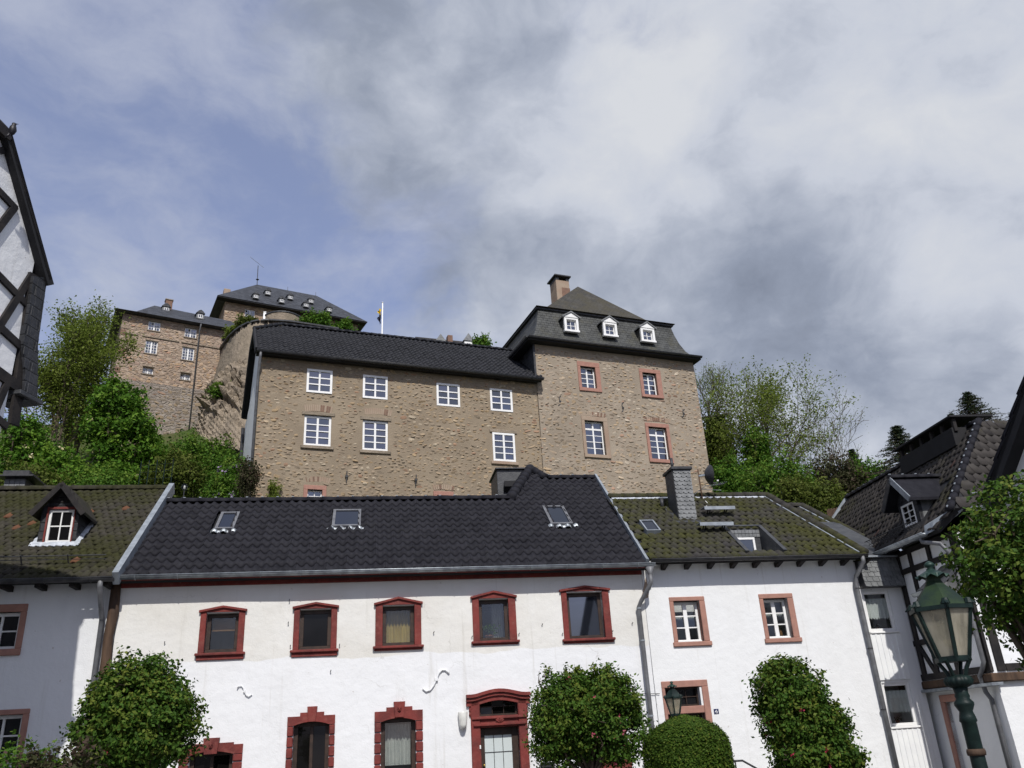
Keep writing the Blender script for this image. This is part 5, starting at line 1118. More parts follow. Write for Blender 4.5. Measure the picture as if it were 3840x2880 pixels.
# rain pipe with swan neck
RP = lambda x, y, o=-.12: RF.y(zN(x, y), o)
pp = [(2.0, -.50, rz-.02), (2.0, -.48, rz-.14), RP(1490, 90, -.35), RP(1560, 160, -.2), RP(1600, 270, -.14), RP(1690, 500), RP(1770, 760), RP(1862, 1110), RP(1850, 1180), RP(1830, 1230, -.1)]
p_ = [tuple(q) for q in pp]; lx = p_[-1][0]; p_ += [(lx, -.06, jz-.35), (lx-.02, .04, jz-.5), (lx-.02, .04, 0)]
MB().tube(p_, .05, 10).build('rain_pipe', 'pipe_grey', th, True)
q = RP(1520, 400, -.1); fl = thing('floodlight', 'small white floodlight on the timbered wall behind the lamp finial', 'floodlight', RF, (q[0], 0, q[2]-.1)); MB().box(q[0]-.12, q[0]+.12, -.2, -.12, q[2]-.1, q[2]+.12, .02).build('head', 'white_frame', fl); MB().lathe([(.04, 0), (.05, .06), (.04, .1)], 10, (q[0]-.05, -.22, q[2]-.16)).build('sensor', 'dark_metal', fl, True); MB().box(q[0]-.03, q[0]+.03, -.12, -.02, q[2]-.05, q[2]+.05).build('arm', 'dark_metal', fl)
# small dark canopy with its gutter on the timbered wall
ca, cb2 = RF.y(zN(1600, 440), -.55), RF.y(zN(1790, 300), -.1)
cn = MB().hexa([(1.75, -.75, 4.18), (2.6, -.75, 4.18), (2.6, 0, 4.72), (1.75, 0, 4.72)], [(1.75, -.75, 4.28), (2.6, -.75, 4.28), (2.6, 0, 4.82), (1.75, 0, 4.82)]).build('canopy', 'slate_dark', th); gutter(cn, (1.68, -.81, 4.2), (2.64, -.81, 4.2), .07, 'zinc', 'canopy_gutter', brackets=False)

# ================================================================== white gable at the right edge
GF = Fr(-83, o=atd((2125, 1095), 13))
gh = thing('white_house', 'white gabled house with thick black verge at the right edge of the street', 'house', GF, (2, 0, 0))
zY = Zm(3500, 1400, 800); ga, gb_ = GF.y(zY(510, 1330)), GF.y(zY(940, 110)); 
def raked(fr, par, y, o1, o2, i1, i2, name, m, y1, ext=6.0):
    """sloping band between an outer and an inner line, both read in the plane y"""
    O1, O2, I1, I2 = (fr.y(p, y) for p in (o1, o2, i1, i2)); d = (O1-O2)/np.linalg.norm(O1-O2)*ext; e = (I1-I2)/np.linalg.norm(I1-I2)*ext
    return MB().prism([O2, O1+d, I1+e, I2], (0, y1-y, 0)).build(name, m, par), (O1, O2, I1, I2)
bo, (O1, O2, I1, I2) = raked(GF, gh, -.16, zY(940, 110), zY(510, 1330), zY(940, 200), zY(560, 1330), 'verge', 'slab_dark', -.12, 3)
J1, J2 = GF.y(zY(940, 440)), GF.y(zY(640, 1250)); gs = (J1[2]-J2[2])/(J1[0]-J2[0]); gx0 = J2[0]-.1; gw = 3.2; zl = J2[2]-.1*gs
MB().prism([(gx0, .02, 0), (gx0+2*gw, .02, 0), (gx0+2*gw, .02, zl), (gx0+gw, .02, zl+gw*gs), (gx0, .02, zl)], (0, 6, 0)).build('wall', 'grey_plaster', gh)
dO = (O1-O2)/np.linalg.norm(O1-O2); xm = gx0+gw; nr_ = np.array([-dO[2], 0, dO[0]]); nr_ = nr_*np.sign(nr_[2])
MB().prism([O2-dO*.05, O2+dO*4.6, O2+dO*4.6-nr_*.16, O2-dO*.05-nr_*.16], (0, 6.6, 0)).build('roof', 'slab_dark', gh)
rr_ = O2+dO*4.6; MB().prism([rr_, rr_+np.array([(rr_-O2)[0]+.1, 0, -(rr_-O2)[2]]), rr_+np.array([(rr_-O2)[0]+.1, 0, -(rr_-O2)[2]-.2]), rr_-nr_*.16], (0, 6.6, 0)).build('roof', 'slab_dark', gh)
for wx in (1.2, 3.4):
    wr2 = (gx0+wx, gx0+wx+.9, 2.6, 3.9); w = window(gh, wr2, -.03, 2, 2, 'white_frame', glassm='glass_castle'); surround(w, wr2, (wr2[0]-.12, wr2[1]+.12, 2.46, 4.02), -.04, .02, 'sandstone')
for k in range(14):
    p = O2+dO*(.33*k-.05); q = O2+dO*(.33*(k+1)+.02); MB().hexa([p+nr_*.02, q-nr_*.0, q+np.array([0, .4, 0]), p+nr_*.02+np.array([0, .4, 0])], [p+nr_*.07, q+nr_*.04, q+nr_*.04+np.array([0, .4, 0]), p+nr_*.07+np.array([0, .4, 0])]).build('verge_tile', 'tile_black', gh)

# ================================================================== half timbered gable at the left edge
TF = Fr(82, o=atd((62, 640), 15.5))
lt = thing('half_timbered_house', 'tall half timbered gable with black slate clad end at the left edge', 'house', TF, (-3, 0, 0))

zPA = lambda x, y: zA(x, y)
bo, (O1, O2, I1, I2) = raked(TF, lt, -.14, zA(100, 210), zA(455, 1490), zA(60, 215), zA(425, 1500), 'barge_board', 'black_timber', -.10, 0)
J1, J2 = TF.y(zA(10, 420)), TF.y(zA(265, 1370)); ls = (J1[2]-J2[2])/(J1[0]-J2[0]); jx = TF.y(zX(330, 80))[0]; jz_ = J2[2]+(jx-J2[0])*ls+.2; gw2 = jx-O1[0]; ztp = jz_-gw2*ls; fl_ = 3.0; xl_ = jx-2*gw2-fl_
MB().prism([(jx, 0, 0), (xl_, 0, 0), (xl_, 0, jz_), (xl_+gw2, 0, ztp), (jx-gw2, 0, ztp), (jx, 0, jz_)], (0, 6, 0)).build('wall', 'plaster_timber', lt)
dO = (O1-O2)/np.linalg.norm(O1-O2); nr_ = np.array([-dO[2], 0, dO[0]]); nr_ = nr_*np.sign(nr_[2]); fl3 = np.array([-fl_, 0, 0])
mid_ = (O1+O1+fl3)/2; hb_ = np.array([0, 1.6, 1.9])
MB().prism([O2-dO*.1, O1, O1-nr_*.17, O2-dO*.1-nr_*.17], (0, 6.6, 0)).build('roof', 'slab_dark', lt)
L2 = O1+fl3; L1 = np.array([L2[0]-(O2[0]-O1[0]), O2[1], O2[2]]); nl_ = np.array([-nr_[0], 0, nr_[2]])
MB().prism([L1, L2, L2-nl_*.17, L1-nl_*.17], (0, 6.6, 0)).build('roof', 'slab_dark', lt)
MB().add([O1, L2, mid_+hb_, O1+np.array([0, 6.6, 0]), L2+np.array([0, 6.6, 0]), mid_+hb_+np.array([0, 4, 0])], [(0, 1, 2), (0, 2, 5, 3), (1, 4, 5, 2), (3, 5, 4), (0, 3, 4, 1)]).build('half_hip', 'slab_dark', lt)
MB().bar(O1+np.array([0, .02, -.12]), L2+np.array([0, .02, -.12]), .08, .2).build('hip_eaves_board', 'black_timber', lt)
A_ = lambda x, y: (lambda q: (q[0], q[2]))(TF.y(zX(x, y)))
B_ = lambda x, y: (lambda q: (q[0], q[2]))(TF.y(zA(x, y)))
tl = [(A_(330, 80), A_(130, 1640), .20), (A_(-60, 60), A_(270, 400), .13), (A_(310, 100), A_(-60, 680), .13), (A_(-60, 590), A_(190, 820), .14), (A_(-60, 1080), A_(230, 1290), .20), (A_(60, 1200), A_(-60, 1480), .13), (A_(-60, 1560), A_(60, 1660), .12),
      (B_(-60, 690), B_(130, 890), .13), (B_(120, 860), B_(-80, 1120), .13), (B_(-40, 380), B_(20, 380), .12)]
def ext(t):
    a, b, w = np.array(t[0]), np.array(t[1]), t[2]; lo, hi = (a, b) if a[0] < b[0] else (b, a)
    if abs(hi[0]-lo[0]) > .25: lo = lo+(lo-hi)/np.linalg.norm(lo-hi)*.9
    return (tuple(lo), tuple(hi), w)
timber(TF, lt, 0, [ext(t) for t in tl])
ot = []
for k in range(6):
    xq = -2.35-k*.85
    if xq > xl_+.1: ot += [((xq, 0.2), (xq, min(ztp, jz_+(xq-xl_)*abs(ls))-.1), .16)]
    if xq-.85 > xl_+.1: ot += [((xq, 5.7), (xq-.85, 8.0), .13), ((xq-.85, 5.7), (xq, 8.0), .13)]
for zq in (3.0, 5.6, 8.1): ot += [((xl_+.05, zq), (-2.3 if zq > 5.7 else jx-.05, zq), .18)]
for k in range(4): ot += [((jx-.1-k*.62, .1), (jx-.1-k*.62, 5.5), .15)]
timber(TF, lt, 0, ot)

bp_ = [TF.y(zX(*p), -.10) for p in ((345, 95), (500, 120), (478, 205), (440, 480), (395, 800), (388, 1375), (250, 1385), (262, 1100), (240, 800), (300, 420))]
sb = MB().prism(bp_, (0, .5, 0)).build('slate_bay', 'slate_side', lt)
kz0, kz1 = bp_[5][2], bp_[0][2]
for j in range(10):
    zq = kz0+(kz1-kz0)*j/10; zq2 = kz0+(kz1-kz0)*(j+1)/10
    def xat(P_, z):
        for p, q in zip(P_, P_[1:]):
            if min(p[2], q[2]) <= z <= max(p[2], q[2]) and abs(p[2]-q[2]) > 1e-6: return p[0]+(q[0]-p[0])*(z-p[2])/(q[2]-p[2])
        return P_[0][0]
    zmid_ = (zq+zq2)/2; xr = xat(bp_[1:6], zmid_); xl = xat(bp_[6:]+bp_[:1], zmid_)
    for i in range(3): MB().box(xl+(xr-xl)*i/3+.004, xl+(xr-xl)*(i+1)/3-.004, -.104-.001*(i % 2), -.098, zq+.001, zq2+.01, .003).build('slate', 'slate_side', sb)
d0, d1 = TF.y(zX(180, 1400), -.14), TF.y(zX(440, 1410), -.14); MB().box(d0[0], d1[0], -.16, .5, kz0-.09, kz0-.01, .01).build('drip_board', 'slate_dark', lt)
q = TF.y(zA(105, 190), -.45); bd = thing('bird', 'black bird perched on the corner of the half timbered gable roof', 'bird', TF, (q[0], -.45, q[2]-.12))
m = MB(); bx_, by_, bz_ = q[0], -.45, q[2]-.05
m.tube([(bx_+.0, by_, bz_-.10), (bx_, by_-.01, bz_-.05), (bx_, by_-.02, bz_+.02), (bx_, by_-.015, bz_+.08), (bx_, by_-.02, bz_+.115), (bx_, by_-.02, bz_+.15), (bx_, by_-.02, bz_+.172)], [.012, .045, .062, .052, .034, .036, .012], 10)
m.tube([(bx_, by_-.03, bz_+.15), (bx_+.02, by_-.09, bz_+.145)], [.014, .003], 6); m.tube([(bx_, by_+.01, bz_-.05), (bx_-.04, by_+.06, bz_-.16)], [.03, .012], 6); m.build('body', 'bird_black', bd, True)
MB().tube([(bx_-.02, by_-.01, bz_-.06), (bx_-.02, by_-.01, bz_-.16)], .006, 5).tube([(bx_+.02, by_-.01, bz_-.06), (bx_+.02, by_-.01, bz_-.16)], .006, 5).build('leg', 'bird_black', bd)
# ================================================================== rubble masonry
PAL = np.array([(.42, .33, .235), (.46, .345, .22), (.54, .465, .365), (.35, .29, .225), (.42, .27, .19), (.39, .315, .24), (.49, .395, .285)]); PW = np.array([.28, .17, .10, .17, .06, .14, .08]); PW = PW/PW.sum()
PAL = PAL*np.array([.90, .905, .91])
def rubble(par, x0, x1, z0, z1, y, holes, rng, nparts, hmin=.085, hmax=.185, seed=0, keep=.93, amp=.03, wseed=3, tone=(1, 1, 1)):
    st = []; z = z0
    while z < z1-.05:
        h = rng.uniform(hmin, hmax); x = x0+rng.uniform(-.1, .05)
        while x < x1-.03:
            w = min(rng.uniform(.9, 2.1)*h*rng.uniform(.8, 1.4)+.05, x1-x)
            if w < .07: break
            cx, cz = x+w/2, z+h/2+.07*vnoise(x*1.7, z*2, seed)+rng.normal(0, .038)
            if rng.random() < keep and cz+h/2 < z1 and not any(a-w*.5 < cx < b+w*.5 and c-h*.5 < cz < d+h*.5 for a, b, c, d in holes): st.append((cx, cz, w*rng.uniform(.8, 1.1), h*rng.uniform(.62, 1.35)))
            x += w+rng.uniform(.008, .03)
        z += h+rng.uniform(.006, .022)
    S = np.array(st); n = len(S); K = 8; t = np.arange(K)*2*math.pi/K
    ct, sn = np.cos(t), np.sin(t); e = .62; bx = np.sign(ct)*np.abs(ct)**e; bz = np.sign(sn)*np.abs(sn)**e
    jr = rng.uniform(.80, 1.06, (n, K)); a = rng.normal(0, .20, n); W, Hh = S[:, 2:3]/2*.97, S[:, 3:4]/2*.97
    ex, ez = bx*W*jr, bz*Hh*rng.uniform(.82, 1.06, (n, K)); ox, oz = ex*np.cos(a)[:, None]-ez*np.sin(a)[:, None], ex*np.sin(a)[:, None]+ez*np.cos(a)[:, None]
    pr = rng.uniform(.003, .024, n)*(.5+rng.random(n)*.8); ty, tz = rng.normal(0, .012, n), rng.normal(0, .014, n)
    V = np.zeros((n, 2*K+1, 3)); V[:, :K, 0] = S[:, 0:1]+ox; V[:, :K, 2] = S[:, 1:2]+oz; yd_ = np.array([y+amp*vnoise(c[0], c[1], wseed) for c in S])[:, None]; V[:, :K, 1] = yd_+.012
    V[:, K:2*K, 0] = S[:, 0:1]+ox*.74; V[:, K:2*K, 2] = S[:, 1:2]+oz*.70; V[:, K:2*K, 1] = yd_-pr[:, None]+(ty[:, None]*bx+tz[:, None]*bz)*.9+rng.normal(0, .003, (n, K))
    V[:, 2*K, 0] = S[:, 0]; V[:, 2*K, 2] = S[:, 1]; V[:, 2*K, 1] = yd_[:, 0]-pr*1.1
    k = np.arange(K); k2 = (k+1) % K; Q = np.stack([k, k2, k2+K, k+K], 1); Tt = np.stack([k+K, k2+K, np.full(K, 2*K), np.full(K, 2*K)], 1)
    col = PAL[rng.choice(len(PAL), n, p=PW)]*rng.uniform(.86, 1.12, (n, 1))*np.array(tone); area = S[:, 2]*S[:, 3]; order = np.argsort(-area); one = order[:nparts]; rest = order[nparts:]
    faces = [tuple(f) for f in Q]+[(i+K, (i+1) % K+K, 2*K) for i in range(K)]; off = OFF[root_of(par).name]
    for i in one:
        c = np.array([S[i, 0], y, S[i, 1]]); me = raw_mesh('stone', V[i]-c, faces, 'rubble', False, None, {'tint': ('FLOAT_COLOR', np.tile(np.append(col[i], 1), (2*K+1, 1)))}); o = link('stone', me, par); o.location = c-off
    tri = np.concatenate([np.stack([k, k2, k2+K], 1), np.stack([k, k2+K, k+K], 1), np.stack([k+K, k2+K, np.full(K, 2*K)], 1)])
    AV = V[rest].reshape(-1, 3); AF = (tri[None]+(np.arange(len(rest))*(2*K+1))[:, None, None]).reshape(-1, 3)
    link('small_stones', raw_mesh('small_stones', AV, AF, 'rubble', False, off, {'tint': ('FLOAT_COLOR', np.repeat(np.c_[col[rest], np.ones(len(rest))], 2*K+1, 0))}), par, 'stuff')
    return n
def brick_arch(par, fr, p0, p1, n, h, y, rngg, rise=.06):
    a, b = fr.y(p0, y), fr.y(p1, y)
    for i in range(n):
        t = (i+.5)/n; x = a[0]+(b[0]-a[0])*t; z = (a[2]+b[2])/2+rise*(1-(2*t-1)**2); w = abs(b[0]-a[0])/n; m = MB(); lean = (2*t-1)*.06
        m.hexa([(x-w*.4, y-.012, z-h/2), (x+w*.4, y-.012, z-h/2), (x+w*.4, y+.03, z-h/2), (x-w*.4, y+.03, z-h/2)], [(x-w*.42+lean, y-.012, z+h/2), (x+w*.42+lean, y-.012, z+h/2), (x+w*.42+lean, y+.03, z+h/2), (x-w*.42+lean, y+.03, z+h/2)])
        m.build('arch_brick', 'brick_red' if rngg.random() < .3 else 'sandstone_old', par)
CF = Fr(22, 37.0)
wing = thing('stone_house', 'long rubble stone house with black pantile roof and flush white windows', 'house', CF, (-5.2, 0, 7))
cw0, cw1, cz0, cze = -11.75, 1.30, 7.0, 17.62
E4 = lambda *q: CF.rect(*[zE(*p) for p in q])
wt = [E4((480, 540), (662, 555), (473, 708), (658, 720)), E4((880, 582), (1055, 598), (876, 745), (1055, 765)), E4((1405, 640), (1570, 655), (1405, 800), (1573, 818)), E4((1787, 680), (1945, 693), (1790, 838), (1950, 852))]
wm = [E4((463, 868), (655, 882), (453, 1080), (650, 1098)), E4((880, 905), (1058, 915), (873, 1115), (1060, 1130)), E4((1803, 995), (1962, 1005), (1812, 1195), (1972, 1210))]
wb = [E4((483, 1405), (588, 1405), (480, 1490), (586, 1490)), E4((1410, 1445), (1502, 1448), (1410, 1530), (1502, 1530))]
hw = wt+wm+wb
wall_holes(cw0, cw1, cz0, cze, hw, .3, 0, .8, .03, 3).build('wall', 'mortar_brown', wing)
MB().box(cw0, cw0+.25, .31, 8.8, cz0, cze).build('gable_side', 'plaster_white', wing); MB().box(cw0+.25, cw1, 8.5, 8.8, cz0, cze).build('back_wall', 'mortar', wing)
for r in wt: window(wing, r, -.03, 2, 3, 'white_frame', fw=.10, bw=.055, th=.1, glassm='glass_castle', mull=.08)
for r in wm:
    w = window(wing, r, -.03 if r is wm[2] else .06, 2, 4, 'white_frame', fw=.10, bw=.045, th=.1, glassm='glass_castle', mull=.09)
    MB().box(r[0]-.12, r[1]+.14, -.04, .1, r[3], r[3]+.16, .015).build('lintel', 'bastion_stone', w)
    MB().box(r[0]-.12, r[1]+.12, -.09, .06, r[2]-.17, r[2]-.02, .02).build('sill', 'bastion_stone' if r is not wm[2] else 'sandstone_old', w)
for r in wb:
    w = window(wing, r, .12, 2, 2, 'white_frame', fw=.05, bw=.04, glassm='glass_castle'); surround(w, r, (r[0]-.17, r[1]+.17, r[2]-.15, r[3]+.19), -.04, .12, 'sandstone')
for p0, p1, n, h in ((zE(465, 822), zE(655, 838), 14, .30), (zE(895, 845), zE(1080, 862), 14, .28), (zE(475, 1335), zE(640, 1342), 11, .22), (zE(1385, 1392), zE(1525, 1396), 10, .22)): brick_arch(wing, CF, p0, p1, n, h, 0, rng)
ex = [(r[0]-.18, r[1]+.18, r[2]-.2, r[3]+.2) for r in wm+wb]+wt+[(CF.y(zE(460, 800))[0], CF.y(zE(658, 800))[0], wm[0][3]+.16, wm[0][3]+.62), (CF.y(zE(890, 800))[0], CF.y(zE(1085, 800))[0], wm[1][3]+.16, wm[1][3]+.58), (wb[0][0], wb[0][1], wb[0][3], wb[0][3]+.6)]
rubble(wing, cw0+.02, cw1, 9.6, cze-.02, 0, ex, rng, 300, .075, .17, seed=1, tone=(.88, .86, .80))
for (xa, ya, yb) in ((763, 1275, 1350), (1258, 1300, 1375)):
    a, b = CF.y(zE(xa, ya)), CF.y(zE(xa-5, yb)); o = MB().tube([(a[0], -.07, a[2]), (b[0], -.07, b[2])], .025, 6).build('wall_anchor', 'dark_metal', wing); c = (np.array(a)+b)/2; MB().box(c[0]-.06, c[0]+.06, -.11, 0, c[2]-.05, c[2]+.05, .01).build('anchor_pin', 'dark_metal', o)
SW = Slope(CF, -.45, cze+.02, 40); wr_ = SW.ab(zE(1100, 320))[1]; wA, wBp, wC = SW.ab(zE(140, 425)), SW.ab(zE(105, 258)), SW.ab(zE(300, 228)); wD = SW.ab(zE(1940, 415))
wx0 = (wA[0]+wBp[0])/2-.05; wp = [(wx0, 0), (wx0, wBp[1]), (wC[0], wr_), (cw1+1.2, wr_), (cw1+.12, 0)]
wp[3] = (wD[0]+.3, wr_)
slab(wing, [SW.pt(a, b, -.01) for a, b in wp], .16, SW.N); win_ = in_poly(wp)
tw_, tl_ = .225, .345
tile_roof(wing, SW.O(wx0), (1, 0, 0), SW.T, SW.N, cw1-wx0+2, 24, tile_template(tw_, tl_, .06, .04, 6, 1.3), tw_, tl_, lambda a, b: win_(a+wx0, b), 'tile_wing', 300, rng, 0, .008)
ridge_run(wing, SW.pt(wC[0], wr_, .02), SW.pt(wp[3][0], wr_, .02), .13, 'tile_wing', .40, clips=False); ridge_run(wing, SW.pt(wx0, wBp[1], .03), SW.pt(wC[0], wr_, .03), .13, 'tile_wing', .4, clips=False, name='hip_tile')
pw = SW.pt(0, wr_); yb_ = 2*pw[1]+.45
MB().prism([SW.pt(wC[0], wr_, -.03), SW.pt(wp[3][0], wr_, -.03), (wp[3][0], yb_, SW.z0), (wx0, yb_, SW.z0), (wx0, yb_-(SW.pt(0, wBp[1])[1]+.45), SW.pt(0, wBp[1])[2])], (0, 0, -.14)).build('back_roof', 'slab_dark', wing)
q1_ = SW.pt(wx0, wBp[1]); q2_ = np.array([wx0, 2*pw[1]-q1_[1], q1_[2]]); MB().prism([q1_, q2_, SW.pt(wC[0], wr_)], (0, 0, -.12)).build('half_hip', 'tile_wing', wing)
MB().prism([(cw0+.03, .1, cze), (cw0+.03, q1_[1], q1_[2]-.2), (cw0+.03, q2_[1], q2_[2]-.2), (cw0+.03, yb_-.5, cze)], (.2, 0, 0)).build('gable_wall', 'plaster_white', wing)
MB().bar((wx0-.03, SW.y0, SW.z0-.02), q1_+np.array([-.03, 0, -.02]), .08, .30).bar(q2_+np.array([-.03, 0, -.02]), (wx0-.03, yb_, SW.z0-.02), .08, .34).bar(q1_+np.array([-.03, 0, -.02]), q2_+np.array([-.03, 0, -.02]), .08, .3).build('verge_board', 'slab_dark', wing)
MB().tube([(cw0-.1, 8.6, SW.z0-.3), (cw0-.1, 8.6, cz0)], .09, 8).build('rear_rain_pipe', 'dark_metal', wing)
gutter(wing, (wx0, -.52, SW.z0-.01), (cw1+.15, -.52, SW.z0-.01), .085, 'dark_metal', brackets=False); MB().box(wx0, cw1, -.45, 0, cze-.06, cze-.03).build('soffit', 'black_timber', wing)
MB().tube([(cw0-.05, -.5, SW.z0-.06), (cw0-.05, -.48, SW.z0-.3), (cw0-.06, -.1, SW.z0-.9), (cw0-.06, -.08, cz0)], .06, 8).build('rain_pipe', 'pipe_grey', wing, True)
# ---------------------------------------------------------------- tower house with mansard roof
tow = thing('stone_tower_house', 'tall rubble stone house with slate mansard roof and three white dormers', 'house', CF, (6, 0, 7))
tx0, tx1, tze, ty_ = 1.32, 10.60, 19.80, -.03
I4 = lambda *q: CF.rect(*[zI(*p) for p in q], ty_)
ti = [I4((866, 862), (992, 872), (878, 1042), (1010, 1060)), I4((1402, 915), (1520, 928), (1420, 1102), (1540, 1118)), I4((902, 1325), (1065, 1345), (925, 1615), (1090, 1637)), I4((1452, 1380), (1610, 1400), (1483, 1655), (1640, 1677))]
to = [I4((838, 818), (1028, 835), (855, 1072), (1050, 1090)), I4((1368, 880), (1555, 898), (1400, 1125), (1585, 1145)), I4((868, 1288), (1095, 1310), (905, 1648), (1133, 1662)), I4((1422, 1345), (1635, 1368), (1465, 1688), (1665, 1705))]
wall_holes(tx0, tx1, 7, tze, ti, .35, ty_, .8, .03, 8).build('wall', 'mortar', tow); MB().box(tx0, tx0+.25, .35, 9, 7, tze).box(tx1-.25, tx1, .35, 9, 7, tze).box(tx0+.25, tx1-.25, 8.75, 9, 7, tze).build('side_walls', 'mortar', tow)
for i, (r, ro) in enumerate(zip(ti, to)):
    w = window(tow, r, .12, 2, 4, 'white_frame', fw=.06, bw=.035, glassm='glass_castle', mull=.08) if i < 2 else window(tow, r, .12, 2, 5, 'white_frame', fw=.06, bw=.035, glassm='glass_castle', mull=.08, mid=.09, zs=[0, .205, .41, .6, .8, 1] if 0 else [0, .2, .4, .6, .8, 1])
    surround(w, r, ro, ty_-.05, .12, 'sandstone' if i != 2 else 'sandstone_old')
for p0, p1, n in ((zI(852, 1268), zI(1080, 1285), 16), (zI(1415, 1318), zI(1640, 1335), 15)): brick_arch(tow, CF, p0, p1, n, .22, ty_, rng, .03)
rubble(tow, tx0+.04, tx1-.02, 9.6, tze-.1, ty_, [(r[0]-.02, r[1]+.02, r[2], r[3]) for r in to], rng, 300, .09, .20, seed=4, keep=.95, wseed=8)
for x_, a_, b_ in ((687, 1120, 1205), (1230, 1175, 1262), (1755, 1235, 1302)): s_anchor(tow, CF, [zI(x_+8, a_), zI(x_-4, a_+8), zI(x_-6, a_+(b_-a_)*.3), zI(x_+2, a_+(b_-a_)*.55), zI(x_+2, a_+(b_-a_)*.8), zI(x_-6, b_-5), zI(x_-14, b_)], .028, 'dark_metal')
ge = CF.y(zI(1160, 700), -.5); exl, exr, ezz = .80, 10.80, tze+.05; kz_, ky = 22.14, .6; kxl, kxr = 1.95, 9.92; ydp = 9.5; kyb = ydp-1.05
prof = [(0, 0), (.16, .09), (.34, .26), (.55, .60), (.75, 1.15), (.9, 1.75), (1, 2.32)]           # flared lower slope
V = []; ringn = 4
for s, hgt in prof:
    f = s; x0_, x1_, y0_, y1_ = exl+(kxl-exl)*f, exr+(kxr-exr)*f, -.5+(ky+.5)*f, ydp+(kyb-ydp)*f; z_ = ezz+hgt/2.32*(kz_-ezz); V += [(x0_, y0_, z_), (x1_, y0_, z_), (x1_, y1_, z_), (x0_, y1_, z_)]
F = [(i*4+k, i*4+(k+1) % 4, (i+1)*4+(k+1) % 4, (i+1)*4+k) for i in range(len(prof)-1) for k in range(4)]+[(0, 3, 2, 1)]
lowr = MB().add(V, F).build('mansard_lower', 'slate_lower', tow)
ox_ = .12; uz = kz_+.10; ap1, ap2 = (5.95, 3.54, 25.75), (5.95, 5.6, 25.75)
B4 = [(kxl-ox_-.05, ky-ox_-.1, uz), (kxr+ox_+.08, ky-ox_-.1, uz), (kxr+ox_+.08, kyb+.1, uz), (kxl-ox_-.05, kyb+.1, uz)]; ins = .75
M4 = [(kxl+ins, ky+ins, uz+.46), (kxr-ins, ky+ins, uz+.46), (kxr-ins, kyb-ins, uz+.46), (kxl+ins, kyb-ins, uz+.46)]
mb = MB(); mb.add(B4+M4+[ap1, ap2], [(0, 1, 5, 4), (1, 2, 6, 5), (2, 3, 7, 6), (3, 0, 4, 7), (4, 5, 8), (5, 6, 9, 8), (6, 7, 9), (7, 4, 8, 9), (3, 2, 1, 0)]); mb.build('mansard_upper', 'slate_upper', tow)
MB().box(kxl-.12, kxr+.12, ky-.1, kyb, kz_-.02, kz_+.095, .02).build('kink_moulding', 'dark_metal', tow)
gutter(tow, (exl-.02, -.56, ezz+.03), (exr+.02, -.56, ezz+.03), .085, 'dark_metal', brackets=False); gutter(tow, (exl-.05, 8, ezz+.03), (exl-.05, -.5, ezz+.03), .085, 'dark_metal', brackets=False, out_dir=(-1, 0, 0)); MB().box(exl, exr, -.5, ydp-.2, ezz-.12, ezz-.01).build('soffit', 'slab_dark', tow)
MB().prism([(tx0-.04, -.0, 17.55), (tx0-.04, 8, 17.55), (tx0-.04, 8, ezz-.1), (tx0-.04, .0, ezz-.1)], (.05, 0, 0)).build('slate_cladding', 'slate_side', tow); MB().bar((tx0-.06, -.05, 17.75), (tx0-.06, -.05, ezz-.1), .1, .08, (0, 1, 0)).build('corner_strip', 'dark_metal', tow)
for i, q in enumerate((((722, 437), (845, 445), (738, 550), (858, 565), (778, 390)), ((1060, 478), (1180, 490), (1072, 590), (1190, 605), (1118, 430)), ((1385, 525), (1503, 540), (1398, 640), (1518, 650), (1443, 480)))):
    yd = -.02; r = CF.rect(*[zI(*p) for p in q[:4]], yd); az_ = CF.y(zI(*q[4]), yd)[2]; x0, x1, z0, z1 = r; xm = (x0+x1)/2
    casing = MB().box(x0, x0+.13, yd-.02, yd+.12, z0, z1, .01).box(x1-.13, x1, yd-.02, yd+.12, z0, z1, .01).box(x0+.13, x1-.13, yd-.02, yd+.12, z1-.12, z1, .01).box(x0-.03, x1+.03, yd-.05, yd+.12, z0-.05, z0+.07, .01).build('dormer', 'white_frame', tow)
    ri = (x0+.13, x1-.13, z0+.07, z1-.12); window(tow, ri, yd+.10, 2, 2, 'white_frame', fw=.04, bw=.03, glassm='glass_castle', name='dormer_window')
    MB().prism([(x0-.06, yd-.05, z1), (x1+.06, yd-.05, z1), (xm, yd-.05, az_-.08)], (0, .12, 0)).build('pediment', 'white_frame', casing)
    for s, xe in ((-1, x0-.12), (1, x1+.12)): MB().hexa([(xm, yd-.1, az_-.06), (xe, yd-.1, z1-.03), (xe, yd+.75, z1-.03), (xm, yd+.9, az_-.06)], [(xm, yd-.1, az_+.02), (xe, yd-.1, z1+.04), (xe, yd+.75, z1+.04), (xm, yd+.9, az_+.02)]).build('dormer_roof', 'slate_pale', casing)
    for xq in (x0+.0, x1-.03): MB().prism([(xq, yd+.12, z0), (xq, yd+.12, z1), (xq, yd+.7, z1), (xq, yd+.35, z0)], (.03, 0, 0)).build('dormer_cheek', 'slate_lower', casing)
cq = [CF.y(zI(*p), 4.9) for p in ((640, 90), (778, 90))]; cxa, cxb, czt = cq[0][0]+.1, cq[1][0]-.1, cq[0][2]-.15
ch = MB().box(cxa, cxb, 4.9, 5.8, 24.4, czt, .02).build('chimney', 'sandstone_old', tow)
MB().box(cxa+.35, cxb+.012, 4.885, 5.2, 25.5, czt-.5).box(cxb-.3, cxb+.013, 4.89, 5.5, 25.4, czt-.7).build('bare_bricks', 'brick_red', ch); MB().box(cxa-.12, cxb+.1, 4.75, 5.95, czt+.22, czt+.32, .02).box(cxa, cxa+.2, 4.9, 5.8, czt, czt+.22).box(cxb-.2, cxb, 4.9, 5.8, czt, czt+.22).build('chimney_cap', 'dark_metal', ch)

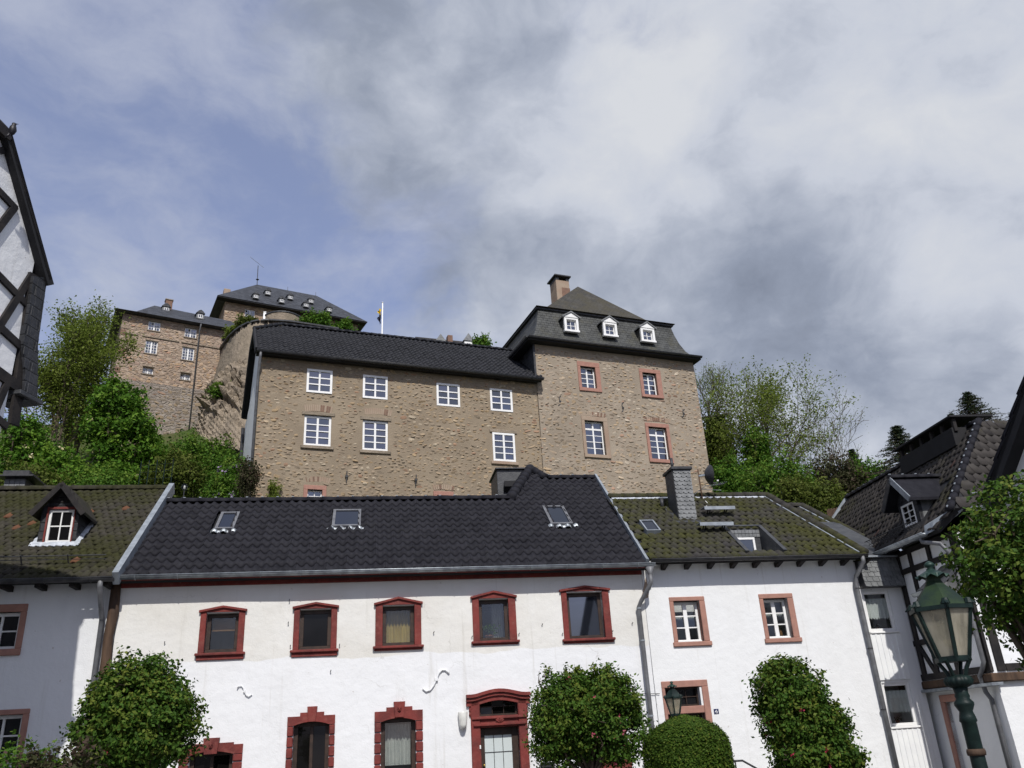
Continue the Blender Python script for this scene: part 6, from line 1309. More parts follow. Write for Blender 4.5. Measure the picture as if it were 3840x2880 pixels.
# ================================================================== far castle: lower block, keep, bastion
FF = Fr(31, o=atd(zQ(180, 490), 60.0))
fb = thing('castle_block', 'distant brown stone castle block with low slate roof above the chestnut tree', 'castle', FF, (5, 0, 20))
F4 = lambda *q: FF.rect(*[zQ(*p) for p in q])
fw_ = [F4((383, 548), (482, 565), (380, 622), (478, 636)), F4((680, 603), (777, 618), (677, 678), (773, 692)), F4((360, 706), (460, 720), (352, 808), (450, 822)), F4((660, 760), (758, 775), (652, 862), (748, 876)),
       F4((338, 918), (426, 930), (333, 975), (421, 987)), F4((643, 968), (728, 978), (640, 1025), (722, 1036)), F4((980, 668), (1013, 674), (978, 714), (1012, 720))]
fze = 31.75; band = 26.55; fx1 = 9.5
wall_holes(0, fx1, band, fze, fw_, .3, 0, 1.5).build('wall', 'masonry_far', fb); MB().box(.02, fx1, -.12, .4, 18, band-.01).build('base_wall', 'masonry_base', fb); MB().box(0, .4, .31, 7.5, 18, fze).box(0, fx1, 7.2, 7.5, 18, fze).box(fx1-.4, fx1, .3, 7.2, 18, fze).build('side_walls', 'masonry_far', fb)
for i, r in enumerate(fw_[:6]):
    w = window(fb, r, .06 if i < 4 else .2, 4, 4 if i in (2, 3) else 3, 'white_frame', fw=.06, bw=.03, th=.06, glassm='glass_castle', mull=.11); MB().box(r[0]-.06, r[1]+.06, -.06, .05, r[2]-.08, r[2], .01).build('sill', 'bastion_stone', w); MB().box(r[0]-.05, r[1]+.05, -.04, .05, r[3], r[3]+.07, .01).build('lintel', 'bastion_stone', w)
MB().box(fw_[6][0], fw_[6][1], .25, .3, fw_[6][2], fw_[6][3]).build('shutter', 'dark_wood', fb)
zs_ = 30.14
rubble(fb, .35, fx1-.3, band+.02, fze-.1, -.005, [(r[0]-.06, r[1]+.06, r[2]-.1, r[3]+.08) for r in fw_]+[(0, 9, 30.05, 30.3)], rng, 300, .13, .24, seed=6, keep=.9, amp=0, tone=(1.06, .98, .95))
rubble(fb, .1, fx1-.3, 20.5, band-.05, -.125, [], rng, 200, .15, .28, seed=7, keep=.85, amp=0, tone=(.72, .74, .76))
for a, b in ((.1, 1.15), (1.45, 4.0), (4.15, 7.1)): MB().box(a, b, -.07, .0, zs_, zs_+.09, .02).build('string_course', 'bastion_stone', fb)
for j in range(22):
    z = 21+j*.5; wl_ = .5 if j % 2 else .32; MB().box(-.03, wl_, -.03, .05, z+.02, z+.46, .03).build('quoin', 'brick_red' if j % 3 == 0 else 'masonry_far', fb) if band < z < fze-.6 else None
SFa = Slope(FF, -.6, fze+.05, 36); fr0, fr1 = FF.sl(zQ(430, 412), -.6, fze+.05, 36), FF.sl(zQ(1060, 540), -.6, fze+.05, 36); rz_, ry_ = 34.5, 3.2
B4 = [(-.6, -.6, fze+.02), (8.6, -.6, fze+.02), (8.6, 7.6, fze+.02), (-.6, 7.6, fze+.02)]; mid_ = [(.7, .35, fze+.42), (8.4, .35, fze+.6), (8.4, 6.4, fze+.6), (.7, 6.4, fze+.42)]; rg = [(fr0[0], ry_, rz_), (8.2, ry_, rz_-.15)]
MB().add(B4+mid_+rg, [(0, 1, 5, 4), (1, 2, 6, 5), (2, 3, 7, 6), (3, 0, 4, 7), (4, 5, 9, 8), (5, 6, 9), (6, 7, 8, 9), (7, 4, 8), (3, 2, 1, 0)]).build('roof', 'slate_far', fb)
def small_dormer(par, fr, p, w, h, sl, m='slate_pale'):
    q = fr.sl(p, *sl); x, y, z = q; y -= .25; z += .12
    o = MB().box(x-w/2, x+w/2, y, y+.9, z-h*.2, z+h*.75).build('dormer', m, par); MB().box(x-w*.3, x+w*.3, y-.03, y, z-.05, z+h*.55, .01).build('dormer_window', 'white_frame', o)
    MB().box(x-w*.22, x-w*.05, y-.04, y-.03, z+.02, z+h*.48).box(x+w*.05, x+w*.22, y-.04, y-.03, z+.02, z+h*.48).build('pane', 'glass_castle', o); MB().prism([(x-w*.62, y-.08, z+h*.72), (x+w*.62, y-.08, z+h*.72), (x+w*.3, y-.08, z+h*1.15), (x, y-.08, z+h*1.35), (x-w*.3, y-.08, z+h*1.15)], (0, 1.2, .2)).build('dormer_roof', 'slate_far', o)
for p in (zQ(520, 490), zQ(798, 545)): small_dormer(fb, FF, p, .55, .5, (-.6, fze+.05, 30))
cq = [FF.y(zQ(*p), 3.0) for p in ((527, 375), (577, 430))]; ch = MB().box(cq[0][0], cq[1][0], 3, 3.5, 33.5, cq[0][2], .02).build('chimney', 'brick_red', fb); MB().box(cq[0][0]-.05, cq[1][0]+.05, 2.95, 3.55, cq[0][2], cq[0][2]+.08).build('chimney_cap', 'bastion_stone', ch)
a, b = FF.y(zQ(805, 575), -.15), FF.y(zQ(720, 1360), -.2); MB().tube([(a[0], -.55, fze), (a[0], -.15, fze-.4), (b[0]+.0, -.17, 20)], .055, 6).build('rain_pipe', 'pipe_grey', fb, True)
KF = Fr(29, o=atd(zQ(1010, 380), 68.0)); kze = 38.25
kp = thing('castle_keep', 'distant castle keep with steep dark slate hipped roof and seven small dormers', 'castle', KF, (6, 0, 20))
kw = [KF.rect(zQ(1168, 453), zQ(1250, 467), zQ(1165, 528), zQ(1246, 542)), KF.rect(zQ(1818, 563), zQ(1882, 574), zQ(1815, 626), zQ(1880, 634))]
wall_holes(0, 12, 20, kze, kw, .3, 0, 3).build('wall', 'masonry_keep', kp); MB().box(0, .4, .31, 9, 20, kze).box(11.6, 12, .31, 9, 20, kze).box(.4, 11.6, 8.6, 9, 20, kze).build('side_walls', 'masonry_keep', kp)
rubble(kp, .1, 11.9, 35.2, kze-.1, -.005, [(r[0]-.05, r[1]+.05, r[2]-.05, r[3]+.05) for r in kw], rng, 200, .14, .26, seed=8, keep=.9, amp=0, tone=(1.05, .98, .93))
for r in kw: window(kp, r, .05, 4, 4, 'white_frame', fw=.06, bw=.03, glassm='glass_castle', mull=.1)
kr0, kr1 = KF.sl(zQ(1260, 245), -.8, kze, 43), KF.sl(zQ(1750, 350), -.8, kze, 43); kzr, kyr = 42.75, 3.95
MB().add([(-.8, -.8, kze), (12.7, -.8, kze), (12.7, 9.6, kze), (-.8, 9.6, kze), (kr0[0], kyr, kzr), (kr1[0], kyr, kzr)], [(0, 1, 5, 4), (1, 2, 5), (2, 3, 4, 5), (3, 0, 4), (3, 2, 1, 0)]).build('roof', 'slate_far', kp)
MB().box(-.75, 12.6, -.75, -.1, kze-.1, kze-.02).build('eaves', 'slab_dark', kp)
for p in ((1252, 378), (1350, 348), (1462, 413), (1532, 385), (1660, 448), (1700, 415), (1848, 485)): small_dormer(kp, KF, zQ(*p), .5, .42, (-.8, kze, 43))
cq = [KF.y(zQ(*p), 1.5) for p in ((1000, 283), (1048, 345))]; MB().box(cq[0][0], cq[1][0], 1.5, 2.1, kze-.5, cq[0][2], .02).build('chimney', 'sandstone_old', kp)
va = np.array([kr0[0], kyr, kzr]); vt = KF.y(zQ(1275, 100), kyr); MB().tube([va, (vt[0], kyr, vt[2])], .035, 6).lathe([(0, -.1), (.16, 0), (0, .1)], 10, (va[0], kyr, va[2]+.55)).build('lightning_mast', 'dark_metal', kp)
m = MB(); c = np.array([vt[0], kyr, vt[2]]); m.tube([c+np.array([-.75, 0, .75]), c+np.array([.55, 0, -.1])], .02, 5)
for t in np.linspace(0, .6, 6): p = c+np.array([-.75, 0, .75])*(1-t)+np.array([.55, 0, -.1])*t; m.tube([p-np.array([.12, .3, .12]), p+np.array([.12, .3, .12])], .012, 4)
m.build('roof_aerial', 'zinc', kp)
for x_ in ((1515, 300, 272), (1743, 348, 315)): a = KF.y(zQ(x_[0], x_[1]), kyr); b = KF.y(zQ(x_[0], x_[2]), kyr); MB().tube([(a[0], kyr, kzr-.1), (a[0], kyr, b[2])], .02, 5).build('lightning_rod', 'dark_metal', kp)
q = atd(zQ(1325, 550), 57.5); q2 = atd(zQ(1325, 482), 57.5); wpst = thing('white_post', 'white post on the castle terrace beside the round turret', 'post', None, loc=(q[0], q[1], q[2]-3)); MB().tube([(0, 0, 0), (0, 0, q2[2]-q[2]+3)], .11, 8).build('shaft', 'white_frame', wpst, True); MB().lathe([(.13, 0), (.13, .05), (0, .1)], 8, (0, 0, q2[2]-q[2]+3)).build('cap', 'white_frame', wpst)
# bastion: lofted curved retaining wall with coping, rock below
cols = [((985, 790), 63, (850, 1240), 60), ((990, 762), 60, (862, 1225), 57.5), ((1010, 735), 57.5, (890, 1190), 55.5), ((1050, 682), 55.6, (940, 1160), 54), ((1100, 634), 54.2, (1000, 1140), 52.8), ((1150, 598), 53.4, (1060, 1110), 52), ((1210, 568), 52.9, (1130, 1090), 51.5),
        ((1275, 554), 52.7, (1220, 1080), 51.2), ((1335, 550), 52.7, (1330, 1080), 51.2), ((1500, 560), 53, (1500, 1080), 51.5), ((1900, 620), 54, (1900, 1080), 52)]
bs = thing('bastion_wall', 'curved weathered stone bastion wall rising from the rock below the keep', 'wall', None, loc=(-19, 52, 20)); o_ = np.array([-19, 52, 20]); T_ = [atd(zQ(*c[0]), c[1]) for c in cols]; Bt = [atd(zQ(*c[2]), c[3]) for c in cols]
def loft(T_, Bt, nz, sub=4):
    Tn = []; Bn = []
    for i in range(len(T_)-1):
        for k in range(sub): t = k/sub; Tn.append(T_[i]*(1-t)+T_[i+1]*t); Bn.append(Bt[i]*(1-t)+Bt[i+1]*t)
    Tn.append(T_[-1]); Bn.append(Bt[-1]); return np.array(Tn), np.array(Bn)
Tn, Bn = loft(T_, Bt, 8); nz = 10; V = []; F = []
for i in range(len(Tn)):
    for j in range(nz+1): t = j/nz; V.append(Tn[i]*(1-t)+Bn[i]*t-o_+np.array([0, -.12*math.sin(i*1.7+j*2.1), 0]))
for i in range(len(Tn)-1):
    for j in range(nz): a = i*(nz+1)+j; F.append((a, a+1, a+nz+2, a+nz+1))
nV = len(V); back = [v+np.array([.35, .9, 0]) for v in V]; V += back; F += [tuple(x+nV for x in f[::-1]) for f in F]; F += [(i*(nz+1), (i+1)*(nz+1), (i+1)*(nz+1)+nV, i*(nz+1)+nV) for i in range(len(Tn)-1)]
link('face', raw_mesh('face', np.array(V), F, 'bastion_stone', True), bs)
m = MB()
for i in range(len(Tn)-1): m.bar(Tn[i]-o_+np.array([.1, .2, .03]), Tn[i+1]-o_+np.array([.1, .2, .03]), .8, .10)
m.build('coping', 'slate_dark', bs)
# rock
rows_, cols_ = 26, 34; V = []; F = []; rr = np.random.default_rng(5)
RT = [atd(zQ(*p), d) for p, d in (((850, 1150), 56.5), ((900, 1060), 54.0), ((985, 960), 52.6), ((1060, 900), 51.6), ((1150, 860), 50.8), ((1300, 860), 50.5), ((1500, 900), 50.5))]; RB = [atd(zQ(*p), d) for p, d in (((760, 1420), 53), ((820, 1500), 50.5), ((930, 1560), 49), ((1020, 1580), 48), ((1130, 1600), 47.5), ((1260, 1600), 47.5), ((1500, 1600), 47.5))]
Tn2, Bn2 = loft(RT, RB, 0, 8); nn = len(Tn2)
for i in range(nn):
    for j in range(rows_+1):
        t = j/rows_; p = Tn2[i]*(1-t)+Bn2[i]*t; a = math.sin(math.pi*min(1, t*1.4+.05))
        d = (vnoise(i*.55, j*.8, 1)*.6+vnoise(i*1.3, j*1.9, 4)*.45+abs(vnoise(i*.9+j*.5, j*.35, 9))*.7)*a+.25*vnoise(i*2.9, j*3.7, 2); V.append(p+np.array([-.25*d, -d*.85, .2*d]))
for i in range(nn-1):
    for j in range(rows_): a = i*(rows_+1)+j; F.append((a, a+1, a+rows_+2, a+rows_+1))
link('rock_face', raw_mesh('rock_face', np.array(V), F, 'rock', False), None, 'structure')
# round turret on the terrace
c0 = atd(zQ(1477, 560), 58.0); tr_ = 1.42; rt = thing('round_turret', 'small round stone turret below the keep roof', 'turret', None, loc=(c0[0], c0[1], c0[2]-8))
ztop_ = (atd(zQ(1477, 476), 58-tr_)[2])-(c0[2]-8); MB().lathe([(tr_, 0), (tr_, ztop_-.12), (tr_+.0, ztop_)], 32).build('drum', 'bastion_stone', rt, True); MB().lathe([(tr_+.06, ztop_), (tr_+.06, ztop_+.08), (tr_-.3, ztop_+.1)], 32).build('coping', 'slate_dark', rt)
# flagpole
q, q2 = atd(zE(1010, 330), 62), atd(zE(1020, 70), 62); fpz = q[2]-7; fp_ = thing('flagpole', 'white flagpole with a limp yellow and black flag on the castle terrace', 'flagpole', None, loc=(q[0], q[1], fpz))
tp_ = (q2-q)+np.array([0, 0, 7]); MB().tube([(0, 0, 0), tp_], [.09, .05], 8).lathe([(.02, 0), (.10, .06), (.02, .12)], 8, tp_).build('pole', 'white_frame', fp_, True)
f0 = atd(zE(1012, 95), 62)-np.array([q[0], q[1], fpz]); fz = atd(zE(1000, 205), 62)[2]-fpz
def flag(zt, zb, m):
    V = []; F = []; n, k = 8, 6
    for j in range(k+1):
        for i in range(n+1): u = i/n; z = zt+(zb-zt)*j/k; V.append((f0[0]-.05-u*.30*(.6+.4*math.sin(j*.9)), f0[1]+.14*math.sin(u*9+j*.8), z-.25*u))
    for j in range(k):
        for i in range(n): a = j*(n+1)+i; F.append((a, a+1, a+n+2, a+n+1))
    link('flag_band', raw_mesh('flag_band', np.array(V), F, m, True), fp_)
zmid = f0[2]+(fz-f0[2])*.45; flag(f0[2]-.1, zmid, 'flag_yellow'); flag(zmid, fz, 'flag_black')
# house beyond the ridge of the stone house
DF = Fr(20, o=atd(zE(1600, 400), 66)); db2 = thing('distant_house', 'distant house with brown tile roof and white dormers behind the black pantile ridge', 'house', DF, (0, 0, 25))
dl, dr_ = DF.y(zE(1300, 345)), DF.y(zE(1800, 400)); dzr = DF.y(zE(1560, 340), 2.5)[2]; dze2 = dzr-3.2
MB().prism([(dl[0], -.6, dze2), (dl[0], 2.5, dzr), (dl[0], 5.6, dze2)], (dr_[0]-dl[0], 0, 0)).build('roof', 'tile_timber', db2); MB().box(dl[0]+.3, dr_[0]-.3, 0, 5, 22, dze2+.02).build('wall', 'masonry_keep', db2)
for x_ in ((1405, 1465, 320, 365), (1605, 1665, 315, 388)):
    a, b = DF.y(zE(x_[0], x_[2]+22), .9), DF.y(zE(x_[1], x_[3]), .9); xa, xb = a[0], b[0]; zt_ = a[2]; zb_ = zt_-1.4
    o = MB().box(xa, xb, .9, 2.4, zb_, zt_, .02).build('dormer', 'white_frame', db2); MB().box(xa+.22, xb-.22, .87, .9, zb_+.3, zt_-.25).build('pane', 'glass_castle', o); MB().prism([(xa-.12, .8, zt_), (xb+.12, .8, zt_), ((xa+xb)/2, .8, zt_+.75)], (0, 1.9, 0)).build('dormer_roof', 'slate_pale', o); MB().box((xa+xb)/2-.04, (xa+xb)/2+.04, .85, .88, zb_+.3, zt_-.25).build('bar', 'white_frame', o)
a, b = DF.y(zE(1486, 296), 2.2), DF.y(zE(1522, 345), 2.2); MB().box(a[0], b[0], 2.2, 2.8, dzr-1, a[2], .02).build('chimney', 'brick_red', db2)
# ================================================================== trees and shrubs
rg = np.random.default_rng(21)
def crown_tree(name, label, loc, ells, n, per, lsize, leafm, trunk=None, cat='tree', group=None, crad=.16, shell=.5, bark='bark', tone_h=True, levels=3, limbs=True, sprigs=0, seed=0, asp=.62, fruit=None, thr=-.62):
    """leafy tree: limbs reach into a crown made of leaf clumps spread through a few uneven lobes (relative to loc)"""
    r = np.random.default_rng(seed+100); t = thing(name, label, cat, None, loc=tuple(loc), group=group)
    E = np.array(ells, float); top = (E[:, 2]+E[:, 5]).max(); bot = (E[:, 2]-E[:, 5]).min(); w = E[:, 3].max()
    C, Nn, rad = blob_points(r, n, ells, shell)
    keep = np.array([vnoise(c[0]*2.2/w*1.3, (c[1]+c[2]*1.3)*2.0/w*1.3, seed) > thr for c in C]); C, Nn = C[keep], Nn[keep]
    if sprigs:
        up = Nn[:, 2] > .0; idx = r.choice(np.where(up)[0], sprigs); ex = C[idx]+unit(Nn[idx]+np.array([0, 0, .7]))*r.uniform(.5, 1.6, (sprigs, 1))*crad*1.6; C = np.concatenate([C, ex, (ex+C[idx])/2]); Nn = np.concatenate([Nn, Nn[idx], Nn[idx]])
        pers = np.concatenate([np.full(keep.sum(), per), np.full(sprigs*2, max(4, per//4))])
    P, Q = clumps(r, C, Nn, per, crad)
    ct = r.random(len(C))*.5
    tone = np.repeat(ct, per)+r.random(len(P))*.5
    if sprigs:
        k = np.concatenate([np.ones(keep.sum()*per, bool), (r.random(sprigs*2*per) < .28)]); P[keep.sum()*per:] = np.repeat(C[keep.sum():], per, 0)+r.normal(size=(sprigs*2*per, 3))*crad*.42; tone[keep.sum()*per:] += .3; P, Q, tone = P[k], Q[k], tone[k]
    leaves_obj('crown', P, Q, r.uniform(.7, 1.3, len(P))*lsize, tone, leafm, t, r, asp)
    if limbs:
        r0 = trunk or .05*w; segs = []; hub = np.array([0, 0, bot*.9 if bot > .3 else .3*top]); segs.append((np.array([0, 0, -.3]), hub, r0, r0*.8))
        for e in E:
            for j in range(6):
                a = r.random()*6.28; p = hub; tg = e[:3]+np.array([math.cos(a), math.sin(a), r.uniform(-.4, .8)])*e[3:]*.75; rr = r0*.55
                for k in range(3):
                    q = p+(tg-p)/(3-k)+r.normal(size=3)*.06*w; segs.append((p, q, rr, rr*.65)); p = q; rr *= .65
                for k in range(4): d = unit(r.normal(size=3))*e[3:].mean()*.35; segs.append((p, p+d, rr, rr*.4))
        seg_mesh('trunk', segs, bark, t)
    if fruit:
        for (m, num, sz, nm) in fruit:
            S, Ns, _ = blob_points(r, num, ells, .92); ok = Ns[:, 1] < .5; S, Ns = S[ok], Ns[ok]; P, Q = clumps(r, S, Ns, 9, sz*.55, 1); leaves_obj(nm, P, Q, sz, r.random(len(P)), m, t, r, .9)
    return t
def pxm(d): return d*1.09/FPX                     # metres per pixel at a slant distance
# --- clipped hawthorns in front of the houses
def haw(label, px, d, ells, seed, bl, n=420, per=44, ls=.066, crad=.080, sp=110):
    c = atd(px, d); base = np.array([c[0], c[1], 0]); z = c[2]; sc = .85 if d > 10 else 1.0; ells = [(a*sc, b*sc, cc*sc, x*sc, y*sc, zz*sc) for a, b, cc, x, y, zz in ells]
    return crown_tree('hawthorn_tree', label, base, [(a, b, z+cc, x, y, zz) for a, b, cc, x, y, zz in ells], n, per, ls, 'leaf_hawthorn', .07, 'tree', 'clipped hawthorn trees', crad, .5, sprigs=sp, seed=seed, fruit=bl, thr=-.45)
haw('clipped hawthorn ball with two dark red blossoms beside the timber corner post', (297, 1545), 15, [(0, 0, 0, .98, .95, .92), (-.25, .1, -.35, .95, .9, .8), (.25, -.1, -.25, .95, .9, .75), (-.05, 0, .25, .75, .75, .85)], 1, [('blossom_red', 4, .055, 'blossom')], 900)
haw('clipped hawthorn with many pink blossoms hiding the wall right of the red door', (1268, 1552), 17, [(0, 0, .0, 1.2, 1.05, 1.0), (-.5, 0, .32, .72, .8, .76), (.45, 0, .30, .68, .8, .78), (.55, 0, -.35, .9, .85, .7), (-.4, 0, -.35, .9, .85, .75)], 2, [('blossom_pink', 34, .036, 'blossom')], 1150)
haw('tall uneven clipped hawthorn with red blossoms in front of house number four', (1722, 1520), 16, [(-.12, 0, .25, .68, .7, .62), (-.1, 0, -.25, .72, .7, .6), (.22, 0, -.5, .72, .7, .58), (.32, 0, -1.0, .78, .7, .42), (-.15, 0, -.95, .55, .7, .4)], 3, [('blossom_red', 24, .040, 'blossom')], 980)
haw('leafy hawthorn crown overhanging the street in front of the timbered house', (2222, 1238), 7.6, [(0, 0, 0, .52, .5, .62), (.2, .1, .2, .55, .5, .62), (.3, 0, -.35, .5, .5, .62), (.75, .1, 0, .6, .55, .8)], 4, None, 950, 50, .042, .055, 80)
# --- clipped hedge column
c = atd((1483, 1600), 16.5); hd = thing('hedge_column', 'dense dome topped clipped hedge column below the small street lamp', 'hedge', None, loc=(c[0], c[1], 0)); zt_ = atd((1483, 1548), 16.5)[2]; hr_ = .74
MB().lathe([(hr_*.9, 0), (hr_*.93, zt_*.62), (hr_*.86, zt_*.78), (hr_*.62, zt_*.91), (hr_*.2, zt_*.97), (.02, zt_*.975)], 24).build('inner_growth', 'leaf_hedge', hd, True)
n = 30000; u = rg.random(n); a = rg.random(n)*6.28; prof = np.array([(0, 1), (.66, 1.02), (.8, .95), (.9, .72), (.96, .42), (1, .04)]); s = np.interp(u, [0, .55, .7, .83, .93, 1], prof[:, 0]); rr = np.interp(s, prof[:, 0], prof[:, 1])*hr_*(1+rg.normal(0, .03, n)+.03*np.sin(a*5+s*9))
P = np.stack([rr*np.cos(a), rr*np.sin(a), s*zt_*1.0+rg.normal(0, .02, n)], 1); Q = unit(np.stack([np.cos(a), np.sin(a), (s > .75)*1.2+.2], 1)+rg.normal(size=(n, 3))*.6); leaves_obj('foliage', P, Q, rg.uniform(.035, .06, n), rg.random(n)*.7+.3*(rg.random(n) > .9), 'leaf_hedge', hd, rg)
for k, (px, d, rr_, m, lb) in enumerate((((20, 1668), 9.5, .42, 'leaf_bush', 'dark green shrub below the shaded sandstone window'), ((120, 1668), 9.0, .38, 'leaf_purple', 'thin light shrub with reddish young shoots beside the clipped hawthorn'))):
    c = atd(px, d); crown_tree('shrub', lb, (c[0], c[1], 0), [(0, 0, c[2]-.12, rr_, rr_, .36), (.2*(-1)**k, 0, c[2]-.3, rr_, rr_, .4)], 150, 34, .05, m, .03, 'shrub', None, .07, .3, sprigs=24, seed=31+k)
# --- hillside on the left
def on(px, d, dz=0.0): q = atd(px, d); return np.array([q[0], q[1], float(gz(q[0], q[1]))+dz]), q
def bush(label, px, d, rpx, leafm, seed, n=150, per=50, ls=.16, crad=.3, ells=None, cat='bush', name='bush', fruit=None, group=None, h=None):
    g, q = on(px, d); m = pxm(d); rx = rpx[0]*m; rz = rpx[1]*m; z = q[2]-g[2]; E = [(0, 0, z, rx, rx*.8, rz), (-.45*rx, .2, z-.3*rz, rx*.7, rx*.7, rz*.75), (.5*rx, -.2, z-.25*rz, rx*.65, rx*.7, rz*.8), (0, 0, z-rz*.8, rx*.9, rx*.8, rz*.7)]
    return crown_tree(name, label, g, E, n, per, ls, leafm, None, cat, group, crad, .4, seed=seed, sprigs=30, fruit=fruit)
g, q = on((250, 960), 42); m = pxm(42)
z = q[2]-g[2]; crown_tree('chestnut_tree', 'bright green chestnut tree with cream flower candles below the castle block', g, [(-.1, 0, z+2.1, 1.05, 1.1, 1.0), (-.7, .2, z+1.0, 1.0, 1.0, .85), (.7, 0, z+.7, 1.0, 1.0, .8), (1.35, 0, z-.5, .8, .9, .65), (.1, 0, z-.5, .95, 1.0, .75), (.6, -.3, z-1.9, 1.4, 1.1, .75)], 420, 60, .19, 'leaf_chestnut', .22, 'tree', None, .24, .5, seed=41, sprigs=60, fruit=[('blossom_cream', 40, .11, 'flower_candles')])
g, q = on((75, 1020), 40); z = q[2]-g[2]; crown_tree('chestnut_tree', 'darker chestnut tree with cream flower candles behind the timbered gable', g, [(0, 0, z+.2, 1.6, 1.4, 1.1), (-1.2, 0, z-.8, 1.5, 1.4, 1.0), (1.3, 0, z-.9, 1.5, 1.4, .9), (-.6, 0, z+1.4, 1.0, 1.1, .9)], 330, 55, .18, 'leaf_chestnut', .2, 'tree', None, .24, .5, seed=42, sprigs=40, fruit=[('blossom_cream', 34, .11, 'flower_candles')])
def limb_tree(name, label, px, d, toppx, r0, leafm, nleaf, ls, seed, ch=(9, 6, 4, 3), bark='bark', spread=42, lev=4, tone=0, lean=(0, 0), per=8, crad=.35, group=None, first=.3, shrink=.55, asp=.6, tw=.014):
    g, q = on(px, d); h = (atd(toppx, d)[2]-g[2]); r = np.random.default_rng(seed); t = thing(name, label, 'tree', None, loc=tuple(g), group=group)
    segs, tips = skeleton(r, (0, 0, -.4), h*.80, r0, lev, ch, (spread, 42, 40, 38), .60, .15, .13, first, lean, shrink); segs = [(a, b, max(c, tw), max(e, tw)) for a, b, c, e in segs]; seg_mesh('trunk', segs, bark, t, 4)
    T = np.array([a for a, b in tips]); Dn = np.array([b for a, b in tips])
    if nleaf:
        T2 = T[r.choice(len(T), min(nleaf, len(T)), replace=False)]; P, Q = clumps(r, T2, np.tile([[0, -.3, .8]], (len(T2), 1)), per, crad); leaves_obj('crown', P, Q, r.uniform(.6, 1.3, len(P))*ls, r.random(len(P)), leafm, t, r, asp)
    return t
limb_tree('spring_tree', 'tall thin tree in fresh leaf left of the castle block', (138, 1000), 54, (136, 655), .28, 'leaf_spring', 3400, .16, 51, (12, 7, 5, 3), spread=24, per=16, crad=.36, shrink=.38, group='tall trees left of the castle')
limb_tree('spring_tree', 'tall spring tree rising beside the timbered gable', (112, 1010), 50, (104, 655), .24, 'leaf_spring', 3400, .16, 52, (12, 7, 5, 3), spread=25, per=16, crad=.36, shrink=.38, group='tall trees left of the castle')
limb_tree('spring_tree', 'slender spring tree against the dark side of the castle block', (168, 990), 55, (166, 665), .22, 'leaf_spring', 2800, .16, 53, (11, 7, 5, 3), spread=22, per=15, crad=.34, shrink=.35, group='tall trees left of the castle')
bush('large green bush at the foot of the castle block wall', (425, 985), 48, (62, 30), 'leaf_bush', 61, 170)
bush('bright hillside bush beside the white gable end of the stone house', (485, 1025), 41, (46, 38), 'leaf_bright', 62, 170, ls=.14)
bush('lilac bush with pale violet flowers at the corner of the stone house', (500, 1050), 35.5, (42, 42), 'leaf_bush', 63, 170, 50, .12, .22, fruit=[('blossom_lilac', 34, .11, 'blossom')], name='lilac_bush')
bush('low dark bush on the slope above the mossy ridge', (380, 1025), 40, (48, 34), 'leaf_olive', 64, 130, ls=.14)
bush('low green bush behind the red framed dormer', (200, 1055), 37, (60, 34), 'leaf_bush', 65, 140, ls=.14); bush('rounded bush on the slope beside the flowering chestnut', (345, 1000), 45, (32, 24), 'leaf_bright', 66, 110, ls=.14); bush('small dark bush above the slate chimney of the mossy house', (60, 1050), 38, (50, 32), 'leaf_olive', 67, 120, ls=.14)
bush('brownish creeper at the left corner of the stone house', zE(60, 1290), 33.2, (12, 30), 'leaf_purple', 68, 70, 30, .10, .16, name='creeper', cat='creeper'); bush('upright green climber on the stone wall above the black ridge', zE(245, 1420), 34.2, (7, 26), 'leaf_spring', 69, 50, 26, .09, .10, name='climber', cat='climber')
bush('ivy clump on the terrace right of the round turret', zQ(1725, 575), 56.5, (28, 13), 'leaf_bright', 70, 90, 36, .2, .3, name='ivy_clump', cat='ivy'); bush('small ivy clump below the right end of the keep eaves', zQ(1950, 615), 57, (18, 9), 'leaf_bright', 71, 60, 30, .2, .25, name='ivy_clump', cat='ivy'); bush('olive shrub on top of the bastion wall', zQ(1175, 562), 54.6, (13, 8), 'leaf_olive', 72, 50, 30, .18, .2, name='shrub', cat='shrub'); bush('yellow green shrub where the castle block meets the bastion', zQ(1075, 650), 56, (10, 8), 'leaf_spring', 73, 40, 30, .18, .2, name='shrub', cat='shrub'); bush('tuft of green growing in the rock below the bastion', zQ(955, 1115), 51.2, (12, 11), 'leaf_bush', 74, 40, 30, .16, .18, name='tuft', cat='plant'); bush('vine on the brown roof behind the black ridge', zE(1735, 360), 64.5, (14, 11), 'leaf_bright', 75, 50, 30, .2, .25, name='vine', cat='vine')
# undergrowth on the slope
n = 16000; X = rg.uniform(-34, -9, n); Y = rg.uniform(30, 58, n); k = (np.sin(X*.8)+np.sin(Y*.7+X*.3)+rg.normal(0, .8, n)) > -.35; X, Y = X[k], Y[k]; m_ = len(X)
und = thing('undergrowth', None, None, None, loc=(-20, 40, 14)); bpy.data.objects.remove(und); P = np.repeat(np.stack([X, Y, gz(X, Y)+rg.uniform(0, .45, m_)], 1), 3, 0)+rg.normal(0, .14, (m_*3, 3)); Q = unit(rg.normal(size=(m_*3, 3))+np.array([0, -.4, .8])); V, F = leaf_arrays(P, Q, rg.uniform(.10, .22, m_*3), rg, .5)
link('undergrowth', raw_mesh('undergrowth', V, F, 'leaf_bush', False, None, {'tone': ('FLOAT', np.repeat(np.clip(rg.random(m_*3)*.6+.4*(np.sin(P[:, 0]*.5+P[:, 1]*.4) > .3), 0, 1), 4))}), None, 'stuff')
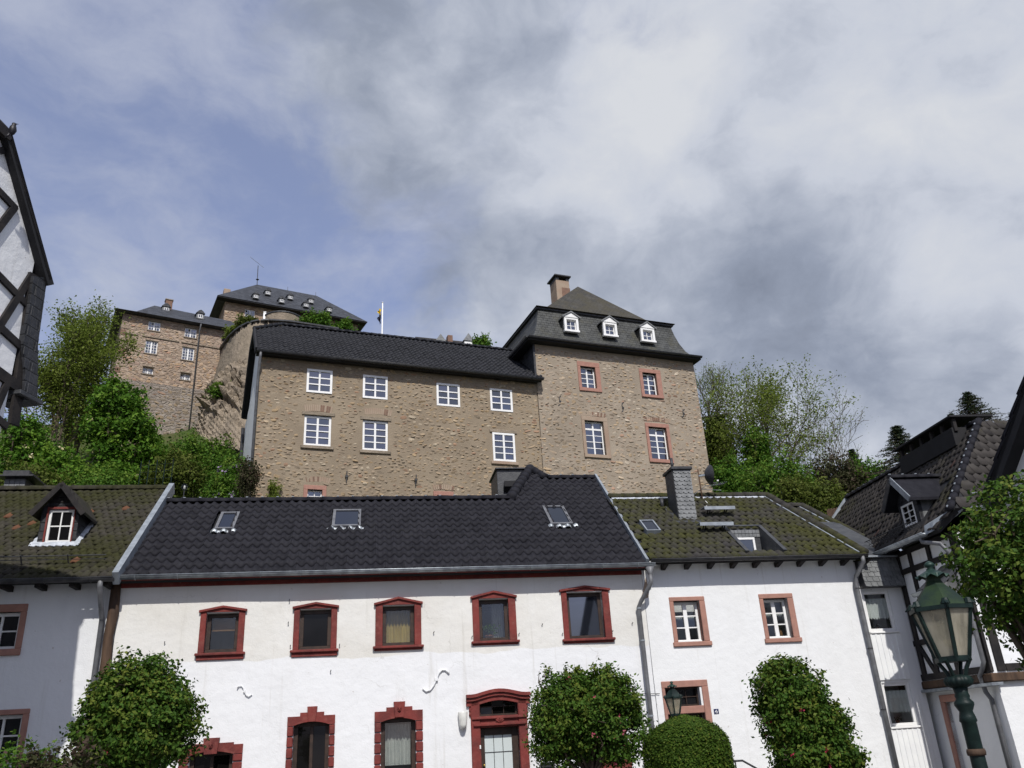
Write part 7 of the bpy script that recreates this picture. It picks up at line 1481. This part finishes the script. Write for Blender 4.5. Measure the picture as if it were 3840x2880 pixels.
# wire fence on the slope
for k in range(4):
    p = atd(zB(1130+120*k, 1600), 37); g = gz(p[0], p[1])
fe = [atd(zC(1200+70*k, 250-6*k), 35.5) for k in range(5)]; gb0 = fe[0]; wf = thing('wire_fence', 'thin green wire garden fence on the slope above the mossy roof', 'fence', None, loc=(gb0[0], gb0[1], gb0[2]-.3))
for p in fe: q = p-gb0+np.array([0, 0, .3]); MB().tube([q-np.array([0, 0, .9]), q+np.array([0, 0, .9])], .018, 5).build('post', 'green_iron', wf)
for zz_ in (0.1, .4, .7): MB().tube([p-gb0+np.array([0, 0, .3+zz_]) for p in fe], .008, 4).build('wire', 'green_iron', wf)
# --- right hand slope
limb_tree('bare_tree', 'mostly bare tree beside the right corner of the stone tower house', zT(430, 1000), 56, zT(430, 100), .22, 'leaf_spring', 2500, .10, 81, (9, 6, 5, 3), 'bark_pale', 28, per=7, crad=.26, tw=.012)
limb_tree('spring_tree', 'wide tree with small yellow green leaves behind house number four', zT(1010, 1200), 50, zT(1000, 190), .26, 'leaf_spring', 4000, .15, 82, (10, 7, 5, 3), 'bark_pale', 44, per=16, crad=.26, first=.2, shrink=.58, tw=.012)
limb_tree('bare_tree', 'thin bare tree between the evergreens behind house number four', zT(1580, 1000), 56, zT(1640, 480), .13, 'leaf_spring', 700, .085, 83, (8, 6, 4, 3), 'bark_pale', 32, per=5, crad=.28, tw=.012)
limb_tree('spring_tree', 'small spring tree leaning over the bright green bush', zT(820, 1100), 47, zT(760, 480), .12, 'leaf_spring', 1600, .14, 84, (7, 5, 4, 3), 'bark_pale', 32, per=14, crad=.26, tw=.011)
bush('ivy grown olive tree at the corner of the stone tower house', zT(450, 720), 52, (26, 60), 'leaf_olive', 85, 200, 45, .18, .34, name='ivy_tree', cat='tree'); bush('bright green bush below the corner of the stone tower house', zT(600, 1110), 43, (52, 40), 'leaf_bright', 86, 230, 50, .15, .28)
bush('ivy covered trunk in the middle of the bare trees', zT(830, 830), 46, (16, 42), 'leaf_bright', 87, 110, 40, .16, .24, name='ivy_tree', cat='tree'); bush('green shrubbery behind the hip of house number four', zT(1000, 1140), 40, (58, 44), 'leaf_bush', 88, 200, 50, .14, .28); bush('spreading shrub behind the rear wing roof', zT(1230, 1260), 37, (36, 34), 'leaf_olive', 89, 150, 45, .13, .24); bush('purple leaved bush left of the small spruce', zT(1530, 1110), 43, (46, 44), 'leaf_purple', 90, 210, 50, .14, .28, name='purple_bush'); bush('yellow green broom bush beside the timbered house verge', zT(1450, 1300), 36, (32, 34), 'leaf_olive', 91, 160, 45, .12, .22); bush('green bush behind the far verge of the timbered house', zT(1800, 1090), 44, (36, 32), 'leaf_bush', 92, 150, 45, .14, .26)
def spruce(label, px, d, toppx, wpx, seed, n=34, m='leaf_spruce'):
    g, q = on(px, d); tp = atd(toppx, d)[2]-g[2]; w = wpx*pxm(d)*1.35; r = np.random.default_rng(seed); t = thing('spruce_tree', label, 'tree', None, loc=tuple(g)); lo = max(.5, q[2]-g[2]-2.5); segs = [(np.array([0, 0, -.3]), np.array([0, 0, tp]), .16, .015)]; C = []; D_ = []
    for i in range(n):
        f = i/n; z = lo+(tp-lo)*f; ln = w*min(1.9, (tp-z)/max(.5, tp-(q[2]-g[2])))*r.uniform(.7, 1.15)+.03
        for k in range(8):
            a = k*.785+i*.5+r.normal()*.2; l2 = ln*r.uniform(.7, 1.1); d_ = np.array([math.cos(a), math.sin(a), 0]); e = np.array([0, 0, z])+d_*l2+np.array([0, 0, -.22*l2+.05]); segs.append((np.array([0, 0, z]), e, .03, .006))
            for s in np.linspace(.25, 1, 6): C.append(np.array([0, 0, z])+(e-np.array([0, 0, z]))*s); D_.append(d_)
    seg_mesh('trunk', segs, 'bark', t, 4); C = np.array(C); P, Q = clumps(r, C, np.tile([[0, -.2, .9]], (len(C), 1)), 10, .05, .5); leaves_obj('crown', P, Q, r.uniform(.07, .15, len(P)), r.random(len(P)), m, t, r, .3)
spruce('small spruce among the bushes behind house number four', zT(1740, 1000), 48, zT(1735, 815), 15, 93); spruce('dark spruce beside the ridge louvre of the timbered house', zM(1190, 800), 39, zM(1140, 440), 56, 94); spruce('tall dark spruce behind the hip of the timbered house', zM(1830, 560), 41, zM(1730, 150), 66, 95); spruce('thin spruce tip behind the ridge louvre', zM(1625, 520), 44, zM(1598, 330), 10, 96, 20); spruce('short spruce behind the far roof hip', zM(1990, 560), 42, zM(1975, 440), 22, 97, 24)
pk_ = [atd(zM(520+12*k, 1215), 31) for k in range(8)]; pf = thing('picket_fence', 'short picket fence behind the rear wing roof', 'fence', None, loc=tuple(pk_[0]-np.array([0, 0, .8])))
for k, p in enumerate(pk_): q = p-pk_[0]; MB().box(q[0]-.03, q[0]+.03, q[1]-.015, q[1]+.015, -.3, .95+.03*(k % 2), .005).build('picket', 'brown_wood', pf)
a, b = np.zeros(3), pk_[-1]-pk_[0]; MB().bar(a+np.array([0, .03, .6]), b+np.array([0, .03, .6]), .03, .06).build('rail', 'brown_wood', pf)

# ================================================================== street lamps
def street_lamp(label, px_top, d, k=1.0, seed=0, rot=.3, hood='moss_paint'):
    q = atd(px_top, d); zt = q[2]-.675*k; t = thing('street_lamp', label, 'street lamp', None, loc=(q[0], q[1], 0), rz=rot, group='green iron street lamps'); Z = lambda v: zt+v*k
    hx = [(math.cos(i*math.pi/3), math.sin(i*math.pi/3)) for i in range(6)]; RT, RB = .195*k, .108*k; HR = .335
    MB().lathe([(.075, 0), (.08, .02), (.06, .15), (.07, .18), (.048, .3), (.047, Z(-.62)), (.047, Z(-.40)), (.056, Z(-.39)), (.05, Z(-.36)), (.042, Z(-.33)), (.062, Z(-.29)), (.062, Z(-.275)), (.042, Z(-.25)), (.048, Z(-.235)), (.042, Z(-.215)), (.05, Z(-.17))] if k == 1 else [(.07*k, 0), (.06*k, .3), (.06*k, Z(-.4)), (.075*k, Z(-.29)), (.06*k, Z(-.17))], 20, flute=0).build('post', 'green_iron', t, True)
    MB().lathe([(.056*k, Z(-.60)), (.059*k, Z(-.585)), (.059*k, Z(-.575)), (.054*k, Z(-.56))], 20).build('post_band', 'brown_wood', t, True)
    MB().lathe([(.05*k, Z(-.18)), (.080*k, Z(-.165)), (.090*k, Z(-.135)), (.076*k, Z(-.11)), (.04*k, Z(-.10))], 48, flute=16, amp=.06).build('fluted_collar', 'green_iron', t, True)
    for i in range(4):
        a = i*math.pi/2+.4; c, s = math.cos(a), math.sin(a); MB().tube([(.05*k*c, .05*k*s, Z(-.12)), (.075*k*c, .075*k*s, Z(-.06)), (.115*k*c, .115*k*s, Z(.0))], .014*k, 6).build('strut', 'green_iron', t)
    MB().prism([(x*RB*1.12, y*RB*1.12, Z(-.015)) for x, y in hx], (0, 0, .035*k)).build('lower_frame', 'green_iron', t)
    for i in range(6):
        x, y = hx[i]; x2, y2 = hx[(i+1) % 6]; MB().bar((x*RB, y*RB, Z(.015)), (x*RT, y*RT, Z(HR)), .024*k, .024*k, (x, y, 0)).build('corner_bar', 'green_iron', t)
        a0 = np.array([x*RB*.97, y*RB*.97, Z(.02)]); a1 = np.array([x2*RB*.97, y2*RB*.97, Z(.02)]); b1 = np.array([x2*RT*.97, y2*RT*.97, Z(HR-.01)]); b0 = np.array([x*RT*.97, y*RT*.97, Z(HR-.01)]); nn_ = np.cross(a1-a0, b0-a0); nn_ = nn_/np.linalg.norm(nn_)*.004
        MB().prism([a0, a1, b1, b0], nn_).build('pane', 'glass_lamp', t)
        MB().bar((x*RT*1.02, y*RT*1.02, Z(HR)), (x2*RT*1.02, y2*RT*1.02, Z(HR)), .035*k, .028*k).build('upper_rail', 'green_iron', t)
        MB().tube([(x*RT, y*RT, Z(HR)), (x*RT*1.12, y*RT*1.12, Z(HR+.03)), (x*RT*1.22, y*RT*1.22, Z(HR+.015))], [.02*k, .014*k, .006*k], 6).build('acroterion', 'green_iron', t); MB().lathe([(0, 0), (.03*k, .015*k), (.02*k, .05*k), (0, .055*k)], 8, (x*RT*.98, y*RT*.98, Z(HR+.005))).build('acroterion', 'green_iron', t)
    V = []; F = []; pr = [(1.0, HR+.012), (.86, HR+.05), (.70, HR+.095), (.52, HR+.135), (.36, HR+.165), (.27, HR+.195), (.25, HR+.235)]
    for r_, z_ in pr: V += [(x*RT*r_, y*RT*r_, Z(z_)) for x, y in hx]
    for i in range(len(pr)-1): F += [(i*6+j, i*6+(j+1) % 6, (i+1)*6+(j+1) % 6, (i+1)*6+j) for j in range(6)]
    F += [tuple(range(5, -1, -1)), tuple((len(pr)-1)*6+j for j in range(6))]; MB().add(V, F).build('hood', hood, t)
    V = []; F = []; n = 32
    for j, (r_, z_) in enumerate(((.072, HR+.235), (.105, HR+.225), (.085, HR+.245), (.03, HR+.275), (.018, HR+.29))):
        for i in range(n): V.append(((r_*(1+(.08*math.cos(8*6.2832*i/n) if j == 1 else 0)))*k*math.cos(6.2832*i/n), (r_*(1+(.08*math.cos(8*6.2832*i/n) if j == 1 else 0)))*k*math.sin(6.2832*i/n), Z(z_+(.012*math.cos(8*6.2832*i/n) if j == 1 else 0))))
    for j in range(4): F += [(j*n+i, j*n+(i+1) % n, (j+1)*n+(i+1) % n, (j+1)*n+i) for i in range(n)]
    MB().add(V, F).build('scalloped_cap', 'verdigris', t)
    MB().lathe([(.018*k, Z(HR+.285)), (.03*k, Z(HR+.295)), (.016*k, Z(HR+.302)), (.03*k, Z(HR+.31)), (.034*k, Z(HR+.325)), (.024*k, Z(HR+.34)), (.004, Z(HR+.352))] if 0 else [(.018*k, Z(.61)), (.03*k, Z(.617)), (.016*k, Z(.625)), (.034*k, Z(.635)), (.036*k, Z(.65)), (.022*k, Z(.665)), (.003, Z(.675))], 16).build('finial', 'verdigris', t, True)
    MB().lathe([(.02*k, Z(.02)), (.06*k, Z(.03)), (.065*k, Z(.10)), (.05*k, Z(.13)), (.02*k, Z(.135))], 16).build('lamp_base', 'lamp_white', t, True); MB().lathe([(.035*k, Z(.135)), (.05*k, Z(.2)), (.045*k, Z(.25)), (0.01, Z(.28))], 16).build('bulb', 'glass_frost', t, True); MB().prism([(x*RT*.9, y*RT*.9, Z(HR-.03)) for x, y in hx], (0, 0, .01)).build('reflector', 'lamp_white', t)
    return t
street_lamp('ornate green iron street lamp with mossy hood in front of the timbered house', (2005, 1212), 6.7)
street_lamp('small black green street lamp rising behind the clipped hedge column', zL(270, 908), 19.3, hood='green_iron')
